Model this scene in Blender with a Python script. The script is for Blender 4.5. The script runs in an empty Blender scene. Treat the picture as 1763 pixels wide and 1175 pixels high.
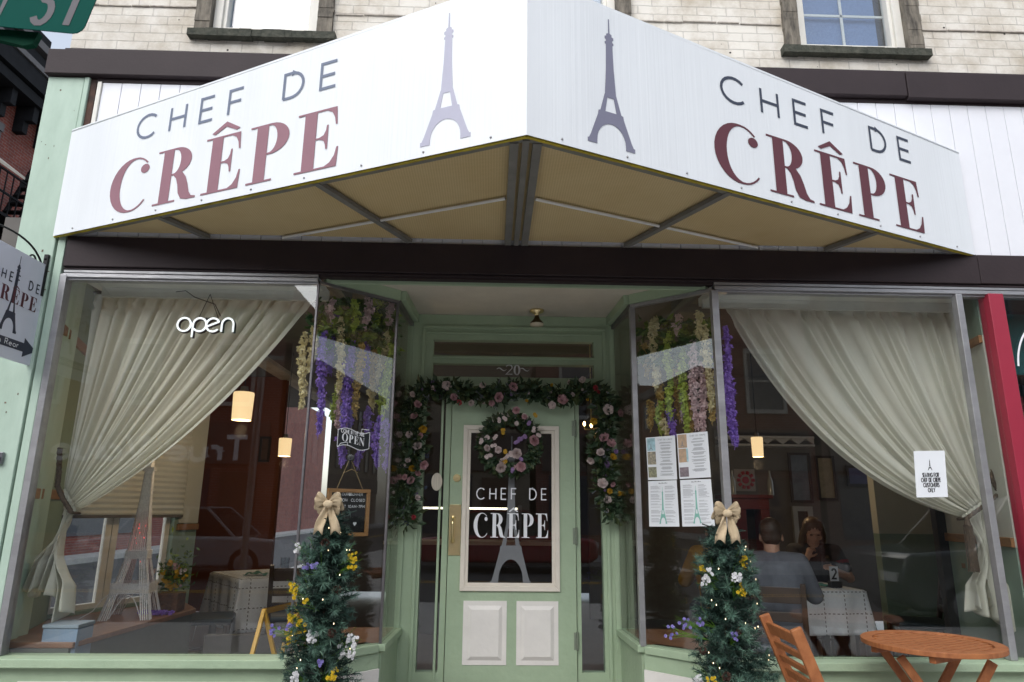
import bpy, bmesh, math, random
from mathutils import Vector, Matrix, noise
from mathutils.geometry import tessellate_polygon
PI = math.pi
R = math.radians
S = bpy.context.scene
C = S.collection

# ------------------------------------------------------------------ camera, sky, sun, exposure
PITCH, YAW, ROLL, EYE, FOC = R(13.82), R(1.57), R(0.59), 1.36, 1175.0
_F = Vector((math.sin(YAW)*math.cos(PITCH), math.cos(YAW)*math.cos(PITCH), math.sin(PITCH)))
_R0 = Vector((math.cos(YAW), -math.sin(YAW), 0))
_U0 = _R0.cross(_F)
_RT = _R0*math.cos(ROLL) + _U0*math.sin(ROLL)
_UP = -_R0*math.sin(ROLL) + _U0*math.cos(ROLL)
cam = bpy.data.cameras.new('camera')
co = bpy.data.objects.new('camera', cam); C.objects.link(co)
co.matrix_world = Matrix(((_RT.x, _UP.x, -_F.x, 0), (_RT.y, _UP.y, -_F.y, 0), (_RT.z, _UP.z, -_F.z, EYE), (0, 0, 0, 1)))
cam.sensor_width = 36; cam.lens = 36*FOC/1763
cam.clip_start = 0.05; cam.clip_end = 1500
cam.dof.use_dof = True; cam.dof.focus_distance = 4.1; cam.dof.aperture_fstop = 5.0
S.camera = co
W = bpy.data.worlds.new('World'); S.world = W; W.use_nodes = True
_nt = W.node_tree; _bg = _nt.nodes['Background']
_sky = _nt.nodes.new('ShaderNodeTexSky'); _sky.sky_type = 'NISHITA'; _sky.sun_disc = False
SUN_EL, SUN_AZ = R(44), R(204)          # azimuth clockwise from +Y
_sky.sun_elevation = SUN_EL; _sky.sun_rotation = SUN_AZ
_sky.air_density = 1.2; _sky.dust_density = 2.0; _sky.ozone_density = 1.0
_hs = _nt.nodes.new('ShaderNodeHueSaturation'); _hs.inputs['Saturation'].default_value = .45      # thin overcast
_nt.links.new(_sky.outputs[0], _hs.inputs['Color']); _nt.links.new(_hs.outputs[0], _bg.inputs[0]); _bg.inputs[1].default_value = 0.15
sl = bpy.data.lights.new('sun', 'SUN'); sl.energy = 0.65; sl.angle = R(60); sl.color = (.97, .985, 1)
so = bpy.data.objects.new('sun', sl); C.objects.link(so)
_sd = Vector((math.sin(SUN_AZ)*math.cos(SUN_EL), math.cos(SUN_AZ)*math.cos(SUN_EL), math.sin(SUN_EL)))
so.rotation_euler = _sd.to_track_quat('Z', 'Y').to_euler()
so.location = _sd*50
S.view_settings.view_transform = 'Standard'; S.view_settings.look = 'None'
S.view_settings.gamma = 1; S.view_settings.exposure = .90
S.cycles.use_denoising = True
S.cycles.max_bounces = 10; S.cycles.transparent_max_bounces = 24
S.cycles.sample_clamp_indirect = 6

# ------------------------------------------------------------------ pixel of the photograph -> point of the place
def ray(px, py):
    return _F*FOC + _RT*(px-881.5) + _UP*(587.5-py)
def PY(px, py, y):
    v = ray(px, py); return v*(y/v.y) + Vector((0, 0, EYE))
def PZ(px, py, z):
    v = ray(px, py); return v*((z-EYE)/v.z) + Vector((0, 0, EYE))
def PX(px, py, x):
    v = ray(px, py); return v*(x/v.x) + Vector((0, 0, EYE))

# ------------------------------------------------------------------ materials
MATS = {}
def mat(name, col, rough=.6, metal=0, var=.10, scale=6, bump=0, bscale=60, spec=.5, emit=None, estr=1, trans=0, col2=None, stretch=(1, 1, 1), coat=0):
    if name in MATS: return MATS[name]
    m = bpy.data.materials.new(name); m.use_nodes = True; nt = m.node_tree; b = nt.nodes['Principled BSDF']
    b.inputs['Roughness'].default_value = rough; b.inputs['Metallic'].default_value = metal
    b.inputs['Specular IOR Level'].default_value = spec
    if coat: b.inputs['Coat Weight'].default_value = coat
    tc = nt.nodes.new('ShaderNodeTexCoord'); mp = nt.nodes.new('ShaderNodeMapping'); mp.inputs['Scale'].default_value = stretch
    nt.links.new(tc.outputs['Object'], mp.inputs[0])
    n = nt.nodes.new('ShaderNodeTexNoise'); n.inputs['Scale'].default_value = scale; n.inputs['Detail'].default_value = 6; n.inputs['Roughness'].default_value = .65
    nt.links.new(mp.outputs[0], n.inputs['Vector'])
    r = nt.nodes.new('ShaderNodeValToRGB'); r.color_ramp.elements[0].position = .3; r.color_ramp.elements[1].position = .7
    a = col2 if col2 else [c*(1-var) for c in col]
    z = col if col2 else [min(1, c*(1+var)) for c in col]
    r.color_ramp.elements[0].color = (*a, 1); r.color_ramp.elements[1].color = (*z, 1)
    nt.links.new(n.outputs[0], r.inputs[0]); nt.links.new(r.outputs[0], b.inputs['Base Color'])
    if bump:
        n2 = nt.nodes.new('ShaderNodeTexNoise'); n2.inputs['Scale'].default_value = bscale; n2.inputs['Detail'].default_value = 4
        nt.links.new(mp.outputs[0], n2.inputs['Vector'])
        bp = nt.nodes.new('ShaderNodeBump'); bp.inputs['Strength'].default_value = bump; bp.inputs['Distance'].default_value = .01
        nt.links.new(n2.outputs[0], bp.inputs['Height']); nt.links.new(bp.outputs[0], b.inputs['Normal'])
    if emit:
        b.inputs['Emission Color'].default_value = (*emit, 1); b.inputs['Emission Strength'].default_value = estr
    if trans:
        out = nt.nodes['Material Output']; t = nt.nodes.new('ShaderNodeBsdfTranslucent'); nt.links.new(r.outputs[0], t.inputs[0])
        mx = nt.nodes.new('ShaderNodeMixShader'); mx.inputs[0].default_value = trans
        nt.links.new(b.outputs[0], mx.inputs[1]); nt.links.new(t.outputs[0], mx.inputs[2]); nt.links.new(mx.outputs[0], out.inputs[0])
    MATS[name] = m
    return m
def glass(name, tint=(1, 1, 1), refl=.04, rough=0.0):
    m = bpy.data.materials.new(name); m.use_nodes = True; nt = m.node_tree
    for n in list(nt.nodes):
        if n.type != 'OUTPUT_MATERIAL': nt.nodes.remove(n)
    out = nt.nodes['Material Output']
    t = nt.nodes.new('ShaderNodeBsdfTransparent'); t.inputs[0].default_value = (*tint, 1)
    g = nt.nodes.new('ShaderNodeBsdfGlossy'); g.inputs['Roughness'].default_value = rough
    lw = nt.nodes.new('ShaderNodeLayerWeight'); lw.inputs[0].default_value = .5
    pw = nt.nodes.new('ShaderNodeMath'); pw.operation = 'POWER'; pw.inputs[1].default_value = 5
    ma = nt.nodes.new('ShaderNodeMath'); ma.operation = 'MULTIPLY_ADD'; ma.inputs[1].default_value = 1-refl; ma.inputs[2].default_value = refl; ma.use_clamp = True
    mx = nt.nodes.new('ShaderNodeMixShader')
    nt.links.new(lw.outputs['Facing'], pw.inputs[0]); nt.links.new(pw.outputs[0], ma.inputs[0]); nt.links.new(ma.outputs[0], mx.inputs[0])
    nt.links.new(t.outputs[0], mx.inputs[1]); nt.links.new(g.outputs[0], mx.inputs[2]); nt.links.new(mx.outputs[0], out.inputs[0])
    return m
def brick_mat(name, c1, c2, mortar, bw=.2, rh=.067, ms=.006, plane='XZ', bump=.5, dirt=None, moff=.5):
    m = bpy.data.materials.new(name); m.use_nodes = True; nt = m.node_tree; b = nt.nodes['Principled BSDF']
    b.inputs['Roughness'].default_value = .8
    tc = nt.nodes.new('ShaderNodeTexCoord'); sx = nt.nodes.new('ShaderNodeSeparateXYZ'); cx = nt.nodes.new('ShaderNodeCombineXYZ')
    nt.links.new(tc.outputs['Object'], sx.inputs[0])
    nt.links.new(sx.outputs[plane[0]], cx.inputs[0]); nt.links.new(sx.outputs[plane[1]], cx.inputs[1])
    # a little waviness in the courses
    nz = nt.nodes.new('ShaderNodeTexNoise'); nz.inputs['Scale'].default_value = 9; nt.links.new(tc.outputs['Object'], nz.inputs['Vector'])
    vm = nt.nodes.new('ShaderNodeVectorMath'); vm.operation = 'SCALE'; vm.inputs['Scale'].default_value = .012
    nt.links.new(nz.outputs['Color'], vm.inputs[0])
    va = nt.nodes.new('ShaderNodeVectorMath'); nt.links.new(cx.outputs[0], va.inputs[0]); nt.links.new(vm.outputs[0], va.inputs[1])
    t = nt.nodes.new('ShaderNodeTexBrick'); t.inputs['Scale'].default_value = 1; t.inputs['Brick Width'].default_value = bw; t.inputs['Row Height'].default_value = rh
    t.inputs['Mortar Size'].default_value = ms; t.inputs['Mortar Smooth'].default_value = .4
    t.inputs['Color1'].default_value = (*c1, 1); t.inputs['Color2'].default_value = (*c2, 1); t.inputs['Mortar'].default_value = (*mortar, 1)
    nt.links.new(va.outputs[0], t.inputs['Vector'])
    n = nt.nodes.new('ShaderNodeTexNoise'); n.inputs['Scale'].default_value = 3; n.inputs['Detail'].default_value = 9; n.inputs['Roughness'].default_value = .7
    nt.links.new(tc.outputs['Object'], n.inputs['Vector'])
    r = nt.nodes.new('ShaderNodeValToRGB'); r.color_ramp.elements[0].position = .35; r.color_ramp.elements[1].position = .6
    r.color_ramp.elements[0].color = (*(dirt or (.75, .72, .68)), 1); r.color_ramp.elements[1].color = (1, 1, 1, 1)
    nt.links.new(n.outputs[0], r.inputs[0])
    mx = nt.nodes.new('ShaderNodeMixRGB'); mx.blend_type = 'MULTIPLY'; mx.inputs[0].default_value = 1
    nt.links.new(t.outputs[0], mx.inputs[1]); nt.links.new(r.outputs[0], mx.inputs[2])
    # small chips and holes
    v = nt.nodes.new('ShaderNodeTexNoise'); v.inputs['Scale'].default_value = 16; v.inputs['Detail'].default_value = 8; v.inputs['Roughness'].default_value = .8
    nt.links.new(tc.outputs['Object'], v.inputs['Vector'])
    r2 = nt.nodes.new('ShaderNodeValToRGB'); r2.color_ramp.elements[0].position = .30; r2.color_ramp.elements[1].position = .33
    r2.color_ramp.elements[0].color = (.30, .2, .16, 1); r2.color_ramp.elements[1].color = (1, 1, 1, 1)
    nt.links.new(v.outputs[0], r2.inputs[0])
    mx2 = nt.nodes.new('ShaderNodeMixRGB'); mx2.blend_type = 'MULTIPLY'; mx2.inputs[0].default_value = .9
    nt.links.new(mx.outputs[0], mx2.inputs[1]); nt.links.new(r2.outputs[0], mx2.inputs[2]); nt.links.new(mx2.outputs[0], b.inputs['Base Color'])
    bp = nt.nodes.new('ShaderNodeBump'); bp.inputs['Strength'].default_value = bump; bp.inputs['Distance'].default_value = .012; bp.invert = True
    ad = nt.nodes.new('ShaderNodeMath'); ad.operation = 'MULTIPLY_ADD'; ad.inputs[1].default_value = -.5
    nt.links.new(v.outputs[0], ad.inputs[0]); nt.links.new(t.outputs['Fac'], ad.inputs[2])
    nt.links.new(ad.outputs[0], bp.inputs['Height']); nt.links.new(bp.outputs[0], b.inputs['Normal'])
    return m

# ------------------------------------------------------------------ mesh builder
class MB:
    def __init__(s): s.v = []; s.f = []; s.mi = []
    def add(s, vs, fs, mi=0):
        n = len(s.v); s.v += [Vector(v) for v in vs]; s.f += [tuple(i+n for i in f) for f in fs]; s.mi += [mi]*len(fs); return s
    def box(s, a, b, mi=0):
        x0, x1 = sorted((a[0], b[0])); y0, y1 = sorted((a[1], b[1])); z0, z1 = sorted((a[2], b[2]))
        return s.add([(x0,y0,z0),(x1,y0,z0),(x1,y1,z0),(x0,y1,z0),(x0,y0,z1),(x1,y0,z1),(x1,y1,z1),(x0,y1,z1)],
                     [(0,3,2,1),(4,5,6,7),(0,1,5,4),(1,2,6,5),(2,3,7,6),(3,0,4,7)], mi)
    def bar(s, p, q, w, h, up=(0, 0, 1), mi=0):
        p, q = Vector(p), Vector(q); d = (q-p).normalized(); up = Vector(up)
        r = d.cross(up)
        if r.length < 1e-4: r = d.cross(Vector((0, 1, 0)))
        r.normalize(); u = r.cross(d)
        r *= w/2; u *= h/2
        return s.add([p-r-u, p+r-u, p+r+u, p-r+u, q-r-u, q+r-u, q+r+u, q-r+u],
                     [(0,1,2,3),(7,6,5,4),(0,4,5,1),(1,5,6,2),(2,6,7,3),(3,7,4,0)], mi)
    def tube(s, pts, r, n=8, caps=True, mi=0):
        pts = [Vector(p) for p in pts]; rs = r if isinstance(r, (list, tuple)) else [r]*len(pts)
        base = len(s.v); prev = None
        for i, p in enumerate(pts):
            d = (pts[min(i+1, len(pts)-1)] - pts[max(i-1, 0)])
            d = d.normalized() if d.length > 1e-9 else Vector((0, 0, 1))
            if prev is None:
                a = Vector((0, 0, 1)) if abs(d.z) < .9 else Vector((1, 0, 0)); u = d.cross(a).normalized()
            else:
                u = (prev - d*prev.dot(d))
                u = u.normalized() if u.length > 1e-6 else d.orthogonal().normalized()
            prev = u; w = d.cross(u)
            for k in range(n):
                a = 2*PI*k/n; s.v.append(p + (u*math.cos(a)+w*math.sin(a))*rs[i])
        for i in range(len(pts)-1):
            for k in range(n):
                a = base+i*n+k; b = base+i*n+(k+1) % n; s.f.append((a, b, b+n, a+n)); s.mi.append(mi)
        if caps:
            s.f.append(tuple(base+k for k in range(n))[::-1]); s.f.append(tuple(base+(len(pts)-1)*n+k for k in range(n))); s.mi += [mi, mi]
        return s
    def lathe(s, prof, c=(0, 0, 0), n=24, mi=0):
        base = len(s.v); c = Vector(c)
        for r, z in prof:
            for k in range(n):
                a = 2*PI*k/n; s.v.append(c+Vector((r*math.cos(a), r*math.sin(a), z)))
        for i in range(len(prof)-1):
            for k in range(n):
                a = base+i*n+k; b = base+i*n+(k+1) % n; s.f.append((a, b, b+n, a+n)); s.mi.append(mi)
        return s
    def ball(s, c, r, n=10, sc=(1, 1, 1), mi=0):
        c = Vector(c); m = max(4, n//2); base = len(s.v)
        for i in range(m+1):
            t = PI*i/m
            for k in range(n):
                a = 2*PI*k/n; s.v.append(c+Vector((r*sc[0]*math.sin(t)*math.cos(a), r*sc[1]*math.sin(t)*math.sin(a), -r*sc[2]*math.cos(t))))
        for i in range(m):
            for k in range(n):
                a = base+i*n+k; b = base+i*n+(k+1) % n; s.f.append((a, b, b+n, a+n)); s.mi.append(mi)
        return s
    def poly(s, loops, fr, th=.002, mi=0):
        """flat figure (outer loop + holes, 2-D) in frame fr=(origin, ux, uy, n), standing th proud along n"""
        o, ux, uy, n = fr
        vv = [[Vector((p[0], p[1], 0)) for p in l] for l in loops]
        tri = tessellate_polygon(vv); flat = [p for l in loops for p in l]; m = len(flat); base = len(s.v)
        for k in (1, 0):
            for p in flat: s.v.append(o+ux*p[0]+uy*p[1]+n*(th*k))
        nn = ux.cross(uy)
        for t in tri:
            a, b, c = [Vector((flat[i][0], flat[i][1], 0)) for i in t]
            if (b-a).cross(c-a).z < 0: t = (t[0], t[2], t[1])
            if nn.dot(n) < 0: t = (t[0], t[2], t[1])
            s.f.append(tuple(base+i for i in t)); s.mi.append(mi)
        off = 0
        for l in loops:
            k = len(l)
            for i in range(k):
                a = base+off+i; b = base+off+(i+1) % k; s.f.append((a, b, b+m, a+m)); s.mi.append(mi)
            off += k
        return s
    def extrude(s, loop, d, mi=0):
        """closed solid from a planar 3-D loop pushed along d"""
        n = len(loop); d = Vector(d); base = len(s.v)
        s.v += [Vector(p) for p in loop]; s.v += [Vector(p)+d for p in loop]
        s.f.append(tuple(base+i for i in range(n))); s.f.append(tuple(base+n+i for i in range(n))[::-1])
        for i in range(n): s.f.append((base+i, base+n+i, base+n+(i+1) % n, base+(i+1) % n))
        s.mi += [mi]*(n+2)
        return s
ORG = {}
def clusters(mb, gap=.006):
    """split a builder into one builder per separate piece (touching pieces stay together)"""
    par = list(range(len(mb.v)))
    def find(i):
        while par[i] != i: par[i] = par[par[i]]; i = par[i]
        return i
    for f in mb.f:
        r = find(f[0])
        for i in f[1:]: par[find(i)] = r
    isl = {}
    for i in range(len(mb.v)): isl.setdefault(find(i), []).append(i)
    bb = [[k, [min(mb.v[i][a] for i in ix)-gap for a in range(3)], [max(mb.v[i][a] for i in ix)+gap for a in range(3)]] for k, ix in isl.items()]
    grp = []
    for k, lo, hi in bb:
        hit = [g for g in grp if any(all(lo[a] <= h2[a] and l2[a] <= hi[a] for a in range(3)) for _, l2, h2 in g)]
        new = [(k, lo, hi)]
        for g in hit: new += g; grp.remove(g)
        grp.append(new)
    out = []
    for g in grp:
        ks = {x[0] for x in g}; m = MB(); ren = {}
        for f, mi in zip(mb.f, mb.mi):
            if find(f[0]) in ks:
                for i in f:
                    if i not in ren: ren[i] = len(m.v); m.v.append(mb.v[i])
                m.f.append(tuple(ren[i] for i in f)); m.mi.append(mi)
        out.append(m)
    return out
def parts(name, mb, m, parent, **k): return [part(name, c, m, parent, **k) for c in clusters(mb)]
def tag(o, label=None, cat=None, group=None, kind=None):
    if label: o['label'] = label
    if cat: o['category'] = cat
    if group: o['group'] = group
    if kind: o['kind'] = kind
    return o
def thing(name, label, cat, loc=(0, 0, 0), rz=0, group=None, local=False, parent=None):
    o = bpy.data.objects.new(name, None); C.objects.link(o); o.empty_display_size = .1
    o.location = loc; o.rotation_euler = (0, 0, rz)
    tag(o, label, cat, group)
    ORG[o.name] = Vector((0, 0, 0)) if local else Vector(loc)
    return o
def part(name, mb, m, parent=None, smooth=False, label=None, bevel=0, solid=0):
    me = bpy.data.meshes.new(name)
    o = bpy.data.objects.new(name, me); C.objects.link(o)
    org = ORG.get(parent.name, Vector((0, 0, 0))) if parent else Vector((0, 0, 0))
    ORG[o.name] = org
    me.from_pydata([tuple(v-org) for v in mb.v], [], mb.f)
    ms = m if isinstance(m, (list, tuple)) else [m]
    for x in ms: me.materials.append(x)
    if len(ms) > 1: me.polygons.foreach_set('material_index', mb.mi)
    if smooth:
        me.polygons.foreach_set('use_smooth', [True]*len(me.polygons))
        if smooth != 'all': me.set_sharp_from_angle(angle=R(40))
    me.update()
    if bevel:
        bv = o.modifiers.new('bevel', 'BEVEL'); bv.width = bevel; bv.segments = 2; bv.limit_method = 'ANGLE'
    if solid:
        sd = o.modifiers.new('solid', 'SOLIDIFY'); sd.thickness = solid; sd.offset = 0
    if parent: o.parent = parent
    if label: o['label'] = label
    return o
def single(name, mb, m, label, cat, group=None, **k):
    """a thing that is one mesh, its origin at its base"""
    lo = Vector((sum(v.x for v in mb.v)/len(mb.v), sum(v.y for v in mb.v)/len(mb.v), min(v.z for v in mb.v)))
    for v in mb.v: v -= lo
    o = part(name, mb, m, None, **k); o.location = lo; ORG[o.name] = lo
    return tag(o, label, cat, group)
def struct(name, mb, m, **k): return tag(part(name, mb, m, **k), kind='structure')
def copy_tree(o, loc=None, rz=None, label=None, parent=None):
    c = o.copy(); C.objects.link(c)
    if parent: c.parent = parent
    if loc is not None: c.location = loc
    if rz is not None: c.rotation_euler = (0, 0, rz)
    if label: c['label'] = label
    ORG[c.name] = ORG.get(o.name, Vector())
    for ch in list(o.children): copy_tree(ch, parent=c)
    return c
X3, Y3, Z3 = Vector((1, 0, 0)), Vector((0, 1, 0)), Vector((0, 0, 1))
def bez(p0, p1, p2, n=12):
    return [(1-t)**2*Vector(p0)+2*t*(1-t)*Vector(p1)+t*t*Vector(p2) for t in [i/n for i in range(n+1)]]
def arc(cx, cy, rx, ry, a0, a1, n=14):
    return [(cx+rx*math.cos(R(a0+(a1-a0)*i/n)), cy+ry*math.sin(R(a0+(a1-a0)*i/n))) for i in range(n+1)]

# ------------------------------------------------------------------ lettering
# thin sans: every glyph a list of strokes on a 0..1 high grid, with its advance
def _st():
    g = {}
    g['C'] = ([arc(.5, .5, .45, .5, 45, 315, 16)], .85)
    g['H'] = ([[(0,0),(0,1)],[(.62,0),(.62,1)],[(0,.5),(.62,.5)]], .62)
    g['E'] = ([[(.5,0),(0,0),(0,1),(.5,1)],[(0,.5),(.46,.5)]], .5)
    g['F'] = ([[(0,0),(0,1),(.5,1)],[(0,.5),(.45,.5)]], .5)
    g['D'] = ([[(0,0),(0,1),(.25,1)]+arc(.25,.5,.42,.5,90,-90,12)+[(0,0)]], .67)
    g['O'] = ([arc(.48,.5,.46,.5,90,450,20)], .94)
    g['P'] = ([[(0,0),(0,1),(.28,1)]+arc(.28,.75,.22,.25,90,-90,8)+[(0,.5)]], .5)
    g['N'] = ([[(0,0),(0,1),(.6,0),(.6,1)]], .6)
    g['S'] = ([[(.5,.84)]+arc(.28,.75,.22,.25,40,250,9)+arc(.28,.25,.24,.26,80,-150,9)], .5)
    g['T'] = ([[(0,1),(.6,1)],[(.3,1),(.3,0)]], .6)
    g['A'] = ([[(0,0),(.33,1),(.66,0)],[(.12,.35),(.54,.35)]], .66)
    g['I'] = ([[(0,0),(0,1)]], .05)
    g['G'] = ([arc(.5,.5,.45,.5,45,340,16)+[(.93,.45),(.55,.45)]], .93)
    g['U'] = ([[(0,1),(0,.28)]+arc(.28,.28,.28,.28,180,360,8)+[(.56,1)]], .56)
    g['R'] = ([[(0,0),(0,1),(.28,1)]+arc(.28,.75,.22,.25,90,-90,8)+[(0,.5)],[(.25,.5),(.52,0)]], .52)
    g['M'] = ([[(0,0),(0,1),(.36,.3),(.72,1),(.72,0)]], .72)
    g['L'] = ([[(0,1),(0,0),(.48,0)]], .48)
    g['Y'] = ([[(0,1),(.3,.5),(.6,1)],[(.3,.5),(.3,0)]], .6)
    g['W'] = ([[(0,1),(.22,0),(.44,.9),(.66,0),(.88,1)]], .88)
    g['0'] = ([arc(.27,.5,.27,.5,90,450,18)], .54)
    g['1'] = ([[(0,.8),(.2,1),(.2,0)]], .22)
    g['2'] = ([arc(.26,.73,.25,.27,165,-25,10)+[(.02,0),(.54,0)]], .54)
    g['7'] = ([[(0,1),(.5,1),(.18,0)]], .5)
    g['-'] = ([[(0,.48),(.32,.48)]], .32)
    g['.'] = ([[(0,.02),(.03,.02)]], .05)
    g['a'] = ([arc(.24,.28,.24,.28,60,400,14)[:-3],[(.48,.56),(.48,0)]], .48)
    g['e'] = ([[(.02,.3),(.5,.3)]+arc(.26,.28,.25,.28,5,315,14)], .5)
    g['g'] = ([arc(.24,.28,.24,.28,0,360,16),[(.48,.56),(.48,-.1)]+arc(.25,-.1,.23,.2,0,-150,8)], .48)
    g['i'] = ([[(0,.56),(0,0)],[(0,.74),(0,.78)]], .04)
    g['n'] = ([[(0,.56),(0,0)],[(0,.3)]+arc(.21,.33,.21,.23,180,0,8)+[(.42,0)]], .42)
    g['o'] = ([arc(.25,.28,.25,.28,0,360,16)], .5)
    g['p'] = ([[(0,.56),(0,-.28)],arc(.25,.28,.25,.28,0,360,16)], .5)
    g['r'] = ([[(0,.56),(0,0)],[(0,.34)]+arc(.2,.34,.2,.22,180,70,6)], .27)
    g['u'] = ([[(0,.56),(0,.22)]+arc(.21,.22,.21,.22,180,360,8)+[(.42,.56)],[(.42,.56),(.42,0)]], .42)
    g['l'] = ([[(0,1),(0,0)]], .04)
    g['k'] = ([[(0,1),(0,0)],[(.36,.56),(.02,.24)],[(.13,.33),(.4,0)]], .4)
    g['V'] = ([[(0,1),(.3,0),(.62,1)]], .62)
    g['t'] = ([[(.14,.8),(.14,.08),(.28,0)],[(0,.56),(.3,.56)]], .3)
    return g
SG = _st()
def ribbon(pts, w):
    """closed outline of a stroke of width w (number or list) along pts"""
    n = len(pts); ws = w if isinstance(w, list) else [w]*n; a, b = [], []
    P_ = [Vector((p[0], p[1])) for p in pts]
    for i in range(n):
        d0 = (P_[i]-P_[i-1]).normalized() if i else (P_[1]-P_[0]).normalized()
        d1 = (P_[i+1]-P_[i]).normalized() if i < n-1 else d0
        d = (d0+d1)
        d = d.normalized() if d.length > 1e-6 else d0
        k = 1/max(.45, d.dot(d0)); nn = Vector((-d.y, d.x))*ws[i]/2*k
        a.append(tuple(P_[i]+nn)); b.append(tuple(P_[i]-nn))
    return a + b[::-1]
def quadstrip(mb, pts, w, fr, off, mi=0):
    n = len(pts); L = ribbon(pts, w); o, ux, uy, nn = fr; base = len(mb.v)
    for p in L: mb.v.append(o+ux*p[0]+uy*p[1]+nn*off)
    for i in range(n-1):
        f = (base+i, base+i+1, base+2*n-2-i, base+2*n-1-i)
        mb.f.append(f if nn.dot(ux.cross(uy)) < 0 else f[::-1]); mb.mi.append(mi)
def sans(mb, text, fr, h, w=.1, track=.2, align='c', off=.0015, width=None, mi=0):
    """strokes of thickness w*h; width squeezes the line to that length; returns its length"""
    o, ux, uy, nn = fr
    adv = [(.3 if c == ' ' else SG[c][1]) for c in text]
    L = sum(adv)+track*(len(text)-1); sx = (width/(L*h)) if width else 1
    x = {'c': -L/2, 'l': 0, 'r': -L}[align]
    k = 0
    for c, a in zip(text, adv):
        if c != ' ':
            for st in SG[c][0]:
                k += 1
                quadstrip(mb, [((x+p[0])*h*sx, p[1]*h) for p in st], w*h, fr, off+k*.00006, mi)
        x += a+track
    return L*h*sx
# high-contrast serif capitals
def _se():
    g = {}
    E_ = [(0,0),(0,.03),(.11,.03),(.11,.97),(0,.97),(0,1),(.6,1),(.62,.70),(.595,.70),(.575,.82),(.53,.92),(.45,.97),(.30,.97),(.30,.53),(.36,.53),(.42,.56),(.45,.63),(.46,.72),(.485,.72),(.485,.32),(.46,.32),(.45,.40),(.42,.47),(.36,.5),(.30,.5),(.30,.03),(.46,.03),(.54,.08),(.60,.18),(.63,.32),(.655,.32),(.64,0)]
    g['E'] = ([[E_]], .66)
    bo = arc(.35,.73,.30,.27,90,-90,14); bi = arc(.33,.73,.125,.24,90,-90,12)
    g['P'] = ([[[(0,0),(0,.03),(.11,.03),(.11,.97),(0,.97),(0,1)]+bo+[(.30,.46),(.30,.03),(.42,.03),(.42,0)], [(.30,.97)]+bi+[(.30,.49)]]], .66)
    bo = arc(.35,.745,.30,.255,90,-60,14); bi = arc(.33,.745,.12,.225,90,-90,12)
    g['R'] = ([[[(0,0),(0,.03),(.11,.03),(.11,.97),(0,.97),(0,1)]+bo+[(.58,.42),(.63,.28),(.67,.13),(.72,.05),(.80,.03),(.80,0),(.64,0),(.53,.03),(.47,.14),(.44,.30),(.40,.42),(.34,.49),(.30,.49),(.30,.03),(.42,.03),(.42,0)], [(.30,.97)]+bi+[(.30,.52)]]], .78)
    pts = arc(.45,.5,.36,.495,48,318,26); ws = []
    for i in range(27):
        a = R(48+(270)*i/26); ws.append(.028+.175*max(0, -math.cos(a))**1.3 + .0)
    g['C'] = ([[ribbon(pts, ws)], [arc(.655,.76,.085,.085,0,340,14)]], .78)
    th = arc(.42,.5,.33,.49,0,360,28); ws = [.03+.17*abs(math.cos(R(360*i/28)))**1.3 for i in range(29)]
    L = ribbon(th, ws); g['O'] = ([[L[:28], L[29:57][::-1][:28]]], .84)
    g['N'] = ([[[(0,0),(0,.03),(.1,.03),(.1,.97),(0,.97),(0,1),(.24,1),(.66,.3),(.66,.97),(.56,.97),(.56,1),(.8,1),(.8,.97),(.7,.97),(.7,0),(.62,0),(.14,.8),(.14,.03),(.24,.03),(.24,0)]]], .8)
    return g
SE = _se()
def serif(mb, text, fr, h, width, off=.0015, shear=0, align='c', mi=0, heavy=0):
    o, ux, uy, nn = fr; tr = .12
    L = sum(SE[c.replace('^', 'E')][1] for c in text)+tr*(len(text)-1); sx = width/L
    x = -L/2 if align == 'c' else 0; k = 0
    for c in text:
        g, a = SE['E' if c == '^' else c]
        for loops in g:
            k += 1
            mb.poly([[((x+p[0])*sx, p[1]*h) for p in l] for l in loops], (o+nn*(off+k*.0001-.0008), ux, uy, nn), .0008, mi)
        if c == '^':
            mb.poly([[((x+.33+p[0])*sx, (1.05+p[1])*h) for p in [(-.25,.03),(0,.2),(.25,.03),(.19,0),(0,.11),(-.19,0)]]], (o+nn*(off+.0006-.0008), ux, uy, nn), .0008, mi)
        x += a+tr
TOWER_H = [(.004,1),(.006,.885),(.022,.875),(.022,.86),(.036,.855),(.036,.835),(.026,.83),(.026,.815),(.036,.81),(.036,.795),(.027,.79),(.032,.60),(.045,.40),(.05,.385),(.085,.26),(.10,.255),(.105,.225),(.165,.06),(.18,.03),(.19,.03),(.19,0),(.115,0)]
def tower(mb, fr, h, wx=1.0, off=.0015, mi=0, hole=True):
    o, ux, uy, nn = fr
    half = TOWER_H; inner = arc(0, .03, .115, .14, 180, 0, 14)
    inner = [(-.115, 0)]+inner+[(.115, 0)]
    L = [(-x, y) for x, y in half[:-1]] + inner + [(x, y) for x, y in half[:-1]][::-1]
    loops = [[(x*h*wx, y*h) for x, y in L]]
    if hole: loops.append([(x*h*wx, y*h) for x, y in [(-.045,.26),(-.026,.37),(.026,.37),(.045,.26)]])
    mb.poly(loops, (o+nn*(off-.0008), ux, uy, nn), .0008, mi)
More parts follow.
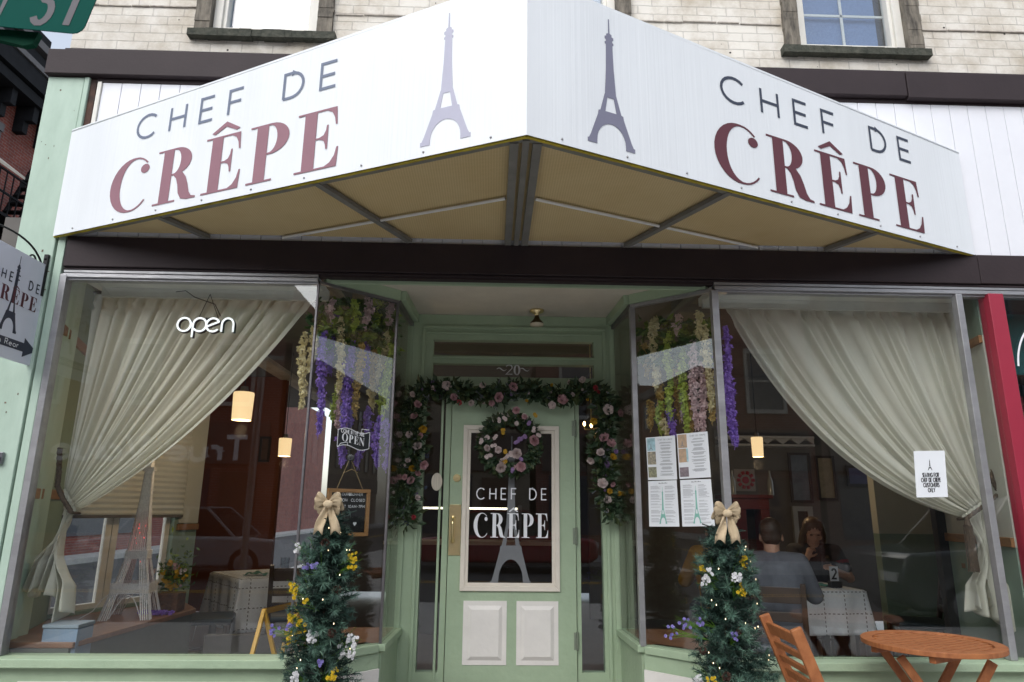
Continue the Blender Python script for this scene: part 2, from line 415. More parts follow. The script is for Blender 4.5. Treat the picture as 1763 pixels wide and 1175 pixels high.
# ------------------------------------------------------------------ palette
GREEN = mat('green_paint', (.38, .49, .335), .55, col2=(.315, .415, .28), scale=3.3, bump=.35, bscale=30)
GREEN_W = mat('green_paint_weathered', (.47, .60, .50), .65, col2=(.37, .49, .40), scale=5, bump=.5, bscale=18, stretch=(1, 1, .35))
CREAM = mat('cream_paint', (.72, .67, .58), .5, var=.05, scale=8, bump=.15)
WHITEP = mat('white_panel_paint', (.74, .72, .68), .5, var=.05, scale=6, bump=.2, bscale=30)
BROWN = mat('brown_metal', (.034, .024, .026), .6, var=.15, scale=2.5, bump=.08, spec=.25)
ALU = mat('aluminium', (.36, .36, .37), .42, metal=.6, var=.18, scale=9, bump=.15, stretch=(.3, 1, 1))
DALU = mat('dark_aluminium', (.22, .21, .22), .4, metal=.8, var=.2, scale=12, bump=.1)
SIDING = mat('white_siding', (.77, .78, .82), .5, var=.04, scale=2, bump=.08, bscale=6)
VINYL = mat('white_window_vinyl', (.70, .68, .62), .5, var=.08, scale=6, bump=.1)
OLDWOOD = mat('weathered_wood', (.25, .22, .175), .9, col2=(.045, .04, .034), scale=26, bump=1.0, bscale=30, stretch=(1, 1, .25))
CEIL = mat('porch_ceiling_paint', (.56, .52, .44), .7, var=.06, scale=7, bump=.3, bscale=50)
GLASS = glass('window_glass', (.985, .995, .99), .066)
GLASS2 = glass('old_window_glass', (.9, .93, .95), .09)
RED = mat('red_paint', (.31, .02, .045), .45, var=.06, scale=3, bump=.1)
OAK = mat('oak_trim', (.30, .15, .05), .45, col2=(.20, .09, .03), scale=10, stretch=(1, 1, 6), bump=.1)
WOODTOP = mat('ledge_wood', (.26, .13, .07), .4, col2=(.17, .08, .04), scale=6, stretch=(1, 8, 1), bump=.1)
GROUT = mat('asphalt', (.05, .05, .052), .9, var=.25, scale=40, bump=.4, bscale=90)
CONC = mat('concrete', (.40, .39, .375), .85, var=.12, scale=4, bump=.3, bscale=60)
BLACKM = mat('black_iron', (.015, .015, .016), .45, metal=.6, var=.2, bump=.2)
WHITEV = mat('white_vinyl_print', (.80, .82, .85), .5, var=.01)
BRICKW = brick_mat('white_painted_brick', (.74, .705, .635), (.70, .665, .60), (.56, .53, .48), bw=.205, rh=.066, ms=.0045, dirt=(.66, .61, .54))
BRICKR = brick_mat('red_brick', (.26, .055, .035), (.19, .04, .03), (.24, .18, .16), bw=.22, rh=.075, ms=.008, plane='YZ', dirt=(.7, .65, .65))
BRICKX = brick_mat('red_brick_street', (.25, .075, .05), (.19, .055, .04), (.30, .26, .24), bw=.22, rh=.075, ms=.008, dirt=(.8, .75, .75))

FY = 4.0                      # the shop front's plane
# ------------------------------------------------------------------ ground
struct('ground', MB().box((-400, -400, -.30), (400, 400, -.16)), mat('ground_earth', (.16, .15, .13), .95, var=.2, scale=.5))
struct('road', MB().box((-120, -9.2, -.155), (120, -.9, -.125)), GROUT)
struct('side_road', MB().box((-10.6, -.89, -.155), (-4.6, 120, -.127)), GROUT)
mb = MB()
for y in (-5.12, -4.88): mb.box((-100, y-.05, -.124), (100, y+.05, -.121))
struct('road_marking', mb, mat('yellow_road_paint', (.55, .33, .03), .7, var=.15, scale=9))
mb = MB()
mb.box((-4.4, -.7, -.16), (60, 3.72, 0))
struct('pavement', mb, CONC)
struct('kerb', MB().box((-4.6, -.89, -.16), (60, -.705, -.005)).box((-4.6, -.70, -.16), (-4.405, 60, -.005)), mat('granite_kerb', (.42, .41, .40), .8, var=.15, scale=20, bump=.3))
struct('side_pavement', MB().box((-4.4, 3.73, -.16), (-2.96, 60, -.004)), CONC)
struct('far_pavement', MB().box((-120, -12.0, -.16), (120, -9.2, 0)), CONC)
struct('far_side_pavement', MB().box((-12, -.89, -.16), (-10.6, 100, 0)), CONC)

# ------------------------------------------------------------------ the shop building
shop = thing('shop_building', 'shop building of white painted brick above a pale green shopfront with a recessed door', 'building', (.14, 4.6, 0))
TOPZ = 8.2
wins = [(-2.03, -1.12), (-.02, .90), (1.955, 2.915), (3.95, 4.87), (5.95, 6.87)]
WZ0, WZ1 = 4.385, 6.1
mb = MB()
x = -2.83
for a, b in wins:
    mb.box((x, 4.0, 4.25), (a, 4.22, TOPZ)); mb.box((a, 4.0, 4.25), (b, 4.22, WZ0)); mb.box((a, 4.0, WZ1), (b, 4.22, TOPZ)); x = b
mb.box((x, 4.0, 4.25), (9.5, 4.22, TOPZ))
mb.box((-2.83, 4.22, 3.0), (-2.62, 12, TOPZ))
part('brick_wall', mb, BRICKW, shop)
# cracked mortar ledges
mb = MB()
random.seed(3)
for z, x0, x1 in ((4.62, -2.80, -2.04), (4.62, .91, 1.94), (4.61, 2.93, 6), (4.60, -1.11, -.1)):
    xx = x0
    while xx < x1:
        l = min(random.uniform(.05, .3), x1-xx); dz = random.uniform(-.004, .004)
        mb.box((xx, 3.992-random.uniform(0, .004), z+dz), (xx+l, 4.001, z+.007+dz)); xx += l+random.uniform(0, .01)
parts('mortar_ledge', mb, mat('cracked_mortar', (.42, .38, .33), .9, var=.3, scale=30), shop)
mb = MB()
for i in range(46):
    px, pz = random.uniform(-2.8, 3.6), random.uniform(4.3, 5.0)
    if any(a-.06 < px < b+.06 and pz > WZ0-.04 for a, b in wins): continue
    r = random.choice((.003, .005, .008)); mb.ball((px, 3.999, pz), r, 7, (1, .25, .9))
part('anchor_hole', mb, mat('dark_hole', (.03, .025, .02), .9), shop)
part('roof', MB().box((-2.9, 3.9, TOPZ), (9.6, 12.1, TOPZ+.25)), mat('roof_tar', (.05, .05, .05), .9), shop)

def upper_window(a, b, kind, label):
    t = .10
    w = part('upper_window', MB().box((a+t+.065, 4.085, WZ0+.115), (b-t-.065, 4.095, WZ1-.06)), GLASS2, shop, label=label)
    mb = MB(); random.seed(int(a*100)+7)
    for s, x0 in ((0, a), (1, b-t)):      # rough boards with peeling edges
        z = WZ0+.045
        while z < WZ1:
            l = random.uniform(.03, .10); j = random.uniform(-.007, .005)
            mb.box((x0+(0 if s else 0)-(0 if s else max(0, j)), 3.965+abs(j)*.9, z), (x0+t+(max(0, j) if s else 0), 4.18, min(z+l, WZ1))); z += l
    parts('casing', mb, OLDWOOD, w)
    mb = MB(); x = a-.03; 
    while x < b+.03:
        l = random.uniform(.04, .16); j = random.uniform(-.004, .004)
        mb.box((x, 3.945+j, WZ0-.01+j), (min(x+l, b+.03), 4.18, WZ0+.044)); x += l
    part('sill', mb, mat('mossy_sill_wood', (.085, .085, .065), .95, col2=(.03, .034, .026), scale=18, bump=1, bscale=40), w)
    mb = MB(); A, B = a+t, b-t; y0, y1 = 4.02, 4.12
    mb.box((A, y0, WZ0+.05), (A+.055, y1, WZ1)); mb.box((B-.055, y0, WZ0+.05), (B, y1, WZ1)); mb.box((A+.055, y0, WZ0+.05), (B-.055, y1, WZ0+.10))
    mb.box((A+.055, y0+.02, WZ0+.10), (A+.08, y1-.01, WZ1)); mb.box((B-.08, y0+.02, WZ0+.10), (B-.055, y1-.01, WZ1)); mb.box((A+.08, y0+.02, WZ0+.10), (B-.08, y1-.01, WZ0+.125))
    part('frame', mb, VINYL, w, bevel=.003)
    mb = MB(); xm = (A+B)/2
    mb.box((xm-.009, 4.10, WZ0+.125), (xm+.009, 4.108, WZ1)); mb.box((A+.08, 4.10, WZ0+.40), (B-.08, 4.108, WZ0+.418))
    part('muntin', mb, VINYL, w)
    if kind == 'blind': part('blind', MB().box((A+.06, 4.15, WZ0+.06), (B-.06, 4.16, WZ1)), mat('pale_blind', (.40, .45, .55), .8, var=.06, scale=5), w)
    else: part('screen', MB().box((A+.06, 4.13, WZ0+.06), (B-.12, 4.134, WZ1)), mat('blue_mesh_screen', (.13, .20, .36), .7, var=.15, scale=60), w)
upper_window(*wins[0], 'blind', 'window with a pale blind behind the glass')
upper_window(*wins[1], 'blind', 'window whose corner just shows over the awning')
upper_window(*wins[2], 'screen', 'window with a blue mesh screen and a peeling frame')
upper_window(*wins[3], 'blind', 'window past the right edge of the photo')
part('upper_room', MB().box((-2.6, 4.3, 4.3), (9.4, 4.34, 8)), mat('dark_room', (.05, .05, .055), .9), shop)

# bands
mb = MB().box((-2.915, 3.93, 4.05), (2.72, 4.0, 4.228)).box((2.725, 3.926, 4.035), (9.5, 4.0, 4.225))
mb.box((-2.83, 3.955, 4.228), (9.5, 3.998, 4.255)); mb.box((-2.60, 3.97, 4.015), (9.5, 3.996, 4.049))
part('upper_fascia', mb, BROWN, shop, bevel=.004)
mb = MB().box((-2.60, 3.955, 2.752), (3.03, 4.02, 2.945)).box((3.035, 3.958, 2.755), (9.5, 4.02, 2.945))
mb.box((-2.60, 3.97, 2.735), (9.5, 4.02, 2.75))
part('lower_fascia', mb, BROWN, shop, bevel=.004)
# siding boards with real gaps
mb = MB(); x = -2.56
while x < 9.4:
    mb.box((x, 3.975, 2.94), (x+.121, 3.99, 4.03)); x += .124
part('siding_board', mb, SIDING, shop, bevel=.003)
part('siding_backing', MB().box((-2.6, 3.99, 2.9), (9.5, 4.2, 4.25)), mat('siding_gap', (.62, .62, .66), .8), shop)
part('siding_end_trim', MB().box((-2.585, 3.962, 2.95), (-2.562, 3.985, 4.015)), VINYL, shop)
# corner pilaster
mb = MB().box((-2.905, 3.965, -.0), (-2.675, 4.25, 4.045)).box((-2.67, 3.958, 2.95), (-2.64, 4.0, 4.045)).box((-2.665, 3.975, .0), (-2.618, 4.04, 2.95))
mb.box((-2.905, 4.251, 0), (-2.7, 4.38, 3.0))
part('corner_pilaster', mb, GREEN_W, shop, bevel=.004)
mb = MB()
for z in (2.715, 2.60): mb.box((-2.904, 3.9635, z), (-2.676, 3.9648, z+.005))
random.seed(12)
for k in range(26):
    x, z = random.uniform(-2.89, -2.69), random.choice((random.uniform(.8, 2.5), random.uniform(2.5, 2.85), random.uniform(3.2, 4.0))); w, h = random.uniform(.002, .010), random.uniform(.003, .016); mb.box((x, 3.9637, z), (x+w, 3.9648, z+h))
part('paint_chip', mb, mat('chipped_paint', (.16, .12, .09), .9, var=.4, scale=30), shop)
parts('rusty_edge', MB().box((-2.638, 3.975, 2.96), (-2.60, 4.0, 4.04)), mat('rusted_flashing', (.10, .05, .035), .9, col2=(.03, .02, .02), scale=12), shop)

# ---- display windows
SILL, HEAD = .56, 2.685
CX = .14
XL0, XL1 = -2.60, CX-1.215     # left window
XR0, XR1 = CX+1.215, 3.055
A1 = (CX-.78, 4.385); A2 = (CX-.752, 4.965)     # angled pane end, then the short return to the door wall
B1 = (CX+.78, 4.385); B2 = (CX+.752, 4.965)
def pane(p, q, z0, z1, name, th=.008, m=GLASS, label=None, par=shop):
    p, q = Vector((*p, 0)), Vector((*q, 0)); n = (q-p).cross(Z3).normalized()*th/2
    L = [p-n+Z3*z0, q-n+Z3*z0, q+n+Z3*z0, p+n+Z3*z0]
    return part(name, MB().extrude(L, Z3*(z1-z0)), m, par, label=label)
wl = pane((XL0+.04, FY), (XL1, FY), SILL+.02, HEAD, 'display_window', label='wide left display window with a swagged curtain behind it')
wr = pane((XR0, FY), (XR1, FY), SILL+.02, HEAD, 'display_window', label='wide right display window with a paper notice on it')
al = pane((XL1+.006, FY+.004), A1, SILL+.02, HEAD, 'display_window', label='slanted pane left of the door with hanging flowers behind it')
ar = pane((XR0-.006, FY+.004), B1, SILL+.02, HEAD, 'display_window', label='slanted pane right of the door with four menu sheets')
bl = pane((A1[0], A1[1]+.01), A2, SILL+.02, HEAD, 'return_pane'); br = pane((B1[0], B1[1]+.01), B2, SILL+.02, HEAD, 'return_pane')
# frames
mb = MB()
mb.box((XL0-.01, 3.965, SILL+.02), (XL0+.028, 4.03, HEAD+.02))
part('side_frame', mb, ALU, wl, bevel=.002)
def headrail(x0, x1, nm, par):
    mb = MB().box((x0, 3.975, HEAD+.033), (x1, 4.03, HEAD+.052)).box((x0, 3.968, HEAD+.003), (x1, 4.03, HEAD+.026)).box((x0, 3.985, HEAD-.01), (x1, 4.04, HEAD+.052))
    part(nm, mb, ALU, par, bevel=.002)
headrail(-2.60, XL1, 'head_rail', wl); headrail(XR0, 3.4, 'head_rail', wr)
part('head_rail', MB().box((XL1+.003, 3.978, HEAD+.036), (XR0-.003, 4.03, HEAD+.055)), BROWN, shop)
def post(p, w, d, nm, par, m=ALU, z0=SILL+.01, z1=HEAD+.0):
    part(nm, MB().box((p[0]-w/2, p[1]-d/2, z0), (p[0]+w/2, p[1]+d/2, z1)), m, par, bevel=.003)
post((XL1, 4.0), .014, .02, 'corner_post', wl, DALU)
post((XR0, 3.995), .042, .05, 'corner_post', wr, ALU)
post((A1[0]-.004, A1[1]), .016, .03, 'corner_post', al, DALU); post((B1[0]+.004, B1[1]), .035, .045, 'corner_post', ar, ALU)
post((2.88, 3.985), .040, .05, 'mullion', wr, ALU, SILL+.02, HEAD)
def hbar(p, q, z, w, h, nm, par, m):
    part(nm, MB().bar((p[0], p[1], z), (q[0], q[1], z), w, h), m, par)
hbar((XL1, FY), A1, HEAD+.006, .03, .016, 'top_rail', al, DALU); hbar((XR0, FY), B1, HEAD+.006, .03, .022, 'top_rail', ar, ALU)
hbar(A1, A2, HEAD+.006, .03, .03, 'top_rail', al, DALU); hbar(B1, B2, HEAD+.006, .03, .03, 'top_rail', ar, DALU)

# green soffit band and ceiling of the porch
def solidpoly(pts, z0, z1): return MB().extrude([(p[0], p[1], z0) for p in pts], (0, 0, z1-z0))
IL, IR = A1[0]+.045, B1[0]-.045
part('porch_ceiling', solidpoly([(XL1+.02, 4.06), (XR0-.02, 4.06), (B1[0]+.01, 4.42), (B2[0]+.01, 5.05), (A2[0]-.01, 5.05), (A1[0]-.01, 4.42)], 2.772, 2.85), CEIL, shop)
mb = MB().box((XL1+.02, 4.032, 2.705), (XR0-.02, 4.058, 2.84))
def wedge(mb, p, q, t, z0, z1, s):
    p, q = Vector((*p, 0)), Vector((*q, 0)); n = (q-p).cross(Z3).normalized()*s
    mb.extrude([p+Z3*z0, q+Z3*z0, q+n*t+Z3*z0, p+n*t+Z3*z0], Z3*(z1-z0))
wedge(mb, (XL1+.03, FY+.03), A1, .022, HEAD+.016, 2.771, 1); wedge(mb, A1, A2, .05, HEAD+.024, 2.771, 1)
wedge(mb, (XR0-.03, FY+.03), B1, .022, HEAD+.02, 2.771, -1); wedge(mb, B1, B2, .05, HEAD+.024, 2.771, -1)
parts('soffit_band', mb, GREEN, shop)

# bulkheads
mb = MB()
mb.box((-2.61, 3.90, SILL-.025), (XL1+.02, 4.06, SILL+.018)); mb.box((XR0-.02, 3.90, SILL-.025), (3.06, 4.06, SILL+.018))
mb.box((-2.61, 3.955, .16), (XL1-.0, 4.06, SILL-.026)); mb.box((XR0, 3.955, .16), (3.06, 4.06, SILL-.026))
for (p, q, s) in (((XL1, FY-.06), (A1[0], A1[1]-.04), 1), ((XR0, FY-.06), (B1[0], B1[1]-.04), -1)):
    wedge(mb, p, q, -.09, .16, SILL-.026, s); wedge(mb, (p[0], p[1]-.03), (q[0], q[1]-.02), -.13, SILL-.024, SILL+.019, s)
for (p, q, s) in ((A1, A2, 1), (B1, B2, -1)):
    wedge(mb, (p[0]+.004*s, p[1]), (q[0]+.004*s, q[1]), -.08, .16, SILL-.027, s); wedge(mb, (p[0]+.03*s, p[1]-.02), (q[0]+.03*s, q[1]), -.13, SILL-.025, SILL+.017, s)
parts('bulkhead', mb, GREEN, shop, bevel=.004)
mb = MB()
def raised(mb, x0, x1, z0, z1, y, d=.012):
    mb.box((x0, y-.004, z0), (x1, y+.02, z1))
    a, b = .03, .055
    L = [(x0+a, y-.0045, z0+a), (x1-a, y-.0045, z0+a), (x1-a, y-.0045, z1-a), (x0+a, y-.0045, z1-a)]
    K = [(x0+b, y-.0045-d, z0+b), (x1-b, y-.0045-d, z0+b), (x1-b, y-.0045-d, z1-b), (x0+b, y-.0045-d, z1-b)]
    mb.add(L+K, [(0,1,5,4),(1,2,6,5),(2,3,7,6),(3,0,4,7),(4,5,6,7)])
raised(mb, -2.45, -1.15, .18, .462, 3.95); raised(mb, 1.42, 2.98, .18, .462, 3.95)
parts('bulkhead_panel', mb, WHITEP, shop)
mb = MB()
for (p, q, s) in (((XL1+.02, FY-.03), (A1[0]+.02, A1[1]-.0), 1), ((XR0-.02, FY-.03), (B1[0]-.02, B1[1]-.0), -1)):
    P0, Q0 = Vector((*p, 0)), Vector((*q, 0)); d = (Q0-P0).normalized(); n = d.cross(Z3)*s; L = (Q0-P0).length
    o = P0 + n*.055 if False else P0
    a, b = o+d*.10, o+d*(L-.05)
    nn = -n if n.y > 0 else n
    mb.extrude([a+Z3*.2+nn*.02, b+Z3*.2+nn*.02, b+Z3*.45+nn*.02, a+Z3*.45+nn*.02], nn*.012)
parts('slanted_panel', mb, WHITEP, shop)
parts('base_stone', MB().box((-2.9, 3.93, 0), (XL1, 4.1, .158)).box((XR0, 3.93, 0), (3.3, 4.1, .158)), CONC, shop)
part('porch_floor', solidpoly([(XL1, 3.75), (XR0, 3.75), (XR0, 5.05), (XL1, 5.05)], -.01, .10), mat('porch_tiles', (.20, .17, .15), .6, var=.2, scale=20), shop)

# ---- door wall
DY = 4.97
mb = MB()
def wallrect(x0, x1, z0, z1, y0=DY-.03, y1=DY+.05): mb.box((x0, y0, z0), (x1, y1, z1))
L0, L1, D0, D1, R0, R1 = -.484, -.338, -.292, .593, .628, .785
WL, WR = A2[0], B2[0]
wallrect(WL, L0, .1, 2.77); wallrect(R1, WR, .1, 2.77)
wallrect(L1, D0-.006, .1, 2.21); wallrect(D1+.006, R0, .1, 2.21)
wallrect(L0, L1, .1, .30); wallrect(R0, R1, .1, .30)
wallrect(L0, R1, 2.21, 2.30); wallrect(L0, R1, 2.40, 2.46); wallrect(L0, R1, 2.58, 2.77)
wallrect(L0, -.446, 2.30, 2.40); wallrect(.745, R1, 2.30, 2.40); wallrect(L0, -.446, 2.46, 2.58); wallrect(.745, R1, 2.46, 2.58)
part('door_surround', mb, GREEN, shop)
mb = MB()
for x0, x1, z0, z1 in ((-.53, -.505, .1, 2.66), (.81, .835, .1, 2.66)):
    mb.box((x0, DY-.045, z0), (x1, DY-.0305, z1))
mb.box((-.53, DY-.045, 2.661), (.835, DY-.0305, 2.685)); mb.box((-.505, DY-.04, 2.622), (.81, DY-.0305, 2.638)); mb.box((-.45, DY-.046, 2.435), (.75, DY-.0305, 2.452))
mb.box((D0-.03, DY-.05, 2.213), (D1+.03, DY-.0305, 2.24)); mb.box((-.37, DY-.04, .1), (-.352, DY-.0305, 2.2)); mb.box((-.64, DY-.040, .1), (-.60, DY-.0305, 2.7)); mb.box((.862, DY-.040, .1), (.90, DY-.0305, 2.7))
parts('surround_moulding', mb, GREEN, shop, bevel=.004)
t1 = part('transom_window', MB().box((-.446, DY, 2.46), (.745, DY+.006, 2.58)), GLASS, shop, label='narrow upper transom pane over the door')
t2 = part('transom_window', MB().box((-.446, DY, 2.30), (.745, DY+.006, 2.40)), GLASS, shop, label='narrow lower transom pane with the number 20')
mb = MB(); fr = (Vector((.145, DY-.001, 2.325)), X3, Z3, -Y3)
def frm(p, ux=X3, uy=Z3, n=-Y3): return (Vector(p), Vector(ux), Vector(uy), Vector(n))
quadstrip(mb, arc(-.028, .055, .022, .02, 165, -25, 10)+[(-.05, .004), (-.004, .004)], [.004, .006, .007, .008, .009, .010, .010, .010, .009, .008, .006, .007, .008], fr, .0015)
L = ribbon(arc(.03, .037, .018, .036, 0, 360, 24), [.004+.011*abs(math.cos(R(15*i))) for i in range(25)])
mb.poly([L[:24], L[25:49][::-1]], fr, .0015)
for s in (-1, 1): quadstrip(mb, [(s*.085+t*.075-.037*1, .04+.010*math.sin(t*2*PI)) for t in [i/12 for i in range(13)]], [.002+.006*math.sin(PI*i/12) for i in range(13)], fr, .0015)
part('number', mb, WHITEV, t2)
sl_ = part('side_light', MB().box((L0, DY, .30), (L1, DY+.006, 2.21)), GLASS2, shop, label='narrow glass strip left of the door')
sr_ = part('side_light', MB().box((R0, DY, .30), (R1, DY+.006, 2.21)), GLASS2, shop, label='narrow glass strip right of the door')
# door
door = part('entrance_door', MB(), GREEN, shop) if False else None
mb = MB(); y0, y1 = DY-.045, DY+.0
dx0, dx1 = D0, D1; gx0, gx1, gz0, gz1 = -.205, .480, .815, 1.962
def db(x0, x1, z0, z1): mb.box((x0, y0, z0), (x1, y1, z1))
db(dx0, gx0, .11, 2.195); db(gx1, dx1, .11, 2.195); db(gx0, gx1, .11, gz0)
# head of the door with the arched opening
ax = (gx0+gx1)/2
arch = [(gx0, gz1-.02)]+[(gx0+.155, gz1-.02), (gx0+.18, gz1-.01), (gx0+.21, gz1+.035)]+[(ax+dxx, gz1+.075-.6*dxx*dxx) for dxx in (-.10, -.05, 0, .05, .10)]+[(gx1-.21, gz1+.035), (gx1-.18, gz1-.01), (gx1-.155, gz1-.02), (gx1, gz1-.02)]
loop = [(x, y0, z) for x, z in arch]+[(gx1, y0, 2.195), (gx0, y0, 2.195)]
mb.extrude(loop[::-1], (0, y1-y0, 0))
door = part('entrance_door', mb, GREEN, shop, label='pale green front door with a tall glass pane and two white panels')
# moulding round the glass: two stepped profiles
def ring(pts, w, d, y, closed=True):
    m = MB(); n = len(pts)
    c = Vector((sum(p[0] for p in pts)/n, sum(p[1] for p in pts)/n))
    inn = []
    for i in range(n):
        p, a, b = Vector(pts[i]), Vector(pts[i-1]), Vector(pts[(i+1) % n])
        d0 = (p-a).normalized(); d1 = (b-p).normalized(); t = (d0+d1).normalized(); k = 1/max(.5, t.dot(d0))
        nn = Vector((-t.y, t.x))*w*k
        if nn.dot(c-p) < 0: nn = -nn
        inn.append(tuple(p+nn))
    for i in range(n):
        j = (i+1) % n; A, B, Cc, D = pts[i], pts[j], inn[j], inn[i]
        m.extrude([(A[0], y, A[1]), (B[0], y, B[1]), (Cc[0], y, Cc[1]), (D[0], y, D[1])], (0, -d, 0))
    return m, inn
outer = [(x, z) for x, z in arch]+[(gx1, gz0), (gx0, gz0)]
m1, inn = ring(outer, .032, .016, y0)
part('glass_moulding', m1, CREAM, door, bevel=.003)
m2, inn2 = ring(inn, .022, .007, y0)
part('inner_moulding', m2, CREAM, door, bevel=.002)
part('glass', MB().box((gx0+.02, DY-.03, gz0+.02), (gx1-.02, DY-.024, gz1+.07)), GLASS2, door)
mb = MB()
for a, b in ((-.176, .118), (.184, .468)): raised(mb, a, b, .350, .752, y0-.001)
parts('white_panel', mb, WHITEP, door)
GY = DY-.031
mb = MB(); sans(mb, 'CHEF DE', frm((.142, GY, 1.425)), .075, .11, .55, width=.495); part('sans_lettering', mb, WHITEV, door)
mb = MB(); serif(mb, 'CR^PE', frm((.142, GY, 1.165)), .165, .52); part('serif_lettering', mb, WHITEV, door)
mb = MB()
o = Vector((.142, GY+.0003, .848)); tf = (o, X3, Z3, -Y3)
tower(mb, tf, 1.02, .72, off=.0012)
part('tower_decal', mb, mat('grey_vinyl', (.16, .17, .18), .6), door)
BRASS = mat('brass', (.92, .76, .42), .30, metal=1, var=.1, scale=8)
# brass lock plate, handle and lock
hp = part('door_plate', MB().box((-.290, y0-.006, 1.045), (-.208, y0+.001, 1.385)), BRASS, door, bevel=.002)
mb = MB(); mb.tube(bez((-.262, y0-.005, 1.30), (-.262, y0-.075, 1.285), (-.262, y0-.055, 1.23), 6)+bez((-.262, y0-.055, 1.21), (-.262, y0-.075, 1.15), (-.262, y0-.005, 1.14), 6)[0:], .009, 10)
mb.ball((-.262, y0-.01, 1.30), .016, 12, (1, .6, 1)); mb.ball((-.262, y0-.01, 1.14), .016, 12, (1, .6, 1))
part('handle', mb, BRASS, door, smooth='all')
mb = MB(); mb.tube([(-.245, y0-.0, 1.568), (-.245, y0-.012, 1.568)], [.028, .025], 24); mb.tube([(-.245, y0-.0125, 1.568), (-.245, y0-.02, 1.568)], [.014, .013], 20)
part('lock', mb, BRASS, door, smooth=True)
mb = MB()
for z in (1.93, 1.18, .50):
    mb.tube([(D1+.004, y0-.004, z-.06), (D1+.004, y0-.004, z+.06)], .008, 8); mb.box((D1-.02, y0-.003, z-.055), (D1, y0-.0005, z+.055))
parts('hinge', mb, mat('painted_hinge', (.22, .26, .2), .5, metal=.4), door)
# stick-on oval plaque seen by the left strip of glass
ov = MB(); ov.tube([(-.385, DY-.052, 1.54), (-.385, DY-.058, 1.54)], [.05, .048], 28)
for v in ov.v: v.x = -.385+(v.x+.385)*.78; v.z = 1.54+(v.z-1.54)*1.25
single('oval_plaque', ov, mat('cream_ribbed', (.62, .57, .47), .6, var=.25, scale=60, stretch=(6, .1, .1)), 'small oval cream plaque hung beside the door lock', 'plaque')

# ---- inside of the shop
IN_W = mat('cream_wallpaper', (.50, .50, .44), .8, var=.04, scale=10)
IN_G = mat('interior_green', (.22, .30, .24), .7, var=.05, scale=5)
ORANGE = mat('orange_wall', (.17, .05, .022), .7, var=.08, scale=3)
FLOORW = mat('dark_floorboards', (.08, .045, .03), .35, var=.35, scale=6, stretch=(8, 1, 1))
parts('interior_floor', MB().box((-2.60, 4.125, .0), (-1.2, 12, .02)).box((-4.4, 6.1, .0), (-2.601, 12, .019)).box((-1.199, 5.05, .0), (1.4, 12, .02)).box((1.401, 4.125, .0), (3.06, 12, .02)).box((3.061, 5, 0), (6, 12, .019)), FLOORW, shop)
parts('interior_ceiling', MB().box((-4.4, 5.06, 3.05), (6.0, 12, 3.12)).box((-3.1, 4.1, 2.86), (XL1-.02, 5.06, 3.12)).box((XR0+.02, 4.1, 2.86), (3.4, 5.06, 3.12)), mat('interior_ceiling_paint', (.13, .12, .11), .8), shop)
parts('display_soffit', MB().box((-2.55, 4.06, 2.705), (XL1-.03, 4.4, 2.76)).box((-2.5, 4.22, 2.645), (XL1+.01, 4.245, 2.704)).box((XR0+.03, 4.06, 2.705), (3.0, 4.4, 2.76)).box((XR0-.0, 4.22, 2.645), (3.0, 4.245, 2.704)), mat('soffit_white', (.60, .60, .54), .7), shop)
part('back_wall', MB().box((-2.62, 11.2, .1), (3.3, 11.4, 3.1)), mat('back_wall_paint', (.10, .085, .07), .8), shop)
part('orange_wall', MB().box((-3.8, 9.06, .1), (-2.75, 9.16, 3.04)), ORANGE, shop)
Q0, Q1, Q2 = (-2.64, 4.06), (-2.93, 4.92), (-2.47, 6.02)      # splayed jamb, then the wall with the side window
def wall_seg(mb, p, q, z0, z1, t=.12, s=-1): wedge(mb, p, q, t, z0, z1, s)
def along(p, q, t): return (p[0]+(q[0]-p[0])*t, p[1]+(q[1]-p[1])*t)
wz0, wz1, WT = .64, 2.60, .80
mb = MB()
wall_seg(mb, Q1, along(Q1, Q2, WT), 0, wz0); wall_seg(mb, Q1, along(Q1, Q2, WT), wz1, 3.05); wall_seg(mb, along(Q1, Q2, WT), Q2, 0, 3.05)
part('side_wall', mb, IN_G, shop)
mb = MB(); wall_seg(mb, Q0, Q1, 0, 3.05); part('side_jamb', mb, IN_G, shop)
mb = MB(); wall_seg(mb, along(Q1, Q2, WT+.03), Q2, 1.22, 2.40, .006, 1); 
part('side_wallpaper', mb, IN_W, shop)
mb = MB()
wall_seg(mb, along(Q1, Q2, WT+.02), Q2, 1.165, 1.215, .022, 1); wall_seg(mb, along(Q1, Q2, WT+.02), Q2, 2.40, 2.45, .022, 1); wall_seg(mb, Q0, Q1, 1.39, 1.45, .022, 1); wall_seg(mb, Q0, Q1, 2.38, 2.44, .022, 1)
parts('chair_rail', mb, OAK, shop, bevel=.003)
mb = MB(); wall_seg(mb, (-2.50, 6.03), (-3.73, 9.05), .1, 3.05)
part('passage_wall', mb, mat('dark_passage', (.07, .055, .045), .8), shop)
W0, W1 = Q1, along(Q1, Q2, WT)
_d = (Vector((*W1, 0))-Vector((*W0, 0))); _n = _d.cross(Z3).normalized()
def wp(t, off=0): v = Vector((*W0, 0))+_d*t+_n*off; return (v.x, v.y)
sw = pane(wp(0, -.06), wp(1, -.06), wz0, wz1, 'side_window', label='tall side window half covered by a pleated blind')
mb = MB()
for t in (.02, .42, .48, .98):
    a = wp(t, -.06); mb.bar((*a, wz0), (*a, wz1), .03, .05, up=_d)
mb.bar((*wp(0, -.06), wz0+.02), (*wp(1, -.06), wz0+.02), .05, .035)
part('sash', mb, VINYL, sw)
mb = MB(); zz = 2.60; n = 0
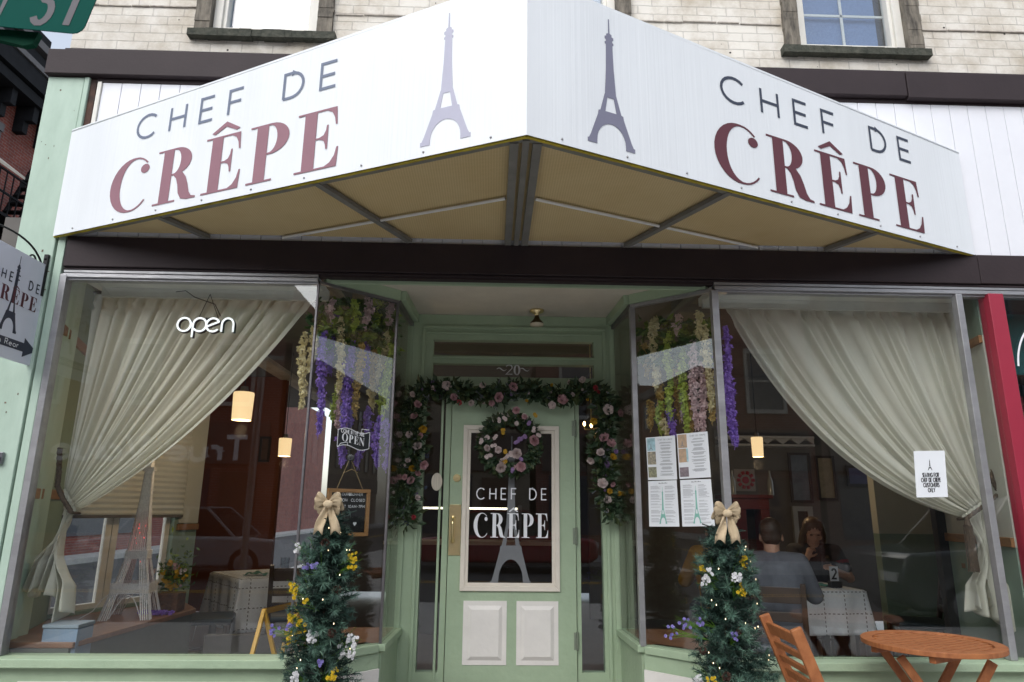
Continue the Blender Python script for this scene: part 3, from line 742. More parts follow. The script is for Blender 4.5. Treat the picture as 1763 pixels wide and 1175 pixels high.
while zz > 1.28:
    a, b = (.010, .022)
    a, b = (a, b) if n % 2 else (b, a)
    mb.add([(*wp(-.03, a), zz), (*wp(1.06, a), zz), (*wp(1.06, b), zz-.021), (*wp(-.03, b), zz-.021)], [(0,1,2,3)]); zz -= .021; n += 1
part('pleated_blind', mb, mat('blind_fabric', (.74, .74, .68), .85, var=.05, trans=.35), sw, label='cream pleated blind', solid=.0008)
part('blind_rail', MB().bar((*wp(-.03, .016), zz), (*wp(1.06, .016), zz), .02, .022), mat('blind_rail_metal', (.12, .11, .10), .5), sw)
LZ = .62
part('window_ledge', solidpoly([(-2.655, 4.12), (-2.29, 4.12), (-2.17, 5.45), (-2.50, 5.95), (-2.92, 4.93)], LZ-.03, LZ), WOODTOP, shop, bevel=.004)
part('ledge_front', solidpoly([(-2.64, 4.12), (-2.31, 4.12), (-2.19, 5.44), (-2.50, 5.90), (-2.90, 4.95)], .1, LZ-.031), mat('grey_green_board', (.10, .115, .10), .6), shop)
parts('window_board', MB().box((-2.60, 4.04, .45), (XL1-.02, 4.118, .53)).box((XR0+.03, 4.04, .45), (3.05, 4.118, .53)), WOODTOP, shop)
mb = solidpoly([(XL1+.005, 4.08), (-.66, 4.41), (-.64, 4.93), (-1.12, 4.93), (-1.12, 4.14)], SILL-.03, SILL+.019)
part('corner_shelf', mb, WOODTOP, shop)
mb = solidpoly([(XR0-.005, 4.08), (.945, 4.41), (.925, 4.93), (1.40, 4.93), (1.40, 4.14)], SILL-.03, SILL+.019)
part('corner_shelf', mb, WOODTOP, shop)
mb = MB().box((-1.9, 4.96, .1), (WL-.01, 5.02, SILL-.04)).box((WR+.01, 4.96, .1), (2.2, 5.02, SILL-.04)); parts('ledge_back', mb, mat('dark_board', (.05, .045, .04), .7), shop)
# right hand inside wall, splayed, then the alcove behind the tables
T0, T1, T2 = (3.06, 4.06), (3.27, 4.98), (4.30, 6.50)
mb = MB(); wedge(mb, T0, T1, .1, .1, 1.17, 1); wedge(mb, T0, T1, .1, 2.45, 3.05, 1); wedge(mb, T1, T2, .1, .1, 1.17, 1); mb.box((3.62, 6.50, .1), (4.5, 6.6, 1.17))
part('right_wall_green', mb, IN_G, shop)
mb = MB(); wedge(mb, T0, T1, .1, 1.171, 2.449, 1); wedge(mb, T1, T2, .1, 1.171, 3.05, 1); mb.box((3.62, 6.50, 1.171), (4.5, 6.6, 3.05))
part('right_wallpaper', mb, IN_W, shop)
mb = MB(); wedge(mb, T0, T1, .02, 1.17, 1.225, -1); wedge(mb, T0, T1, .02, 2.40, 2.45, -1); wedge(mb, T1, T2, .02, 1.17, 1.225, -1)
parts('chair_rail', mb, OAK, shop, bevel=.003)
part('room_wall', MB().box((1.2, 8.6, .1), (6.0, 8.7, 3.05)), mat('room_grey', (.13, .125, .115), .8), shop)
# ------------------------------------------------------------------ the awning
AZ0, AZ1, AZE = 2.952, 3.77, 3.66
AL, AC, AR = (-2.685, 3.952), (.128, 2.664), (3.015, 3.952)
def fabric(name, c, stripe=.5):
    m = mat(name, c, .38, col2=[k*.91 for k in c], scale=3, spec=.5, stretch=(1, 1, .12))
    nt = m.node_tree; b = nt.nodes['Principled BSDF']
    tc = nt.nodes['Texture Coordinate']; sx = nt.nodes.new('ShaderNodeSeparateXYZ'); nt.links.new(tc.outputs['Object'], sx.inputs[0])
    n = nt.nodes.new('ShaderNodeTexNoise'); n.noise_dimensions = '1D'; n.inputs['Scale'].default_value = 60; n.inputs['Detail'].default_value = 3
    nt.links.new(sx.outputs['X'], n.inputs['W'])
    n2 = nt.nodes.new('ShaderNodeTexNoise'); n2.inputs['Scale'].default_value = 2.2; nt.links.new(tc.outputs['Object'], n2.inputs['Vector'])
    ad = nt.nodes.new('ShaderNodeMath'); ad.operation = 'MULTIPLY_ADD'; ad.inputs[1].default_value = 5; nt.links.new(n2.outputs[0], ad.inputs[0]); nt.links.new(n.outputs[0], ad.inputs[2])
    bp = nt.nodes.new('ShaderNodeBump'); bp.inputs['Strength'].default_value = .26; bp.inputs['Distance'].default_value = .005
    nt.links.new(ad.outputs[0], bp.inputs['Height']); nt.links.new(bp.outputs[0], b.inputs['Normal'])
    return m
VINW = fabric('white_awning_vinyl', (.80, .83, .85))
AFR = mat('awning_frame_paint', (.17, .165, .15), .5, var=.2, scale=8, bump=.1)
YEL = mat('yellowed_edge', (.42, .33, .02), .6, var=.35, scale=12)
def net_mat():
    m = mat('tan_mesh_underside', (.74, .60, .34), .75, col2=(.66, .51, .26), scale=1.6, trans=.2)
    nt = m.node_tree; b = nt.nodes['Principled BSDF']; tc = nt.nodes['Texture Coordinate']
    mp = nt.nodes.new('ShaderNodeMapping'); mp.inputs['Rotation'].default_value = (0, 0, R(45)); mp.inputs['Scale'].default_value = (105, 105, 105)
    nt.links.new(tc.outputs['Object'], mp.inputs[0]); ch = nt.nodes.new('ShaderNodeTexChecker'); ch.inputs['Scale'].default_value = 1
    ch.inputs['Color1'].default_value = (1, 1, 1, 1); ch.inputs['Color2'].default_value = (.80, .78, .74, 1)
    nt.links.new(mp.outputs[0], ch.inputs['Vector'])
    rp = nt.nodes['Color Ramp']; mx = nt.nodes.new('ShaderNodeMixRGB'); mx.blend_type = 'MULTIPLY'; mx.inputs[0].default_value = .9
    nt.links.new(rp.outputs[0], mx.inputs[1]); nt.links.new(ch.outputs[0], mx.inputs[2]); nt.links.new(mx.outputs[0], b.inputs['Base Color'])
    return m
aw = thing('awning', 'large white pointed awning lettered CHEF DE CRÊPE over the shopfront', 'awning', (AC[0], 3.95, AZ0))
def face(p, q, name, label):
    name_l = p == AL
    """skin of one side, slightly slack, hemmed; returns its frame"""
    P0, Q0 = Vector((*p, 0)), Vector((*q, 0)); L = (Q0-P0).length; ux = (Q0-P0)/L; n = ux.cross(Z3)
    if n.y > 0: n = -n
    mb = MB(); NX, NZ = 90, 16; random.seed(5)
    for i in range(NX+1):
        for j in range(NZ+1):
            u, v = i/NX, j/NZ
            zt = AZE+(AZ1-AZE)*(u if name_l else 1-u); z = AZ0-.012+(zt-AZ0+.012)*v
            
            d = 0
            
            mb.v.append(P0+ux*(u*L)+Z3*z+n*d)
    for i in range(NX):
        for j in range(NZ):
            a = i*(NZ+1)+j; f = (a, a+NZ+1, a+NZ+2, a+1); mb.f.append(f); mb.mi.append(0)
    o = part(name, mb, VINW, aw, label=label, solid=.002)
    return o, P0, ux, n, L
fl, pl, ul, nl, LL = face(AL, AC, 'fabric_face', 'left fabric face of the awning, brighter, with lettering paled by painted sky glare')
fr_, pr, ur, nr, LR = face(AC, AR, 'fabric_face', 'right fabric face of the awning with dark maroon lettering')
part('fabric_top', MB().extrude([(AL[0], 3.97, AZE-.004), (AC[0], AC[1]+.02, AZ1-.004), (AR[0], 3.97, AZE-.004)], (0, 0, .003)), VINW, aw)
rm = MB()
rm.tube([(AL[0], AL[1], AZE-.012), (AC[0], AC[1]+.004, AZ1-.012), (AR[0], AR[1], AZE-.012)], .005, 8)
part('top_hem', rm, VINW, aw, smooth='all')
rm = MB(); random.seed(8)
for (p, q) in ((AL, AC), (AC, AR)):
    for i in range(40):
        a, b = along(p, q, i/40), along(p, q, (i+1)/40)
        w = random.uniform(.006, .012)
        rm.bar((a[0], a[1]+.016, AZ0-.012), (b[0], b[1]+.016, AZ0-.012), .014, w)
part('yellow_trim', rm, YEL, aw)
# frame below
rm = MB()
for (p, q) in ((AL, AC), (AC, AR)):
    rm.bar((p[0], p[1]+.045, AZ0+.006), (q[0], q[1]+.045, AZ0+.006), .045, .024)
for dx in (-.052, 0, .052):
    rm.bar((AC[0]+dx, AC[1]+.05+abs(dx)*.5, AZ0+.002), (AC[0]+dx, 3.95, AZ0+.002), .040 if dx else .03, .03)
for t, s in ((.63, 0), (.272, 0)):
    pa = along(AL, AC, t); rm.bar((pa[0], pa[1]+.04, AZ0+.001), (pa[0]+.43*((3.95-pa[1])/.9), 3.95, AZ0+.001), .035, .024)
    pa = along(AR, AC, t); rm.bar((pa[0], pa[1]+.04, AZ0+.001), (pa[0]-.43*((3.95-pa[1])/.9), 3.95, AZ0+.001), .035, .024)
part('frame_bar', rm, AFR, aw)
rm = MB(); rm.tube([(AC[0]-.08, 3.33, AZ0+.004), (-1.30, 3.94, AZ0+.004)], .009, 8).tube([(AC[0]+.08, 3.33, AZ0+.004), (1.63, 3.94, AZ0+.004)], .009, 8)
part('frame_tube', rm, mat('galvanised', (.70, .70, .68), .5, metal=.2), aw)
part('mesh_underside', MB().extrude([(AL[0]+.05, 3.952, AZ0+.022), (AC[0], AC[1]+.03, AZ0+.022), (AR[0]-.05, 3.952, AZ0+.022)], (0, 0, .003)), net_mat(), aw)
mb = MB(); random.seed(2)
for (p, n, L, u) in ((pl, nl, LL, ul), (pr, nr, LR, ur)):
    for i in range(9):
        c = p+u*(L*(i+.5)/9)+n*.002+Z3*(AZ0+.012); mb.ball(c, .006, 8)
part('snap_button', mb, ALU, aw, smooth='all')
# lettering: where each line starts is measured along the face
INK = mat('dark_navy_ink', (.035, .045, .075), .6, var=.05); INK_GLARE = mat('navy_ink_sky_glare', (.14, .17, .24), .5, var=.06)  # left-face inks are paler copies with sky glare painted into the colour
MAR = mat('maroon_ink', (.11, .024, .036), .6, var=.05); MAR_GLARE = mat('maroon_ink_sky_glare', (.27, .125, .155), .5, var=.07)
LIL = mat('lilac_grey_ink', (.19, .19, .26), .6, var=.05); LIL_GLARE = mat('lilac_ink_sky_glare', (.43, .43, .53), .5, var=.05)
def ffr(P0, ux, n, x, z): return (P0+ux*x+Z3*z+n*.0015, ux, Z3, n)
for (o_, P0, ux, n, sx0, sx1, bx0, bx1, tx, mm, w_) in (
        (fl, pl, ul, nl, .60, 2.04, .46, 2.09, 2.69, (INK_GLARE, MAR_GLARE, LIL_GLARE), 'glare-tinted'),
        (fr_, pr, ur, nr, 1.13, 2.645, 1.07, 2.69, .441, (INK, MAR, LIL), 'dark')):
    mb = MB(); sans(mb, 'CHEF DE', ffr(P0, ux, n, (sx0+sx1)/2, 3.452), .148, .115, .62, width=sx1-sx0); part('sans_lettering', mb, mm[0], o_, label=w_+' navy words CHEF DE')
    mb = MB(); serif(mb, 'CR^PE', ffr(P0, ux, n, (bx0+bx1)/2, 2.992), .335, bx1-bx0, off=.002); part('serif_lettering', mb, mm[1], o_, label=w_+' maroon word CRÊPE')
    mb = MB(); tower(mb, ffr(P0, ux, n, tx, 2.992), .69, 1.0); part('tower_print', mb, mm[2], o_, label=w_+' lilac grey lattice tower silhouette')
# ------------------------------------------------------------------ neighbour's shopfront on the right
nb = thing('neighbouring_shopfront', 'red framed shopfront next door at the right edge with a round white logo', 'shopfront', (3.6, 4.0, 0))
part('pillar', MB().box((3.062, 3.955, .0), (3.158, 4.05, 2.69)).box((3.159, 3.98, 0), (3.172, 4.06, 2.69)), RED, nb, bevel=.004)
ng = part('display_window', MB().box((3.172, 4.0, .5), (6.4, 4.008, 2.69)), GLASS2, nb)
part('bulkhead', MB().box((3.211, 3.97, 0), (6.4, 4.06, .5)), RED, nb)
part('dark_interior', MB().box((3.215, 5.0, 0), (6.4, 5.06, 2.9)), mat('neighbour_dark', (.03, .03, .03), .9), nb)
mb = MB()
for i, z in enumerate((1.0, 1.35, 1.7, 2.0, 2.28)): mb.box((3.22, 4.5, z), (5.6, 4.8, z+.03))
part('shelf', mb, mat('shop_shelf_wood', (.20, .11, .05), .6), nb)
mb = MB(); random.seed(4)
for z in (1.03, 1.38, 1.73, 2.03, 2.31):
    x = 3.24
    while x < 5.2:
        w, h = random.uniform(.05, .14), random.uniform(.06, .2); mb.box((x, 4.55, z), (x+w, 4.7, z+h), random.randrange(3)); x += w+.02
part('goods', mb, [mat('goods_yellow', (.4, .27, .04), .6), mat('goods_red', (.25, .03, .02), .6), mat('goods_teal', (.02, .10, .09), .6)], nb)
part('backdrop_panel', MB().box((3.215, 4.30, 2.25), (3.9, 4.32, 2.66)), mat('teal_panel', (.01, .10, .09), .6), nb)
mb = MB(); o = Vector((3.47, 3.998, 2.15)); f = (o, X3, Z3, -Y3)
quadstrip(mb, arc(0, 0, .21, .25, 0, 360, 40), .026, f, .001); quadstrip(mb, arc(0, .06, .26, .34, 100, 175, 14), .012, f, .0014)
mb.poly([[(-.20, .08), (-.12, .13), (-.03, .17), (.02, .2), (-.02, .1), (-.08, .07), (-.12, .09)]], f, .0018)
part('round_logo', mb, WHITEV, ng)
mb = MB(); sans(mb, 'S', (Vector((3.262, 3.998, 1.845)), X3, Z3, -Y3), .075, .17, .35, align='l'); part('window_letter', mb, WHITEV, ng)

# ------------------------------------------------------------------ small fittings on the front
mb = MB().box((-2.79, 3.94, 1.575), (-2.735, 3.962, 1.64)); mb.tube([(-2.76, 3.94, 1.607), (-2.76, 3.925, 1.607)], [.018, .016], 14)
single('lock_box', mb, mat('dull_steel', (.25, .25, .27), .35, metal=.9, var=.2), 'small steel key box fixed to the green corner post', 'key box', bevel=.003)
lt = thing('ceiling_light', 'small flared brass ceiling light on the porch ceiling above the door', 'ceiling light', (.31, 4.78, 2.65))
mb = MB().lathe([(0, 2.772), (.052, 2.770), (.05, 2.757), (.018, 2.742), (.014, 2.732)], (.31, 4.78, 0), 24); part('ceiling_rose', mb, BRASS, lt, smooth='all')
mb = MB().lathe([(.014, 2.732), (.018, 2.715), (.026, 2.70), (.046, 2.678), (.050, 2.668)], (.31, 4.78, 0), 24); part('shade', mb, mat('dark_bronze', (.09, .065, .03), .35, metal=.8), lt, smooth='all')
mb = MB().lathe([(.050, 2.668), (.049, 2.655), (.0, 2.648)], (.31, 4.78, 0), 24); part('lens', mb, mat('lamp_lens', (.6, .55, .42), .4), lt, smooth='all')

# bracket with a scroll, and the sign it carries
bx = -2.70
br_ = thing('sign_bracket', 'black wrought iron scroll bracket fixed to the green corner post', 'bracket', (bx, 3.95, 2.6))
part('wall_plate', MB().box((bx-.012, 3.945, 2.56), (bx+.014, 3.9645, 2.82)).ball((bx, 3.943, 2.79), .007, 8).ball((bx, 3.943, 2.60), .007, 8), BLACKM, br_, bevel=.003)
part('arm', MB().bar((bx, 3.95, 2.645), (bx, 3.02, 2.645), .012, .012), BLACKM, br_)
mb = MB()
mb.tube([Vector((bx, 3.94, 2.70))]+bez((bx, 3.94, 2.72), (bx, 3.86, 2.855), (bx, 3.60, 2.84), 10)+bez((bx, 3.60, 2.84), (bx, 3.35, 2.83), (bx, 3.05, 2.66), 8)[1:], .006, 8)
mb.tube([(bx, 3.93, 2.655)]+bez((bx, 3.915, 2.665), (bx, 3.82, 2.70), (bx, 3.81, 2.745), 6)+[(bx, 3.81+.028-.028*math.cos(a/10*PI*1.5), 2.745+.028*math.sin(a/10*PI*1.5)) for a in range(1, 11)], .0055, 8)
part('scroll', mb, BLACKM, br_, smooth='all')
SX = -2.70
hs = thing('hanging_sign', 'pale grey hanging sign lettered CHEF DE CRÊPE with an arrow, below the iron bracket', 'sign', (SX, 3.4, 1.95))
a = PX(80, 458, SX); b = PX(75, 638, SX)
yc = PX(23, 500, SX).y; sy1 = (a.y+b.y)/2; sz1 = a.z; sz0 = b.z
part('board', MB().box((SX-.008, 2*yc-sy1, sz0), (SX+.008, sy1, sz1)), mat('sign_grey_white', (.66, .69, .78), .45, var=.03, scale=2), hs, bevel=.002)
mb = MB()
for y in (sy1-.07, 2*(PX(23, 500, SX).y)-sy1+.07):
    for k in range(4):
        zc = 2.635-.011-k*.02
        if zc < sz1+.005: break
        ring_ = [(0 if k % 2 else .0, .008*math.cos(t), .013*math.sin(t)) for t in [i/10*2*PI for i in range(11)]]
        mb.tube([Vector((SX+(p[1] if k % 2 else 0), y+(0 if k % 2 else p[1]), zc+p[2])) for p in ring_], .0022, 6, False)
    mb.box((SX-.012, y-.008, sz1-.05), (SX+.012, y+.008, sz1+.006)); mb.tube([(SX, y, sz1), (SX, y, 2.645)], .003, 6)
part('chain', mb, ALU, hs)
sf = lambda y, z: (Vector((SX+.0085, y, z)), Y3, Z3, X3)
H = sz1-sz0; yc = PX(23, 500, SX).y; hw_ = PX(60, 525, SX).y-yc
NAVY = mat('sign_navy', (.03, .035, .06), .5)
mb = MB(); sans(mb, 'CHEF DE', sf(yc, sz0+H*.69), H*.082, .15, .75, width=hw_*2, off=.001); part('sans_lettering', mb, NAVY, hs)
mb = MB(); serif(mb, 'CR^PE', sf(yc, sz0+H*.505), H*.135, hw_*2, off=.001, heavy=0); part('serif_lettering', mb, mat('sign_maroon', (.09, .018, .03), .5), hs)
mb = MB(); tower(mb, sf(yc+.0, sz0+H*.24), H*.715, .85, off=.0005); part('tower_print', mb, NAVY, hs)
mb = MB(); za = sz0+H*.105
mb.poly([[(-.40, za), (hw_*.78, za), (hw_*.78, za-.03), (hw_*1.35, za+.025), (hw_*.78, za+.08), (hw_*.78, za+.05), (-.40, za+.05)]], (Vector((SX+.0085, yc, 0)), Y3, Z3, X3), .001)
part('arrow', mb, NAVY, hs)
mb = MB(); sans(mb, 'Parking in Rear', sf(yc-.09, za+.012), .030, .14, .24, width=hw_*2, off=.002); part('arrow_lettering', mb, WHITEV, hs)

# street sign close to the camera, blades on a pole just outside the frame
ss = thing('street_sign', 'large green street sign with grey letters N ST at the top left corner', 'street sign', (-2.2, 1.9, 0))
SGR = mat('sign_green', (.002, .075, .058), .7, var=.08, scale=4, spec=.08)
SLET = mat('sign_letter_grey', (.17, .165, .175), .7, spec=.1)
v0 = PY(140, 59, 1.9); rot = R(-4.5); ux = Vector((math.cos(rot), 0, math.sin(rot))); uz = Vector((-math.sin(rot)*1.0+.12, 0, 1)).normalized()
o = v0 - ux*1.2
bl_ = [(0, 0), (1.17, 0)]+[(1.17+.03*math.sin(R(t)), .03-.03*math.cos(R(t))) for t in (30, 60, 90)]+[(1.2, .22)]+[(1.17+.03*math.cos(R(t)), .22+.03*math.sin(R(t))) for t in (30, 60, 90)]+[(0, .25)]
mb = MB().poly([bl_], (o+Y3*.004, ux, uz, -Y3), .004)
part('blade', mb, SGR, ss)
mb = MB(); lf = (o+Y3*.0, ux, uz, -Y3)
sans(mb, 'N ST', (o+ux*1.172+uz*.026, ux, uz, -Y3), .165, .13, .34, align='r', off=.001, width=.309); part('sign_lettering', mb, SLET, ss)
w0 = PY(68, 62, 1.95); 
mb = MB().extrude([PY(-30, 48, 1.93), PY(67, 56, 1.93), PY(56, 76, 1.93), PY(40, 79, 1.93), PY(-30, 62, 1.93)], (0, .02, 0)); part('lower_blade', mb, mat('sign_green_dark', (.002, .04, .022), .7, spec=.08), ss)
part('pole', MB().tube([(-2.05, 1.99, 0), (-2.05, 1.99, 3.1)], .03, 16).bar((-2.05, 1.97, 2.66), (-1.9, 1.91, 2.66), .03, .03), mat('galvanised_pole', (.4, .4, .4), .45, metal=.7), ss, smooth=True)

# ------------------------------------------------------------------ brick building across the side street
fb = thing('brick_building', 'dark red brick building with heavy cornices and a fire escape beyond the corner', 'building', (-12.2, 12, 0))
BX = -12.0; BY1 = 16.45
mb = MB().box((BX-6, 4, -.15), (BX, BY1, 12.3)); part('brick_wall', mb, BRICKR, fb)
fb2 = thing('brick_building', 'plain brick building further down the side street, seen through the side window', 'building', (-12.5, 30, 0))
part('brick_wall', MB().box((-18, 17.6, -.15), (-11.6, 48, 7.5)), BRICKR, fb2)
part('shop_glass', MB().box((-11.6, 18.5, .5), (-11.55, 24, 3.0)).box((-11.6, 26, .5), (-11.55, 33, 3.0)), mat('street_window_glass', (.05, .06, .08), .1), fb2)
DG = mat('dark_cornice_paint', (.016, .017, .02), .75, var=.2, scale=5, spec=.1); GG = mat('grey_stone_trim', (.12, .115, .12), .7, var=.15)
mb = MB().box((BX, 4, 11.0), (BX+.55, BY1+.4, 11.25)).box((BX, 4, 11.3), (BX+.65, BY1+.5, 11.75)).box((BX, 4, 11.75), (BX+.4, BY1+.2, 12.4))
y = 4.3
while y < BY1: mb.box((BX, y, 10.6), (BX+.45, y+.18, 11.0)); mb.box((BX, y, 10.3), (BX+.25, y+.18, 10.6)); y += .8
part('cornice', mb, DG, fb)
mb = MB().box((BX+.001, 4, 11.76), (BX+.7, BY1+.5, 11.9)).box((BX, 4, 12.5), (BX+.5, BY1+.3, 12.7)); part('cornice_edge', mb, GG, fb)
mb = MB().box((BX-5.8, 7, 12.31), (BX-.3, BY1-.1, 13.3)); part('parapet', mb, BRICKR, fb)
mb = MB().box((BX-5.9, 7, 13.3), (BX-.15, BY1, 13.55)); part('parapet_cap', mb, DG, fb)
mb = MB()
wn = None
for k, z in enumerate((2.0, 5.2, 8.3)):
    for j, y in enumerate((6.0, 8.6, 11.2, 14.1)):
        w = part('window', MB().box((BX+.005, y, z), (BX+.03, y+.95, z+1.75)), mat('far_window_glass', (.12, .13, .15), .15), fb)
        m2 = MB(); m2.box((BX+.0, y-.09, z-.12), (BX+.10, y+1.04, z-.001)).box((BX, y-.09, z+1.751), (BX+.1, y+1.04, z+1.95)).box((BX+.005, y-.08, z), (BX+.06, y-.001, z+1.75)).box((BX+.005, y+.951, z), (BX+.06, y+1.03, z+1.75)).box((BX+.031, y, z+.85), (BX+.05, y+.95, z+.90))
        part('frame', m2, GG, w)
        m2 = MB()
        for q in range(9): m2.box((BX+.031, y+.05+q*.1, z+.91), (BX+.04, y+.12+q*.1, z+1.74))
        part('shutter_slats', m2, mat('grey_slats', (.14, .14, .15), .6), w)
part('awning_panel', MB().extrude([(BX+.05, 13.0, 9.4), (BX+1.0, 13.0, 8.7), (BX+1.0, 14.9, 8.7), (BX+.05, 14.9, 9.4)], (0, 0, .06)), mat('pale_canvas', (.50, .45, .38), .8), fb)
fe = None
mb = MB(); IR = mat('fire_escape_iron', (.012, .012, .014), .8, spec=.1)
fe = part('fire_escape', MB().box((BX, 11.6, 7.55), (BX+1.1, BY1-.1, 7.62)).box((BX, 11.6, 4.45), (BX+1.1, BY1-.1, 4.52)), IR, fb)
mb = MB()
for z in (7.62, 4.52):
    for h in (.45, .95): mb.bar((BX+1.08, 11.6, z+h), (BX+1.08, BY1-.1, z+h), .04, .04); mb.bar((BX, BY1-.12, z+h), (BX+1.08, BY1-.12, z+h), .04, .04)
    y = 11.6
    while y < BY1-.1: mb.bar((BX+1.08, y, z), (BX+1.08, y, z+.95), .022, .022); y += .22
part('railing', mb, IR, fe)
mb = MB()
mb.bar((BX+.35, 12.0, 4.52), (BX+.35, 15.4, 7.6), .05, .16); mb.bar((BX+.95, 12.0, 4.52), (BX+.95, 15.4, 7.6), .05, .16)
for i in range(14): t = (i+.5)/14; mb.box((BX+.35, 12.0+3.4*t-.1, 4.52+3.08*t), (BX+.95, 12.0+3.4*t+.12, 4.55+3.08*t))
for y in (11.7, 13.6, 15.6, BY1-.2):
    for z in (7.55, 4.45): mb.bar((BX, y, z-.9), (BX+1.05, y, z), .05, .05)
mb.bar((BX+.5, 15.0, 7.6), (BX+.5, 16.3, 10.6), .05, .12); mb.bar((BX+.95, 15.0, 7.6), (BX+.95, 16.3, 10.6), .05, .12)
for i in range(12): t = (i+.5)/12; mb.box((BX+.5, 15.0+1.3*t-.1, 7.6+3*t), (BX+.95, 15.0+1.3*t+.1, 7.63+3*t))
part('stair', mb, IR, fe)

# ------------------------------------------------------------------ the street behind the photographer (seen in the glass)
def street_house(x0, x1, h, m, label, floors, wcol, shopfront=True):
    t = thing('brick_building' if 'brick' in label else 'street_building', label, 'building', ((x0+x1)/2, -14, 0), group='buildings across the street')
    y = -12.0
    part('wall', MB().box((x0, y-8, 0), (x1, y, h)), m, t)
    part('cornice', MB().box((x0-.1, y+.001, h-.5), (x1+.1, y+.4, h+.1)), wcol, t)
    n = max(2, int((x1-x0)/2.3)); dx = (x1-x0)/n
    for k in range(floors):
        z = 4.3+k*3.1
        for j in range(n):
            xc = x0+dx*(j+.5)
            w = part('window', MB().box((xc-.5, y+.002, z), (xc+.5, y+.03, z+1.7)), mat('street_window_glass', (.05, .06, .08), .1), t)
            part('frame', MB().box((xc-.6, y+.002, z-.12), (xc+.6, y+.1, z-.001)).box((xc-.6, y+.002, z+1.701), (xc+.6, y+.1, z+1.85)).box((xc-.6, y+.002, z), (xc-.501, y+.08, z+1.7)).box((xc+.501, y+.002, z), (xc+.6, y+.08, z+1.7)).box((xc-.5, y+.031, z+.83), (xc+.5, y+.06, z+.89)), wcol, w)
    if shopfront:
        part('shop_window', MB().box((x0+.4, y+.002, .6), (x1-1.8, y+.03, 2.4)), mat('street_window_glass', (.05, .06, .08), .1), t)
        part('sign_board', MB().box((x0+.2, y+.002, 2.72-.2), (x1-.2, y+.12, 3.7)), mat('dull_sign_board', (.10, .075, .065), .6), t)
        part('shop_door', MB().box((x1-1.5, y+.002, 0), (x1-.5, y+.06, 2.3)), mat('street_door', (.10, .05, .03), .5), t)
    return t
PALE = mat('pale_stone', (.55, .53, .48), .8, var=.08); TANW = mat('tan_render', (.26, .22, .17), .8, var=.1)
DBR = mat('umber_brickwork', (.16, .09, .07), .85, var=.2, scale=8)
street_house(-24, -14.7, 8.4, DBR, 'umber brick building across the street by the corner', 1, GG)
h2 = street_house(-14.5, -6.2, 8.0, BRICKX, 'red brick building across the street with a white script sign', 1, PALE)
mb = MB(); sans(mb, 'True Value', (Vector((-9.7, -11.87, 2.62)), -X3, Z3, Y3), .66, .2, .16, width=5.4, off=.01); part('script_lettering', mb, mat('sign_white', (.9, .9, .9), .5), h2)
street_house(-6, 1.2, 6.6, TANW, 'low tan rendered building across the street', 0, GG)
street_house(1.4, 9.5, 8.0, BRICKX, 'red brick building across the street towards the right', 1, PALE)
street_house(19.3, 28, 8.8, BRICKX, 'red brick building far along the street to the right of the tall umber one', 2, GG)
street_house(28.3, 39, 10.5, DBR, 'umber brick building far along the street, second from its right end', 2, GG)
street_house(39.3, 56, 11, TANW, 'tan rendered building at the right end of the street', 2, GG)
street_house(-34, -24.3, 8.5, TANW, 'tan rendered building beyond the side street', 2, GG)
street_house(-46, -34.3, 10, BRICKX, 'red brick building second from the left end of the street', 2, GG)
street_house(-60, -46.3, 11, DBR, 'umber brick building at the left end of the street', 2, GG)
street_house(9.7, 19, 9.2, DBR, 'umber brick tall building across the street at the far right', 2, GG)
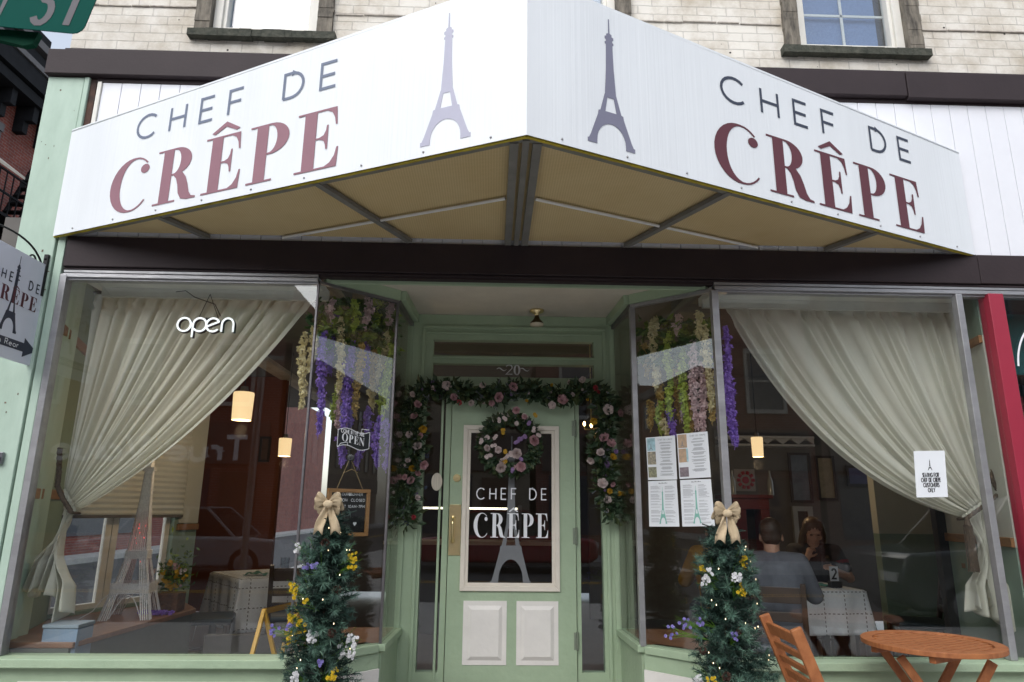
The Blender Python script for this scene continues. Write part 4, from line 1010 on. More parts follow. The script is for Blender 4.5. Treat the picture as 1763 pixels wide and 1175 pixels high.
# ------------------------------------------------------------------ curtains
CURT = mat('cream_voile', (.82, .82, .74), .85, var=.03, scale=5, trans=.40, bump=.05, bscale=300)
CUY = 4.26
_nt2 = CURT.node_tree; _o = _nt2.nodes['Material Output']; _src = _o.inputs[0].links[0].from_socket      # the weave lets a little of the room through
_tr = _nt2.nodes.new('ShaderNodeBsdfTransparent'); _mx = _nt2.nodes.new('ShaderNodeMixShader'); _mx.inputs[0].default_value = .16
_nt2.links.new(_src, _mx.inputs[1]); _nt2.links.new(_tr.outputs[0], _mx.inputs[2]); _nt2.links.new(_mx.outputs[0], _o.inputs[0])
def BZ2(p0, p1, p2, t): return (1-t)**2*p0+2*t*(1-t)*p1+t*t*p2
def curtain(label, t0, t1, e0, e1, c0, c1, b0, b1, seed, sgn, hook, rod):
    g = lambda p: Vector((PY(*p, CUY).x, 0, PY(*p, CUY).z))
    T0, T1, E0, E1, C0, C1, G0, G1 = map(g, (t0, t1, e0, e1, c0, c1, b0, b1))
    root = thing('curtain', label, 'curtain', (T0.x, CUY, E1.z))
    mb = MB(); NU, NV = 300, 70; random.seed(seed); N = 15
    ph = [random.uniform(-.5, .5) for _ in range(40)]
    def wob(u): 
        k = u*12; i = int(k); f = k-i; return ph[i]*(1-f)+ph[i+1]*f
    for i in range(NU+1):
        u = i/NU; top = T0.lerp(T1, u); en = E0.lerp(E1, u); ct = C0.lerp(C1, u**1.15)
        for j in range(NV+1):
            v = j/NV; p = BZ2(top, ct, en, v)
            ph0 = 2*PI*N*(u+.05*wob(u)) 
            A = .024*(1-v)**.5+.008
            if j < 3: A *= .55
            if j in (4, 5): A *= .35
            w = .72*math.sin(ph0+.5*math.sin(3*v+7*u))+.38*math.sin(ph0*1.73+2.1*wob(u)+v); A *= .75+.5*abs(wob((u*1.7) % 1))*2; w2 = math.sin(ph0*.5+1.3+2*v)
            y = CUY + A*(abs(w)**.7*(1 if w > 0 else -1)) + .014*w2*min(1, v*4)*(1-v)
            z = p.z + (.006*math.sin(ph0) if j < 5 else 0)
            mb.v.append(Vector((p.x+.006*math.cos(ph0)*(1-v), y-.02*sgn*0, z)))
    for i in range(NU):
        for j in range(NV): a = i*(NV+1)+j; mb.f.append((a, a+1, a+NV+2, a+NV+1)); mb.mi.append(0)
    part('drape', mb, CURT, root, smooth='all', solid=.0012)
    mb = MB(); NU, NV = 160, 36
    for i in range(NU+1):
        u = i/NU; top = E0.lerp(E1, u)
        bt = G0.lerp(G1, u)+Z3*(.05*math.sin(u*9+seed)+.035*math.sin(u*23))
        for j in range(NV+1):
            v = j/NV; p = top.lerp(bt, v); bul = math.sin(PI*min(1, v*1.4))*.10*(1-2*u)*sgn
            A = .012+.05*v; q = 2*PI*6*u
            mb.v.append(Vector((p.x+bul+.012*math.sin(q*1.5+4*v)*v, CUY-.01+A*math.sin(q+1.5*v)+.01*math.sin(q*2.3), p.z)))
    for i in range(NU):
        for j in range(NV): a = i*(NV+1)+j; mb.f.append((a, a+1, a+NV+2, a+NV+1)); mb.mi.append(0)
    part('tail', mb, CURT, root, smooth='all', solid=.0012)
    mb = MB().tube([(min(T0.x, T1.x)-.02, CUY, T0.z+.012), (max(T0.x, T1.x)+.02, CUY, T1.z+.012)], .007, 10)
    part('rod', mb, mat('rod_metal', (.12, .11, .10), .4, metal=.6), root)
    # twisted cord round the gathers
    H = PY(*hook, CUY-.02); mb = MB(); M_ = (E0+E1)/2; M_.y = CUY
    pts = [H, H.lerp(Vector((M_.x, CUY-.07, M_.z)), .5)+Vector((.0, -.03, 0)), Vector((E0.x, CUY-.075, E0.z)), Vector((M_.x, CUY-.085, M_.z)), Vector((E1.x, CUY-.06, E1.z-.01)), Vector((E1.x-.02*sgn, CUY+.05, E1.z-.015))]
    fine = []
    for k in range(len(pts)-1):
        for t in range(10): fine.append(pts[k].lerp(pts[k+1], t/10))
    for s_ in (0, 1, 2):
        c = []
        for k, p in enumerate(fine):
            a = k*.9+s_*2*PI/3; c.append(p+Vector((math.cos(a), math.sin(a), 0))*.008)
        mb.tube(c, .0085, 6)
    part('tie_cord', mb, mat('brown_cord', (.12, .085, .055), .9, col2=(.05, .035, .025), scale=90), root, smooth='all')
    return root, M_
curtain('cream voile curtain in the left window, swept to the left by a brown cord', (166, 507), (549, 507), (112, 838), (134, 880), (138, 690), (368, 752), (44, 1000), (124, 1058), 4, 1, (103, 772), 0)
rc, rm_ = curtain('cream voile curtain in the right window, swept to the right by a brown cord', (1668, 522), (1240, 512), (1706, 850), (1652, 890), (1690, 700), (1396, 822), (1748, 1090), (1668, 1035), 9, -1, (1712, 786), 0)
mb = MB(); t_ = PY(1664, 890, CUY-.09)
mb.tube([t_, t_-Z3*.05], [.012, .02], 10); random.seed(1)
for k in range(46):
    a = k*2.4; r = .006+.018*((k*.37) % 1); p = t_-Z3*.05+Vector((math.cos(a)*r, math.sin(a)*r, 0)); mb.tube([p, p+Vector((math.cos(a)*.006, math.sin(a)*.006, -.27+random.uniform(0, .02)))], .0028, 4)
part('tassel', mb, MATS['brown_cord'], rc)

# ------------------------------------------------------------------ small botany
def leaf(mb, p, d, up, L, w, mi=0):
    d = d.normalized(); s = d.cross(up)
    if s.length < 1e-4: s = d.orthogonal()
    s.normalize(); n = s.cross(d)
    a, b, c = p, p+d*L*.5-n*L*.04, p+d*L-n*L*.16
    mb.add([a, b+s*w/2+n*w*.18, c, b-s*w/2+n*w*.18, b], [(0, 1, 4), (1, 2, 4), (0, 4, 3), (4, 2, 3)], mi)
def rv(z0=-1, z1=1):
    a = random.uniform(0, 2*PI); z = random.uniform(z0, z1); r = math.sqrt(max(0, 1-z*z)); return Vector((r*math.cos(a), r*math.sin(a), z))
def petals(mb, c, n, r, rings=((1.0, 5, .25), (.65, 5, .55), (.35, 3, .8)), mi=0):
    n = n.normalized(); a = n.orthogonal().normalized(); b = n.cross(a)
    for (k, m, lift) in rings:
        o = random.uniform(0, 6)
        for i in range(m):
            t = o+2*PI*i/m; w = PI/m*1.45
            def q(tt, rr, h): return c+(a*math.cos(tt)+b*math.sin(tt))*rr+n*h
            R_ = r*k; h = r*lift
            mb.add([q(t, R_*.1, 0), q(t-w, R_*.62, h*.45), q(t-w*.55, R_, h), q(t, R_*1.08, h*1.05), q(t+w*.55, R_, h), q(t+w, R_*.62, h*.45)], [(0, 1, 2, 3), (0, 3, 4, 5)], mi)
def FM(name, c, c2): return mat(name, c, .7, col2=c2, scale=45, trans=.18)
WIS = dict(cream=FM('cream_blossom', (.88, .82, .56), (.74, .64, .34)), purple=FM('purple_blossom', (.42, .26, .80), (.24, .13, .55)), pink=FM('pale_pink_blossom', (.84, .66, .66), (.66, .48, .50)),
           lime=FM('lime_blossom', (.60, .72, .16), (.42, .52, .08)), tan=FM('ochre_blossom', (.68, .50, .18), (.50, .34, .09)))
LEAFM = [mat('leaf_green', (.09, .17, .045), .5, col2=(.04, .09, .025), scale=20, trans=.15), mat('leaf_light', (.26, .36, .06), .5, col2=(.13, .22, .035), scale=20, trans=.15)]
def behind(px, py, extra, side):
    y = 4.12
    for _ in range(40):
        p = PY(px, py, y)
        lim = 4.0+ (p.x-XL1)*.885+.06 if side < 0 else 4.0+(XR0-p.x)*.885+.06
        if y >= max(lim, 4.1)+extra: break
        y += .02
    return PY(px, py, y)
def strand(root, px, y0, y1, col, extra, side, r=.029, label=None):
    a = behind(px, y0, extra, side); k = PY(px, y1, a.y); L = a.z-k.z
    mb = MB(); sw = random.uniform(0, 6)
    n = int(L*1700)
    for i in range(n):
        t = random.random()**.9; rr = r*(.35+.65*min(1, t*5))*(1-t**3*.75)*(.72+.42*math.sin(t*L*95+sw))
        c = a-Z3*(L*t)+Vector((.010*math.sin(sw+t*5), .01*math.cos(sw+t*4), 0)); d = rv(-.6, .4)
        p = c+d*rr*random.uniform(.5, 1); e = rv(); f = d.cross(e).normalized(); s = random.uniform(.010, .017); g = (d*.4+e*.6-Z3*.5).normalized()
        mb.add([p, p+f*s*.8+g*s*.5, p+g*s*1.3, p-f*s*.8+g*s*.5], [(0, 1, 2), (0, 2, 3)])
    for i in range(3): mb.tube([a-Z3*L*.97, a-Z3*(L+.03)+rv()*.012], .0015, 4)
    part('flower_strand', mb, WIS[col], root, label=label)
def wis_leaves(root, boxpx, n, side):
    x0, y0, x1, y1 = boxpx; mb = MB()
    for i in range(n):
        px, py = random.uniform(x0, x1), random.uniform(y0, y1); p = behind(px, py, random.uniform(.02, .22), side)
        d = rv(-1, .2); m = random.choice((0, 0, 1))
        for k in range(random.choice((3, 5))): leaf(mb, p, (d+rv()*.7), rv(), random.uniform(.045, .075), random.uniform(.026, .042), m)
    part('leaves', mb, LEAFM, root)
random.seed(21)
wl_ = thing('hanging_wisteria', 'hanging bunch of purple, cream and lime artificial wisteria left of the door', 'hanging flowers', tuple(behind(610, 520, .1, -1)))
wis_leaves(wl_, (556, 512, 686, 600), 260, -1); wis_leaves(wl_, (535, 545, 560, 572), 14, -1)
for a in ((527,572,700,'cream',.0),(541,560,640,'cream',.04),(560,572,745,'purple',.03),(577,540,640,'purple',.12),(590,545,672,'cream',.02),(597,620,770,'purple',.02),(609,588,735,'purple',.06),(621,590,715,'tan',.02),(613,515,568,'lime',.02),(634,510,562,'pink',.02),(650,512,560,'lime',.06),(672,520,560,'pink',.02),(632,588,655,'purple',.10),(644,600,660,'tan',.12),(655,590,650,'cream',.08),(668,570,640,'cream',.04),(672,590,700,'lime',.01),(590,655,738,'pink',.10),(580,660,720,'lime',.16),(600,700,760,'cream',.18),(636,700,765,'purple',.14),(652,715,800,'purple',.05),(668,720,805,'purple',.03),(590,745,798,'purple',.10),(620,745,800,'purple',.12),(645,640,700,'cream',.2),(572,515,545,'pink',.05),(604,660,720,'pink',.1),(662,640,720,'lime',.12)):
    strand(wl_, a[0], a[1], a[2], a[3], a[4], -1)
wr_ = thing('hanging_wisteria', 'hanging bunch of pink, cream and lime artificial wisteria right of the door', 'hanging flowers', tuple(behind(1165, 560, .1, 1)))
wis_leaves(wr_, (1102, 550, 1226, 625), 260, 1)
for a in ((1112,590,645,'tan',.1),(1124,550,665,'cream',.03),(1131,600,720,'tan',.1),(1149,572,660,'lime',.04),(1152,655,715,'lime',.02),(1163,595,720,'tan',.12),(1175,600,760,'lime',.05),(1191,575,735,'pink',.02),(1187,690,742,'tan',.08),(1205,620,748,'pink',.05),(1215,560,700,'cream',.02),(1222,640,722,'tan',.06),(1155,700,752,'purple',.06),(1136,690,745,'lime',.1),(1127,545,575,'cream',.02),(1166,540,575,'pink',.03),(1202,535,580,'cream',.02),(1172,650,720,'pink',.14),(1230,560,750,'purple',.14),(1119,690,735,'tan',.15),(1145,720,748,'cream',.05)):
    strand(wr_, a[0], a[1], a[2], a[3], a[4], 1)
for a in ((1247,560,700,'purple',.05),(1250,600,755,'purple',.02),(1259,660,765,'purple',.06)):
    p = PY(a[0], a[1], 4.12+a[4]); strand(wr_, a[0], a[1], a[2], a[3], a[4]-.02, 1, r=.024)

# ------------------------------------------------------------------ garland round the door and wreath on it
ROSE = dict(w=FM('ivory_petals', (.70, .60, .57), (.50, .40, .39)), p=FM('dusty_pink_petals', (.60, .38, .39), (.42, .22, .25)), r=FM('coral_petals', (.55, .08, .09), (.40, .04, .06)),
            y=FM('yellow_petals', (.58, .36, .03), (.40, .22, .01)), l=FM('lilac_petals', (.34, .22, .42), (.20, .12, .28)), b=FM('blue_berry', (.05, .07, .12), (.02, .03, .06)))
DLEAF = [mat('dark_leaf', (.045, .085, .038), .5, col2=(.02, .042, .02), scale=25), mat('olive_leaf', (.07, .095, .03), .5, col2=(.035, .055, .02), scale=25)]
gar = thing('door_garland', 'dark leafy garland with ivory, pink and yellow flowers draped round the door frame', 'garland', (.14, 4.88, 1.3))
path = [(702,905),(696,870),(702,830),(708,795),(714,762),(708,725),(712,695),(732,672),(772,668),(812,680),(852,684),(884,672),(925,676),(968,684),(1005,672),(1036,682),(1046,712),(1042,745),(1032,772),(1042,805),(1040,838),(1052,870),(1058,892)]
GP = [PY(x, y, 4.875) for x, y in path]
random.seed(31); mb = MB()
mb.tube(GP, .009, 6, mi=1)
for k in range(len(GP)-1):
    a, b = GP[k], GP[k+1]; n = int((b-a).length*620)
    for i in range(n):
        p = a.lerp(b, random.random()); d = rv(-.8, .8); d.y = -abs(d.y)*.7 if random.random() < .7 else d.y*.3
        if p.y+d.y > 4.90: d.y *= .3
        L = random.uniform(.04, .085); leaf(mb, p+d*random.uniform(.0, .075), d, rv(), L, L*random.uniform(.4, .65), random.choice((0, 0, 1)))
part('foliage', mb, DLEAF, gar)
for x, y, c, r in ((745,668,'w',.026),(770,662,'w',.035),(781,684,'p',.028),(792,692,'r',.026),(811,694,'w',.03),(831,664,'w',.035),(858,684,'p',.038),(846,694,'p',.024),(885,665,'p',.036),(979,658,'w',.026),(949,663,'y',.02),(1004,656,'w',.028),(1026,668,'r',.026),(1030,675,'r',.018),(1046,706,'w',.04),(1066,712,'p',.024),(986,680,'w',.024),(968,690,'p',.034),(951,698,'w',.026),(907,690,'y',.016),(1022,725,'y',.028),(1012,688,'y',.014),
                   (709,680,'w',.024),(719,696,'p',.038),(714,718,'p',.03),(728,738,'y',.024),(723,750,'p',.032),(704,748,'w',.028),(719,770,'w',.034),(703,793,'w',.024),(728,800,'p',.03),(710,806,'y',.028),(720,815,'p',.032),(708,828,'p',.032),(697,822,'p',.024),(718,858,'w',.022),(712,891,'r',.022),(699,902,'b',.024),(735,785,'b',.026),(690,765,'l',.022),(733,840,'b',.014),
                   (1041,755,'p',.034),(1052,765,'p',.028),(1034,780,'w',.036),(1055,788,'y',.024),(1018,792,'w',.028),(1046,800,'l',.022),(1037,834,'w',.034),(1050,846,'y',.026),(1046,860,'w',.028),(1056,835,'p',.022),(880,680,'l',.014),(1060,778,'l',.02),(1066,850,'y',.018)):
    p = PY(x, y, 4.835-random.uniform(0, .02)); mb = MB(); n = Vector((random.uniform(-.9, .9), -1, random.uniform(-.9, .6))); r *= random.uniform(.62, .98)
    if c == 'b':
        for k in range(9): mb.ball(p+rv()*r*.8, .006, 6)
    elif random.random() < .35: petals(mb, p, n, r*1.25, ((1.0, 5, .55), (.6, 3, .9)))
    else: petals(mb, p, n, r, ((1.0, 6, random.uniform(.1, .4)), (.78, 5, .45), (.55, 5, .62), (.34, 3, .8)))
    part('flower', mb, ROSE[c], gar)
mb = MB()
for k in range(len(GP)-1):
    for i in range(int((GP[k+1]-GP[k]).length*60)):
        q = GP[k].lerp(GP[k+1], random.random())+Vector((random.gauss(0, .045), -random.uniform(.0, .05), random.gauss(0, .035)))
        if random.random() < .5: petals(mb, q, rv(-1, .5)-Y3, random.uniform(.006, .013), ((1, 4, .3),), random.randrange(3))
        else:
            e = q+rv()*.05-Y3*.01; mb.tube([q, e], .0012, 3, mi=2)
            for j in range(4): mb.ball(q.lerp(e, .4+.2*j), .004, 5, mi=2)
part('filler_sprigs', mb, [ROSE['w'], ROSE['l'], mat('grey_berry', (.16, .17, .20), .6, var=.3, scale=40)], gar)
wre = thing('door_wreath', 'round floral wreath with pink roses hanging on the green front door', 'wreath', tuple(PY(877, 820, 4.87)))
WC = PY(877, 766, 4.885); mb = MB(); random.seed(41)
ringp = [WC+Vector((.165*math.cos(t), 0, .165*math.sin(t))) for t in [i/30*2*PI for i in range(31)]]
mb.tube(ringp, .012, 6, mi=1)
for i in range(820):
    t = random.uniform(0, 2*PI); rr = .165+random.uniform(-.045, .045); p = WC+Vector((rr*math.cos(t), -random.uniform(0, .05), rr*math.sin(t)))
    d = (Vector((math.cos(t+random.uniform(-1, 1)), -random.uniform(0, .8), math.sin(t+random.uniform(-1, 1))))); L = random.uniform(.03, .06)
    leaf(mb, p, d, rv(), L, L*.65, random.choice((0, 0, 1)))
part('foliage', mb, DLEAF, wre)
mb = MB()
for i in range(90):
    t = random.uniform(.3, 2.9); p = WC+Vector((.19*math.cos(t), -.02, .19*math.sin(t))); mb.tube([p, p+Vector((math.cos(t+.7), -.2, math.sin(t+.7)))*random.uniform(.03, .07)], .0012, 3)
part('twigs', mb, OLDWOOD, wre)
for x, y, c, r in ((919,759,'p',.046),(897,804,'p',.042),(889,781,'w',.045),(862,805,'w',.046),(838,772,'w',.03),(858,775,'w',.03),(889,707,'p',.034),(903,718,'p',.024),(866,795,'w',.03)):
    p = PY(x, y, 4.82); mb = MB(); petals(mb, p, Vector((random.uniform(-.6, .6), -1, random.uniform(-.6, .3))), r*.82, ((1.0, 6, .2), (.8, 6, .42), (.58, 5, .6), (.38, 4, .72), (.2, 3, .8)))
    part('rose', mb, ROSE[c], wre)
for x, y, c in ((858,724,'w'),(868,722,'w'),(890,728,'w'),(839,754,'w'),(852,752,'w'),(829,760,'w'),(836,786,'w'),(843,784,'w'),(868,790,'w'),(872,786,'w'),(919,740,'w'),(928,748,'w'),(880,782,'w'),(850,768,'w'),(896,757,'l'),(890,762,'l'),(902,752,'l'),(899,790,'l'),(882,810,'l'),(866,743,'y'),(871,779,'y'),(869,796,'y'),(923,714,'y'),(884,806,'p'),(909,728,'l')):
    mb = MB()
    for k in range(3): petals(mb, PY(x, y, 4.815)+rv()*.011, Vector((random.uniform(-.3, .3), -1, random.uniform(-.3, .3))), .013, ((1, 5, .15),))
    part('small_flower', mb, ROSE[c], wre)

# ------------------------------------------------------------------ topiary trees
NEED = [mat('needle_dark', (.018, .042, .030), .55, col2=(.008, .022, .017), scale=10), mat('needle_blue', (.05, .105, .075), .55, col2=(.025, .065, .052), scale=10), mat('needle_tip', (.14, .25, .175), .55, col2=(.07, .15, .115), scale=10)]
BARK = mat('bark', (.06, .04, .025), .9, var=.3, scale=20, bump=.5)
BULB = mat('fairy_bulb', (.9, .8, .6), .4, emit=(1, .78, .45), estr=1.6)
YF = FM('bright_yellow_bloom', (.70, .52, .02), (.55, .36, .01)); WF = FM('white_bloom', (.78, .78, .78), (.62, .62, .64)); PF = FM('violet_bloom', (.30, .26, .60), (.18, .15, .42)); GS = mat('grass_stem', (.10, .22, .02), .5, var=.2, scale=20)
def topiary(cx, cy, label, prof, seed, ntips, flowers, cones, nl_=16):
    random.seed(seed)
    root = thing('topiary_tree', label, 'artificial tree', (cx, cy, 0))
    zt = prof[0][0]; zb = prof[-1][0]
    def rad(z):
        for (za, ra, oa), (zb_, rb, ob) in zip(prof, prof[1:]):
            if zb_ <= z <= za: t = (za-z)/(za-zb_); return ra+(rb-ra)*t, oa+(ob-oa)*t
        return prof[-1][1], prof[-1][2]
    mb = MB()
    for i in range(ntips):
        z = zb+(zt-zb)*(1-random.random()**1.05); r, ox = rad(z); a = random.uniform(0, 2*PI)
        rr = r*random.choice((1.08, 1, .95, .8, .6))*random.uniform(.78, 1.12)*(1+.16*math.sin(a*3+z*19+seed)*math.sin(z*31))
        out = Vector((math.cos(a), math.sin(a), random.uniform(-.35, .55))).normalized()
        L = random.uniform(.06, .14); tip = Vector((cx+ox+math.cos(a)*rr, cy+math.sin(a)*rr, z)); base = tip-out*L
        mb.tube([base-out*.03, tip], [.003, .0015], 4, False, 0)
        m0 = random.choice((0, 0, 1, 1, 1)); tipm = random.random() < .35
        for k in range(58):
            t = random.random(); p = base.lerp(tip, t); d = (out*random.uniform(.35, 1.0)+out.orthogonal().normalized()*0+rv()*.9).normalized()
            if d.dot(out) < .1: d = (d+out*.8).normalized()
            Ln = random.uniform(.026, .046)*(1-.3*t); s = d.cross(rv()); s = s.normalized()*.0018 if s.length > 1e-3 else Vector((.0013, 0, 0))
            mb.add([p-s, p+s, p+d*Ln], [(0, 1, 2)], 2 if (tipm and t > .55) else m0)
    for i in range(46):      # tufts that open towards the street like stars
        z = zb+(zt-.08-zb)*random.random(); r, ox = rad(z); a = random.uniform(1.05*PI, 1.95*PI); rr = r*random.uniform(.9, 1.12); c_ = Vector((cx+ox+math.cos(a)*rr, cy+math.sin(a)*rr, z)); out = Vector((math.cos(a), math.sin(a), random.uniform(-.3, .5))).normalized()
        rad_ = random.uniform(.030, .050)
        for k in range(64):
            e = rv(); e = (e-out*e.dot(out)).normalized(); d = (e+out*random.uniform(.15, .9)).normalized(); s = d.cross(rv()).normalized()*.0017; mb.add([c_-s, c_+s, c_+d*rad_*random.uniform(.75, 1.1)], [(0, 1, 2)], 2 if random.random() < .65 else 1)
    part('foliage', mb, NEED, root)
    part('trunk', MB().tube([(cx, cy, .22), (cx, cy, zt-.02)], [.022, .008], 8), BARK, root)
    part('pot', MB().lathe([(0, 0), (.12, 0), (.16, .28), (.175, .29), (.165, .31), (.14, .30), (0, .26)], (cx, cy, 0), 28), mat('dark_pot', (.05, .05, .055), .5, var=.1), root, smooth=True)
    mb = MB()
    for i in range(nl_):
        z = zb+(zt-.04-zb)*random.random(); r, ox = rad(z); a = random.uniform(PI, 2*PI); rr = r*random.uniform(.95, 1.08); mb.ball((cx+ox+math.cos(a)*rr, cy+math.sin(a)*rr, z), .0022, 6, (1, 1, 1.9))
    part('fairy_lights', mb, BULB, root)
    mb = MB(); pts = []
    for i in range(120):
        z = zt-.03-(zt-zb-.05)*i/120; r, ox = rad(z); a = i*.42; pts.append((cx+ox+math.cos(a)*r*.92, cy+math.sin(a)*r*.92, z))
    part('light_wire', mb.tube(pts, .0012, 4), mat('wire_green', (.01, .02, .012), .5), root)
    for x, y, s in cones:
        p = PY(x, y, cy-rad(PY(x, y, cy-.13).z)[0]*.93); mb = MB()
        for k in range(42):
            t = k/42; a = k*2.4; rr = s*.55*math.sin(PI*(.12+.8*t)); q = p+Vector((math.cos(a)*rr, -abs(s*(.5-t)), math.sin(a)*rr)); d = (q-p)+Vector((0, -.01, 0)); leaf(mb, q-d*.3, d, rv(), s*.5, s*.4)
        part('pine_cone', mb, mat('cone_brown', (.12, .06, .04), .7, col2=(.05, .025, .02), scale=40), root)
    for x, y, kind, n, sp in flowers:
        zz = PY(x, y, cy-.15).z; p = PY(x, y, cy-rad(zz)[0]*.97 if abs(PY(x, y, cy).x-cx-rad(zz)[1]) < rad(zz)[0]*.8 else cy-.06)
        o = Vector((cx+rad(zz)[1], cy, zz-.08)); m = {'y': YF, 'w': WF, 'v': PF}[kind]; mb = MB(); st = MB()
        for k in range(n):
            q = p+Vector((random.uniform(-1, 1), random.uniform(-.4, .4), random.uniform(-1, 1)))*sp*.0008*3.2
            petals(mb, q, Vector((random.uniform(-.6, .6), -1, random.uniform(-.2, .7))), random.uniform(.006, .010) if kind != 'v' else .008, ((1, 5, .2), (.5, 4, .5)))
            st.tube([o.lerp(p, .3), o.lerp(p, .75)+rv()*.01, q], .0010, 4)
        for k in range(4): st.tube([o.lerp(p, .4), p+rv()*.05+Z3*random.uniform(-.02, .05)], [.0022, .0006], 4)
        f = part('flower_sprig', mb, m, root); part('stems', st, GS, f)
    return root
TL = PY(563, 1000, 3.6); TR = PY(1247, 1000, 3.6)
topiary(TL.x, 3.6, 'dark green topiary tree left of the door with yellow and white flowers and pine cones', [(1.30, .02, .01), (1.26, .075, .01), (1.17, .115, -.005), (1.02, .135, 0), (.86, .135, .005), (.74, .145, -.005), (.62, .175, -.02), (.50, .18, 0), (.34, .19, 0)], 5, 900,
    [(606,960,'y',14,9),(606,975,'y',6,7),(505,1012,'y',12,7),(509,1025,'y',4,5),(502,1066,'y',9,7),(512,1095,'y',16,14),(500,1102,'y',8,8),(527,1037,'y',4,5),(571,1160,'y',14,10),(516,943,'w',10,8),(538,1097,'w',20,9),(598,1118,'w',26,16),(605,1105,'w',14,12),(510,1165,'w',18,8),(528,973,'v',7,6),(541,975,'v',6,5),(498,1080,'v',8,6),(551,1142,'v',6,5),(475,1087,'v',7,10),(520,1070,'y',6,8)],
    [(560,935,.03),(580,1016,.032),(572,1090,.03),(574,905,.026)])
topiary(TR.x, 3.6, 'dark green topiary tree right of the door with fairy lights and a lavender spray', [(1.26, .03, .01), (1.22, .10, .01), (1.10, .135, .0), (.96, .135, .015), (.82, .15, .0), (.70, .17, .0), (.56, .19, .01), (.34, .20, 0)], 8, 950,
    [(1207,981,'y',7,6),(1280,963,'y',8,6),(1282,975,'y',10,6),(1277,1011,'y',8,6),(1277,1022,'y',8,7),(1215,1000,'w',12,9),(1221,985,'w',7,6),(1268,994,'w',20,8),(1201,1170,'w',14,8),(1156,1088,'v',8,12),(1205,1070,'v',7,7),(1264,1097,'v',7,6),(1178,1075,'v',8,12),(1225,1172,'y',7,8)],
    [(1272,1087,.024),(1250,1165,.03),(1210,1120,.026)], 34)
# burlap bows
BUR = mat('cream_burlap', (.62, .50, .33), .9, col2=(.54, .42, .27), scale=12, bump=.5, bscale=260)
def bow(px, py, label, seed):
    random.seed(seed); c = PY(px, py, 3.50); mb = MB()
    def loop3(s, a0, L, w, drop=0):
        n = 14; m = 5; base = len(mb.v)
        for i in range(n+1):
            t = i/n*2*PI; u = (1-math.cos(t))/2; h = math.sin(t)
            for j in range(m+1):
                q = (j/m-.5); ww = w*(.28+.95*u); x = s*L*u; z = h*.020*(.4+u)+q*ww
                p = Vector((x, -.012-.018*u*math.sin(q*2.6+.8)-h*.014+.006*math.sin(q*14+i), z)); ca, sa = math.cos(a0*s), math.sin(a0*s)
                mb.v.append(c+Vector((p.x*ca-p.z*sa, p.y, p.x*sa+p.z*ca)))
        for i in range(n):
            for j in range(m): a = base+i*(m+1)+j; mb.f.append((a, a+1, a+m+2, a+m+1)); mb.mi.append(0)
    for s in (-1, 1): loop3(s, .25, .068, .052); loop3(s, -.22, .062, .050)
    part_ = None
    for s in (-1, 1):
        n, m = 10, 5; base = len(mb.v)
        for i in range(n+1):
            t = i/n
            for j in range(m+1):
                q = j/m-.5; ww = .018+.03*min(1, t*1.6); cut = (abs(q)*.05-.0) if i == n else 0
                mb.v.append(c+Vector((s*(.008+.034*t)+q*ww, -.014+.01*math.sin(q*5+t*4+s), -.008-.115*t-cut)))
        for i in range(n):
            for j in range(m): a = base+i*(m+1)+j; mb.f.append((a, a+1, a+m+2, a+m+1)); mb.mi.append(0)
    b = thing('bow', label, 'bow', tuple(c))
    part('ribbon', mb, BUR, b, smooth='all', solid=.0015)
    kn = MB().ball(c+Vector((0, -.028, 0)), .022, 14, (1.15, .7, .85)); part('knot', kn, BUR, b, smooth='all')
bow(567, 868, 'cream burlap bow on top of the tree left of the door, before the letter board', 1)
bow(1249, 884, 'cream burlap bow on top of the tree right of the door, beside the menus', 2)
# ------------------------------------------------------------------ papers, stickers and signs in the windows
def gframe(pane_p, pane_q, px, py, off):
    """frame on the outer side of an upright pane, at the point a sight line meets it"""
    P0, Q0 = Vector((*pane_p, 0)), Vector((*pane_q, 0)); u = (Q0-P0).normalized(); n = u.cross(Z3)
    if n.y > 0: n = -n
    v = ray(px, py); t = (P0+n*off-Vector((0, 0, EYE))).dot(n)/v.dot(n)
    return v*t+Vector((0, 0, EYE)), u, n
PAPER = mat('white_paper', (.74, .77, .80), .7, var=.02, scale=3); INKG = mat('grey_print', (.22, .23, .25), .8); INKB = mat('black_print', (.02, .02, .025), .7); MINT = mat('mint_print', (.22, .47, .40), .8, var=.1, scale=30)
PHOTO = [mat('print_sky', (.36, .55, .60), .8, var=.3, scale=30), mat('print_peach', (.60, .40, .26), .8, col2=(.35, .28, .2), scale=40), mat('print_sand', (.52, .46, .34), .8, col2=(.12, .12, .10), scale=60), mat('print_olive', (.36, .36, .22), .8, col2=(.10, .10, .09), scale=70), mat('print_plum', (.22, .18, .20), .8, var=.4, scale=50)]
pa, pb = (XR0-.006, FY+.004), B1
u_ = (Vector((*pa, 0))-Vector((*pb, 0))).normalized()
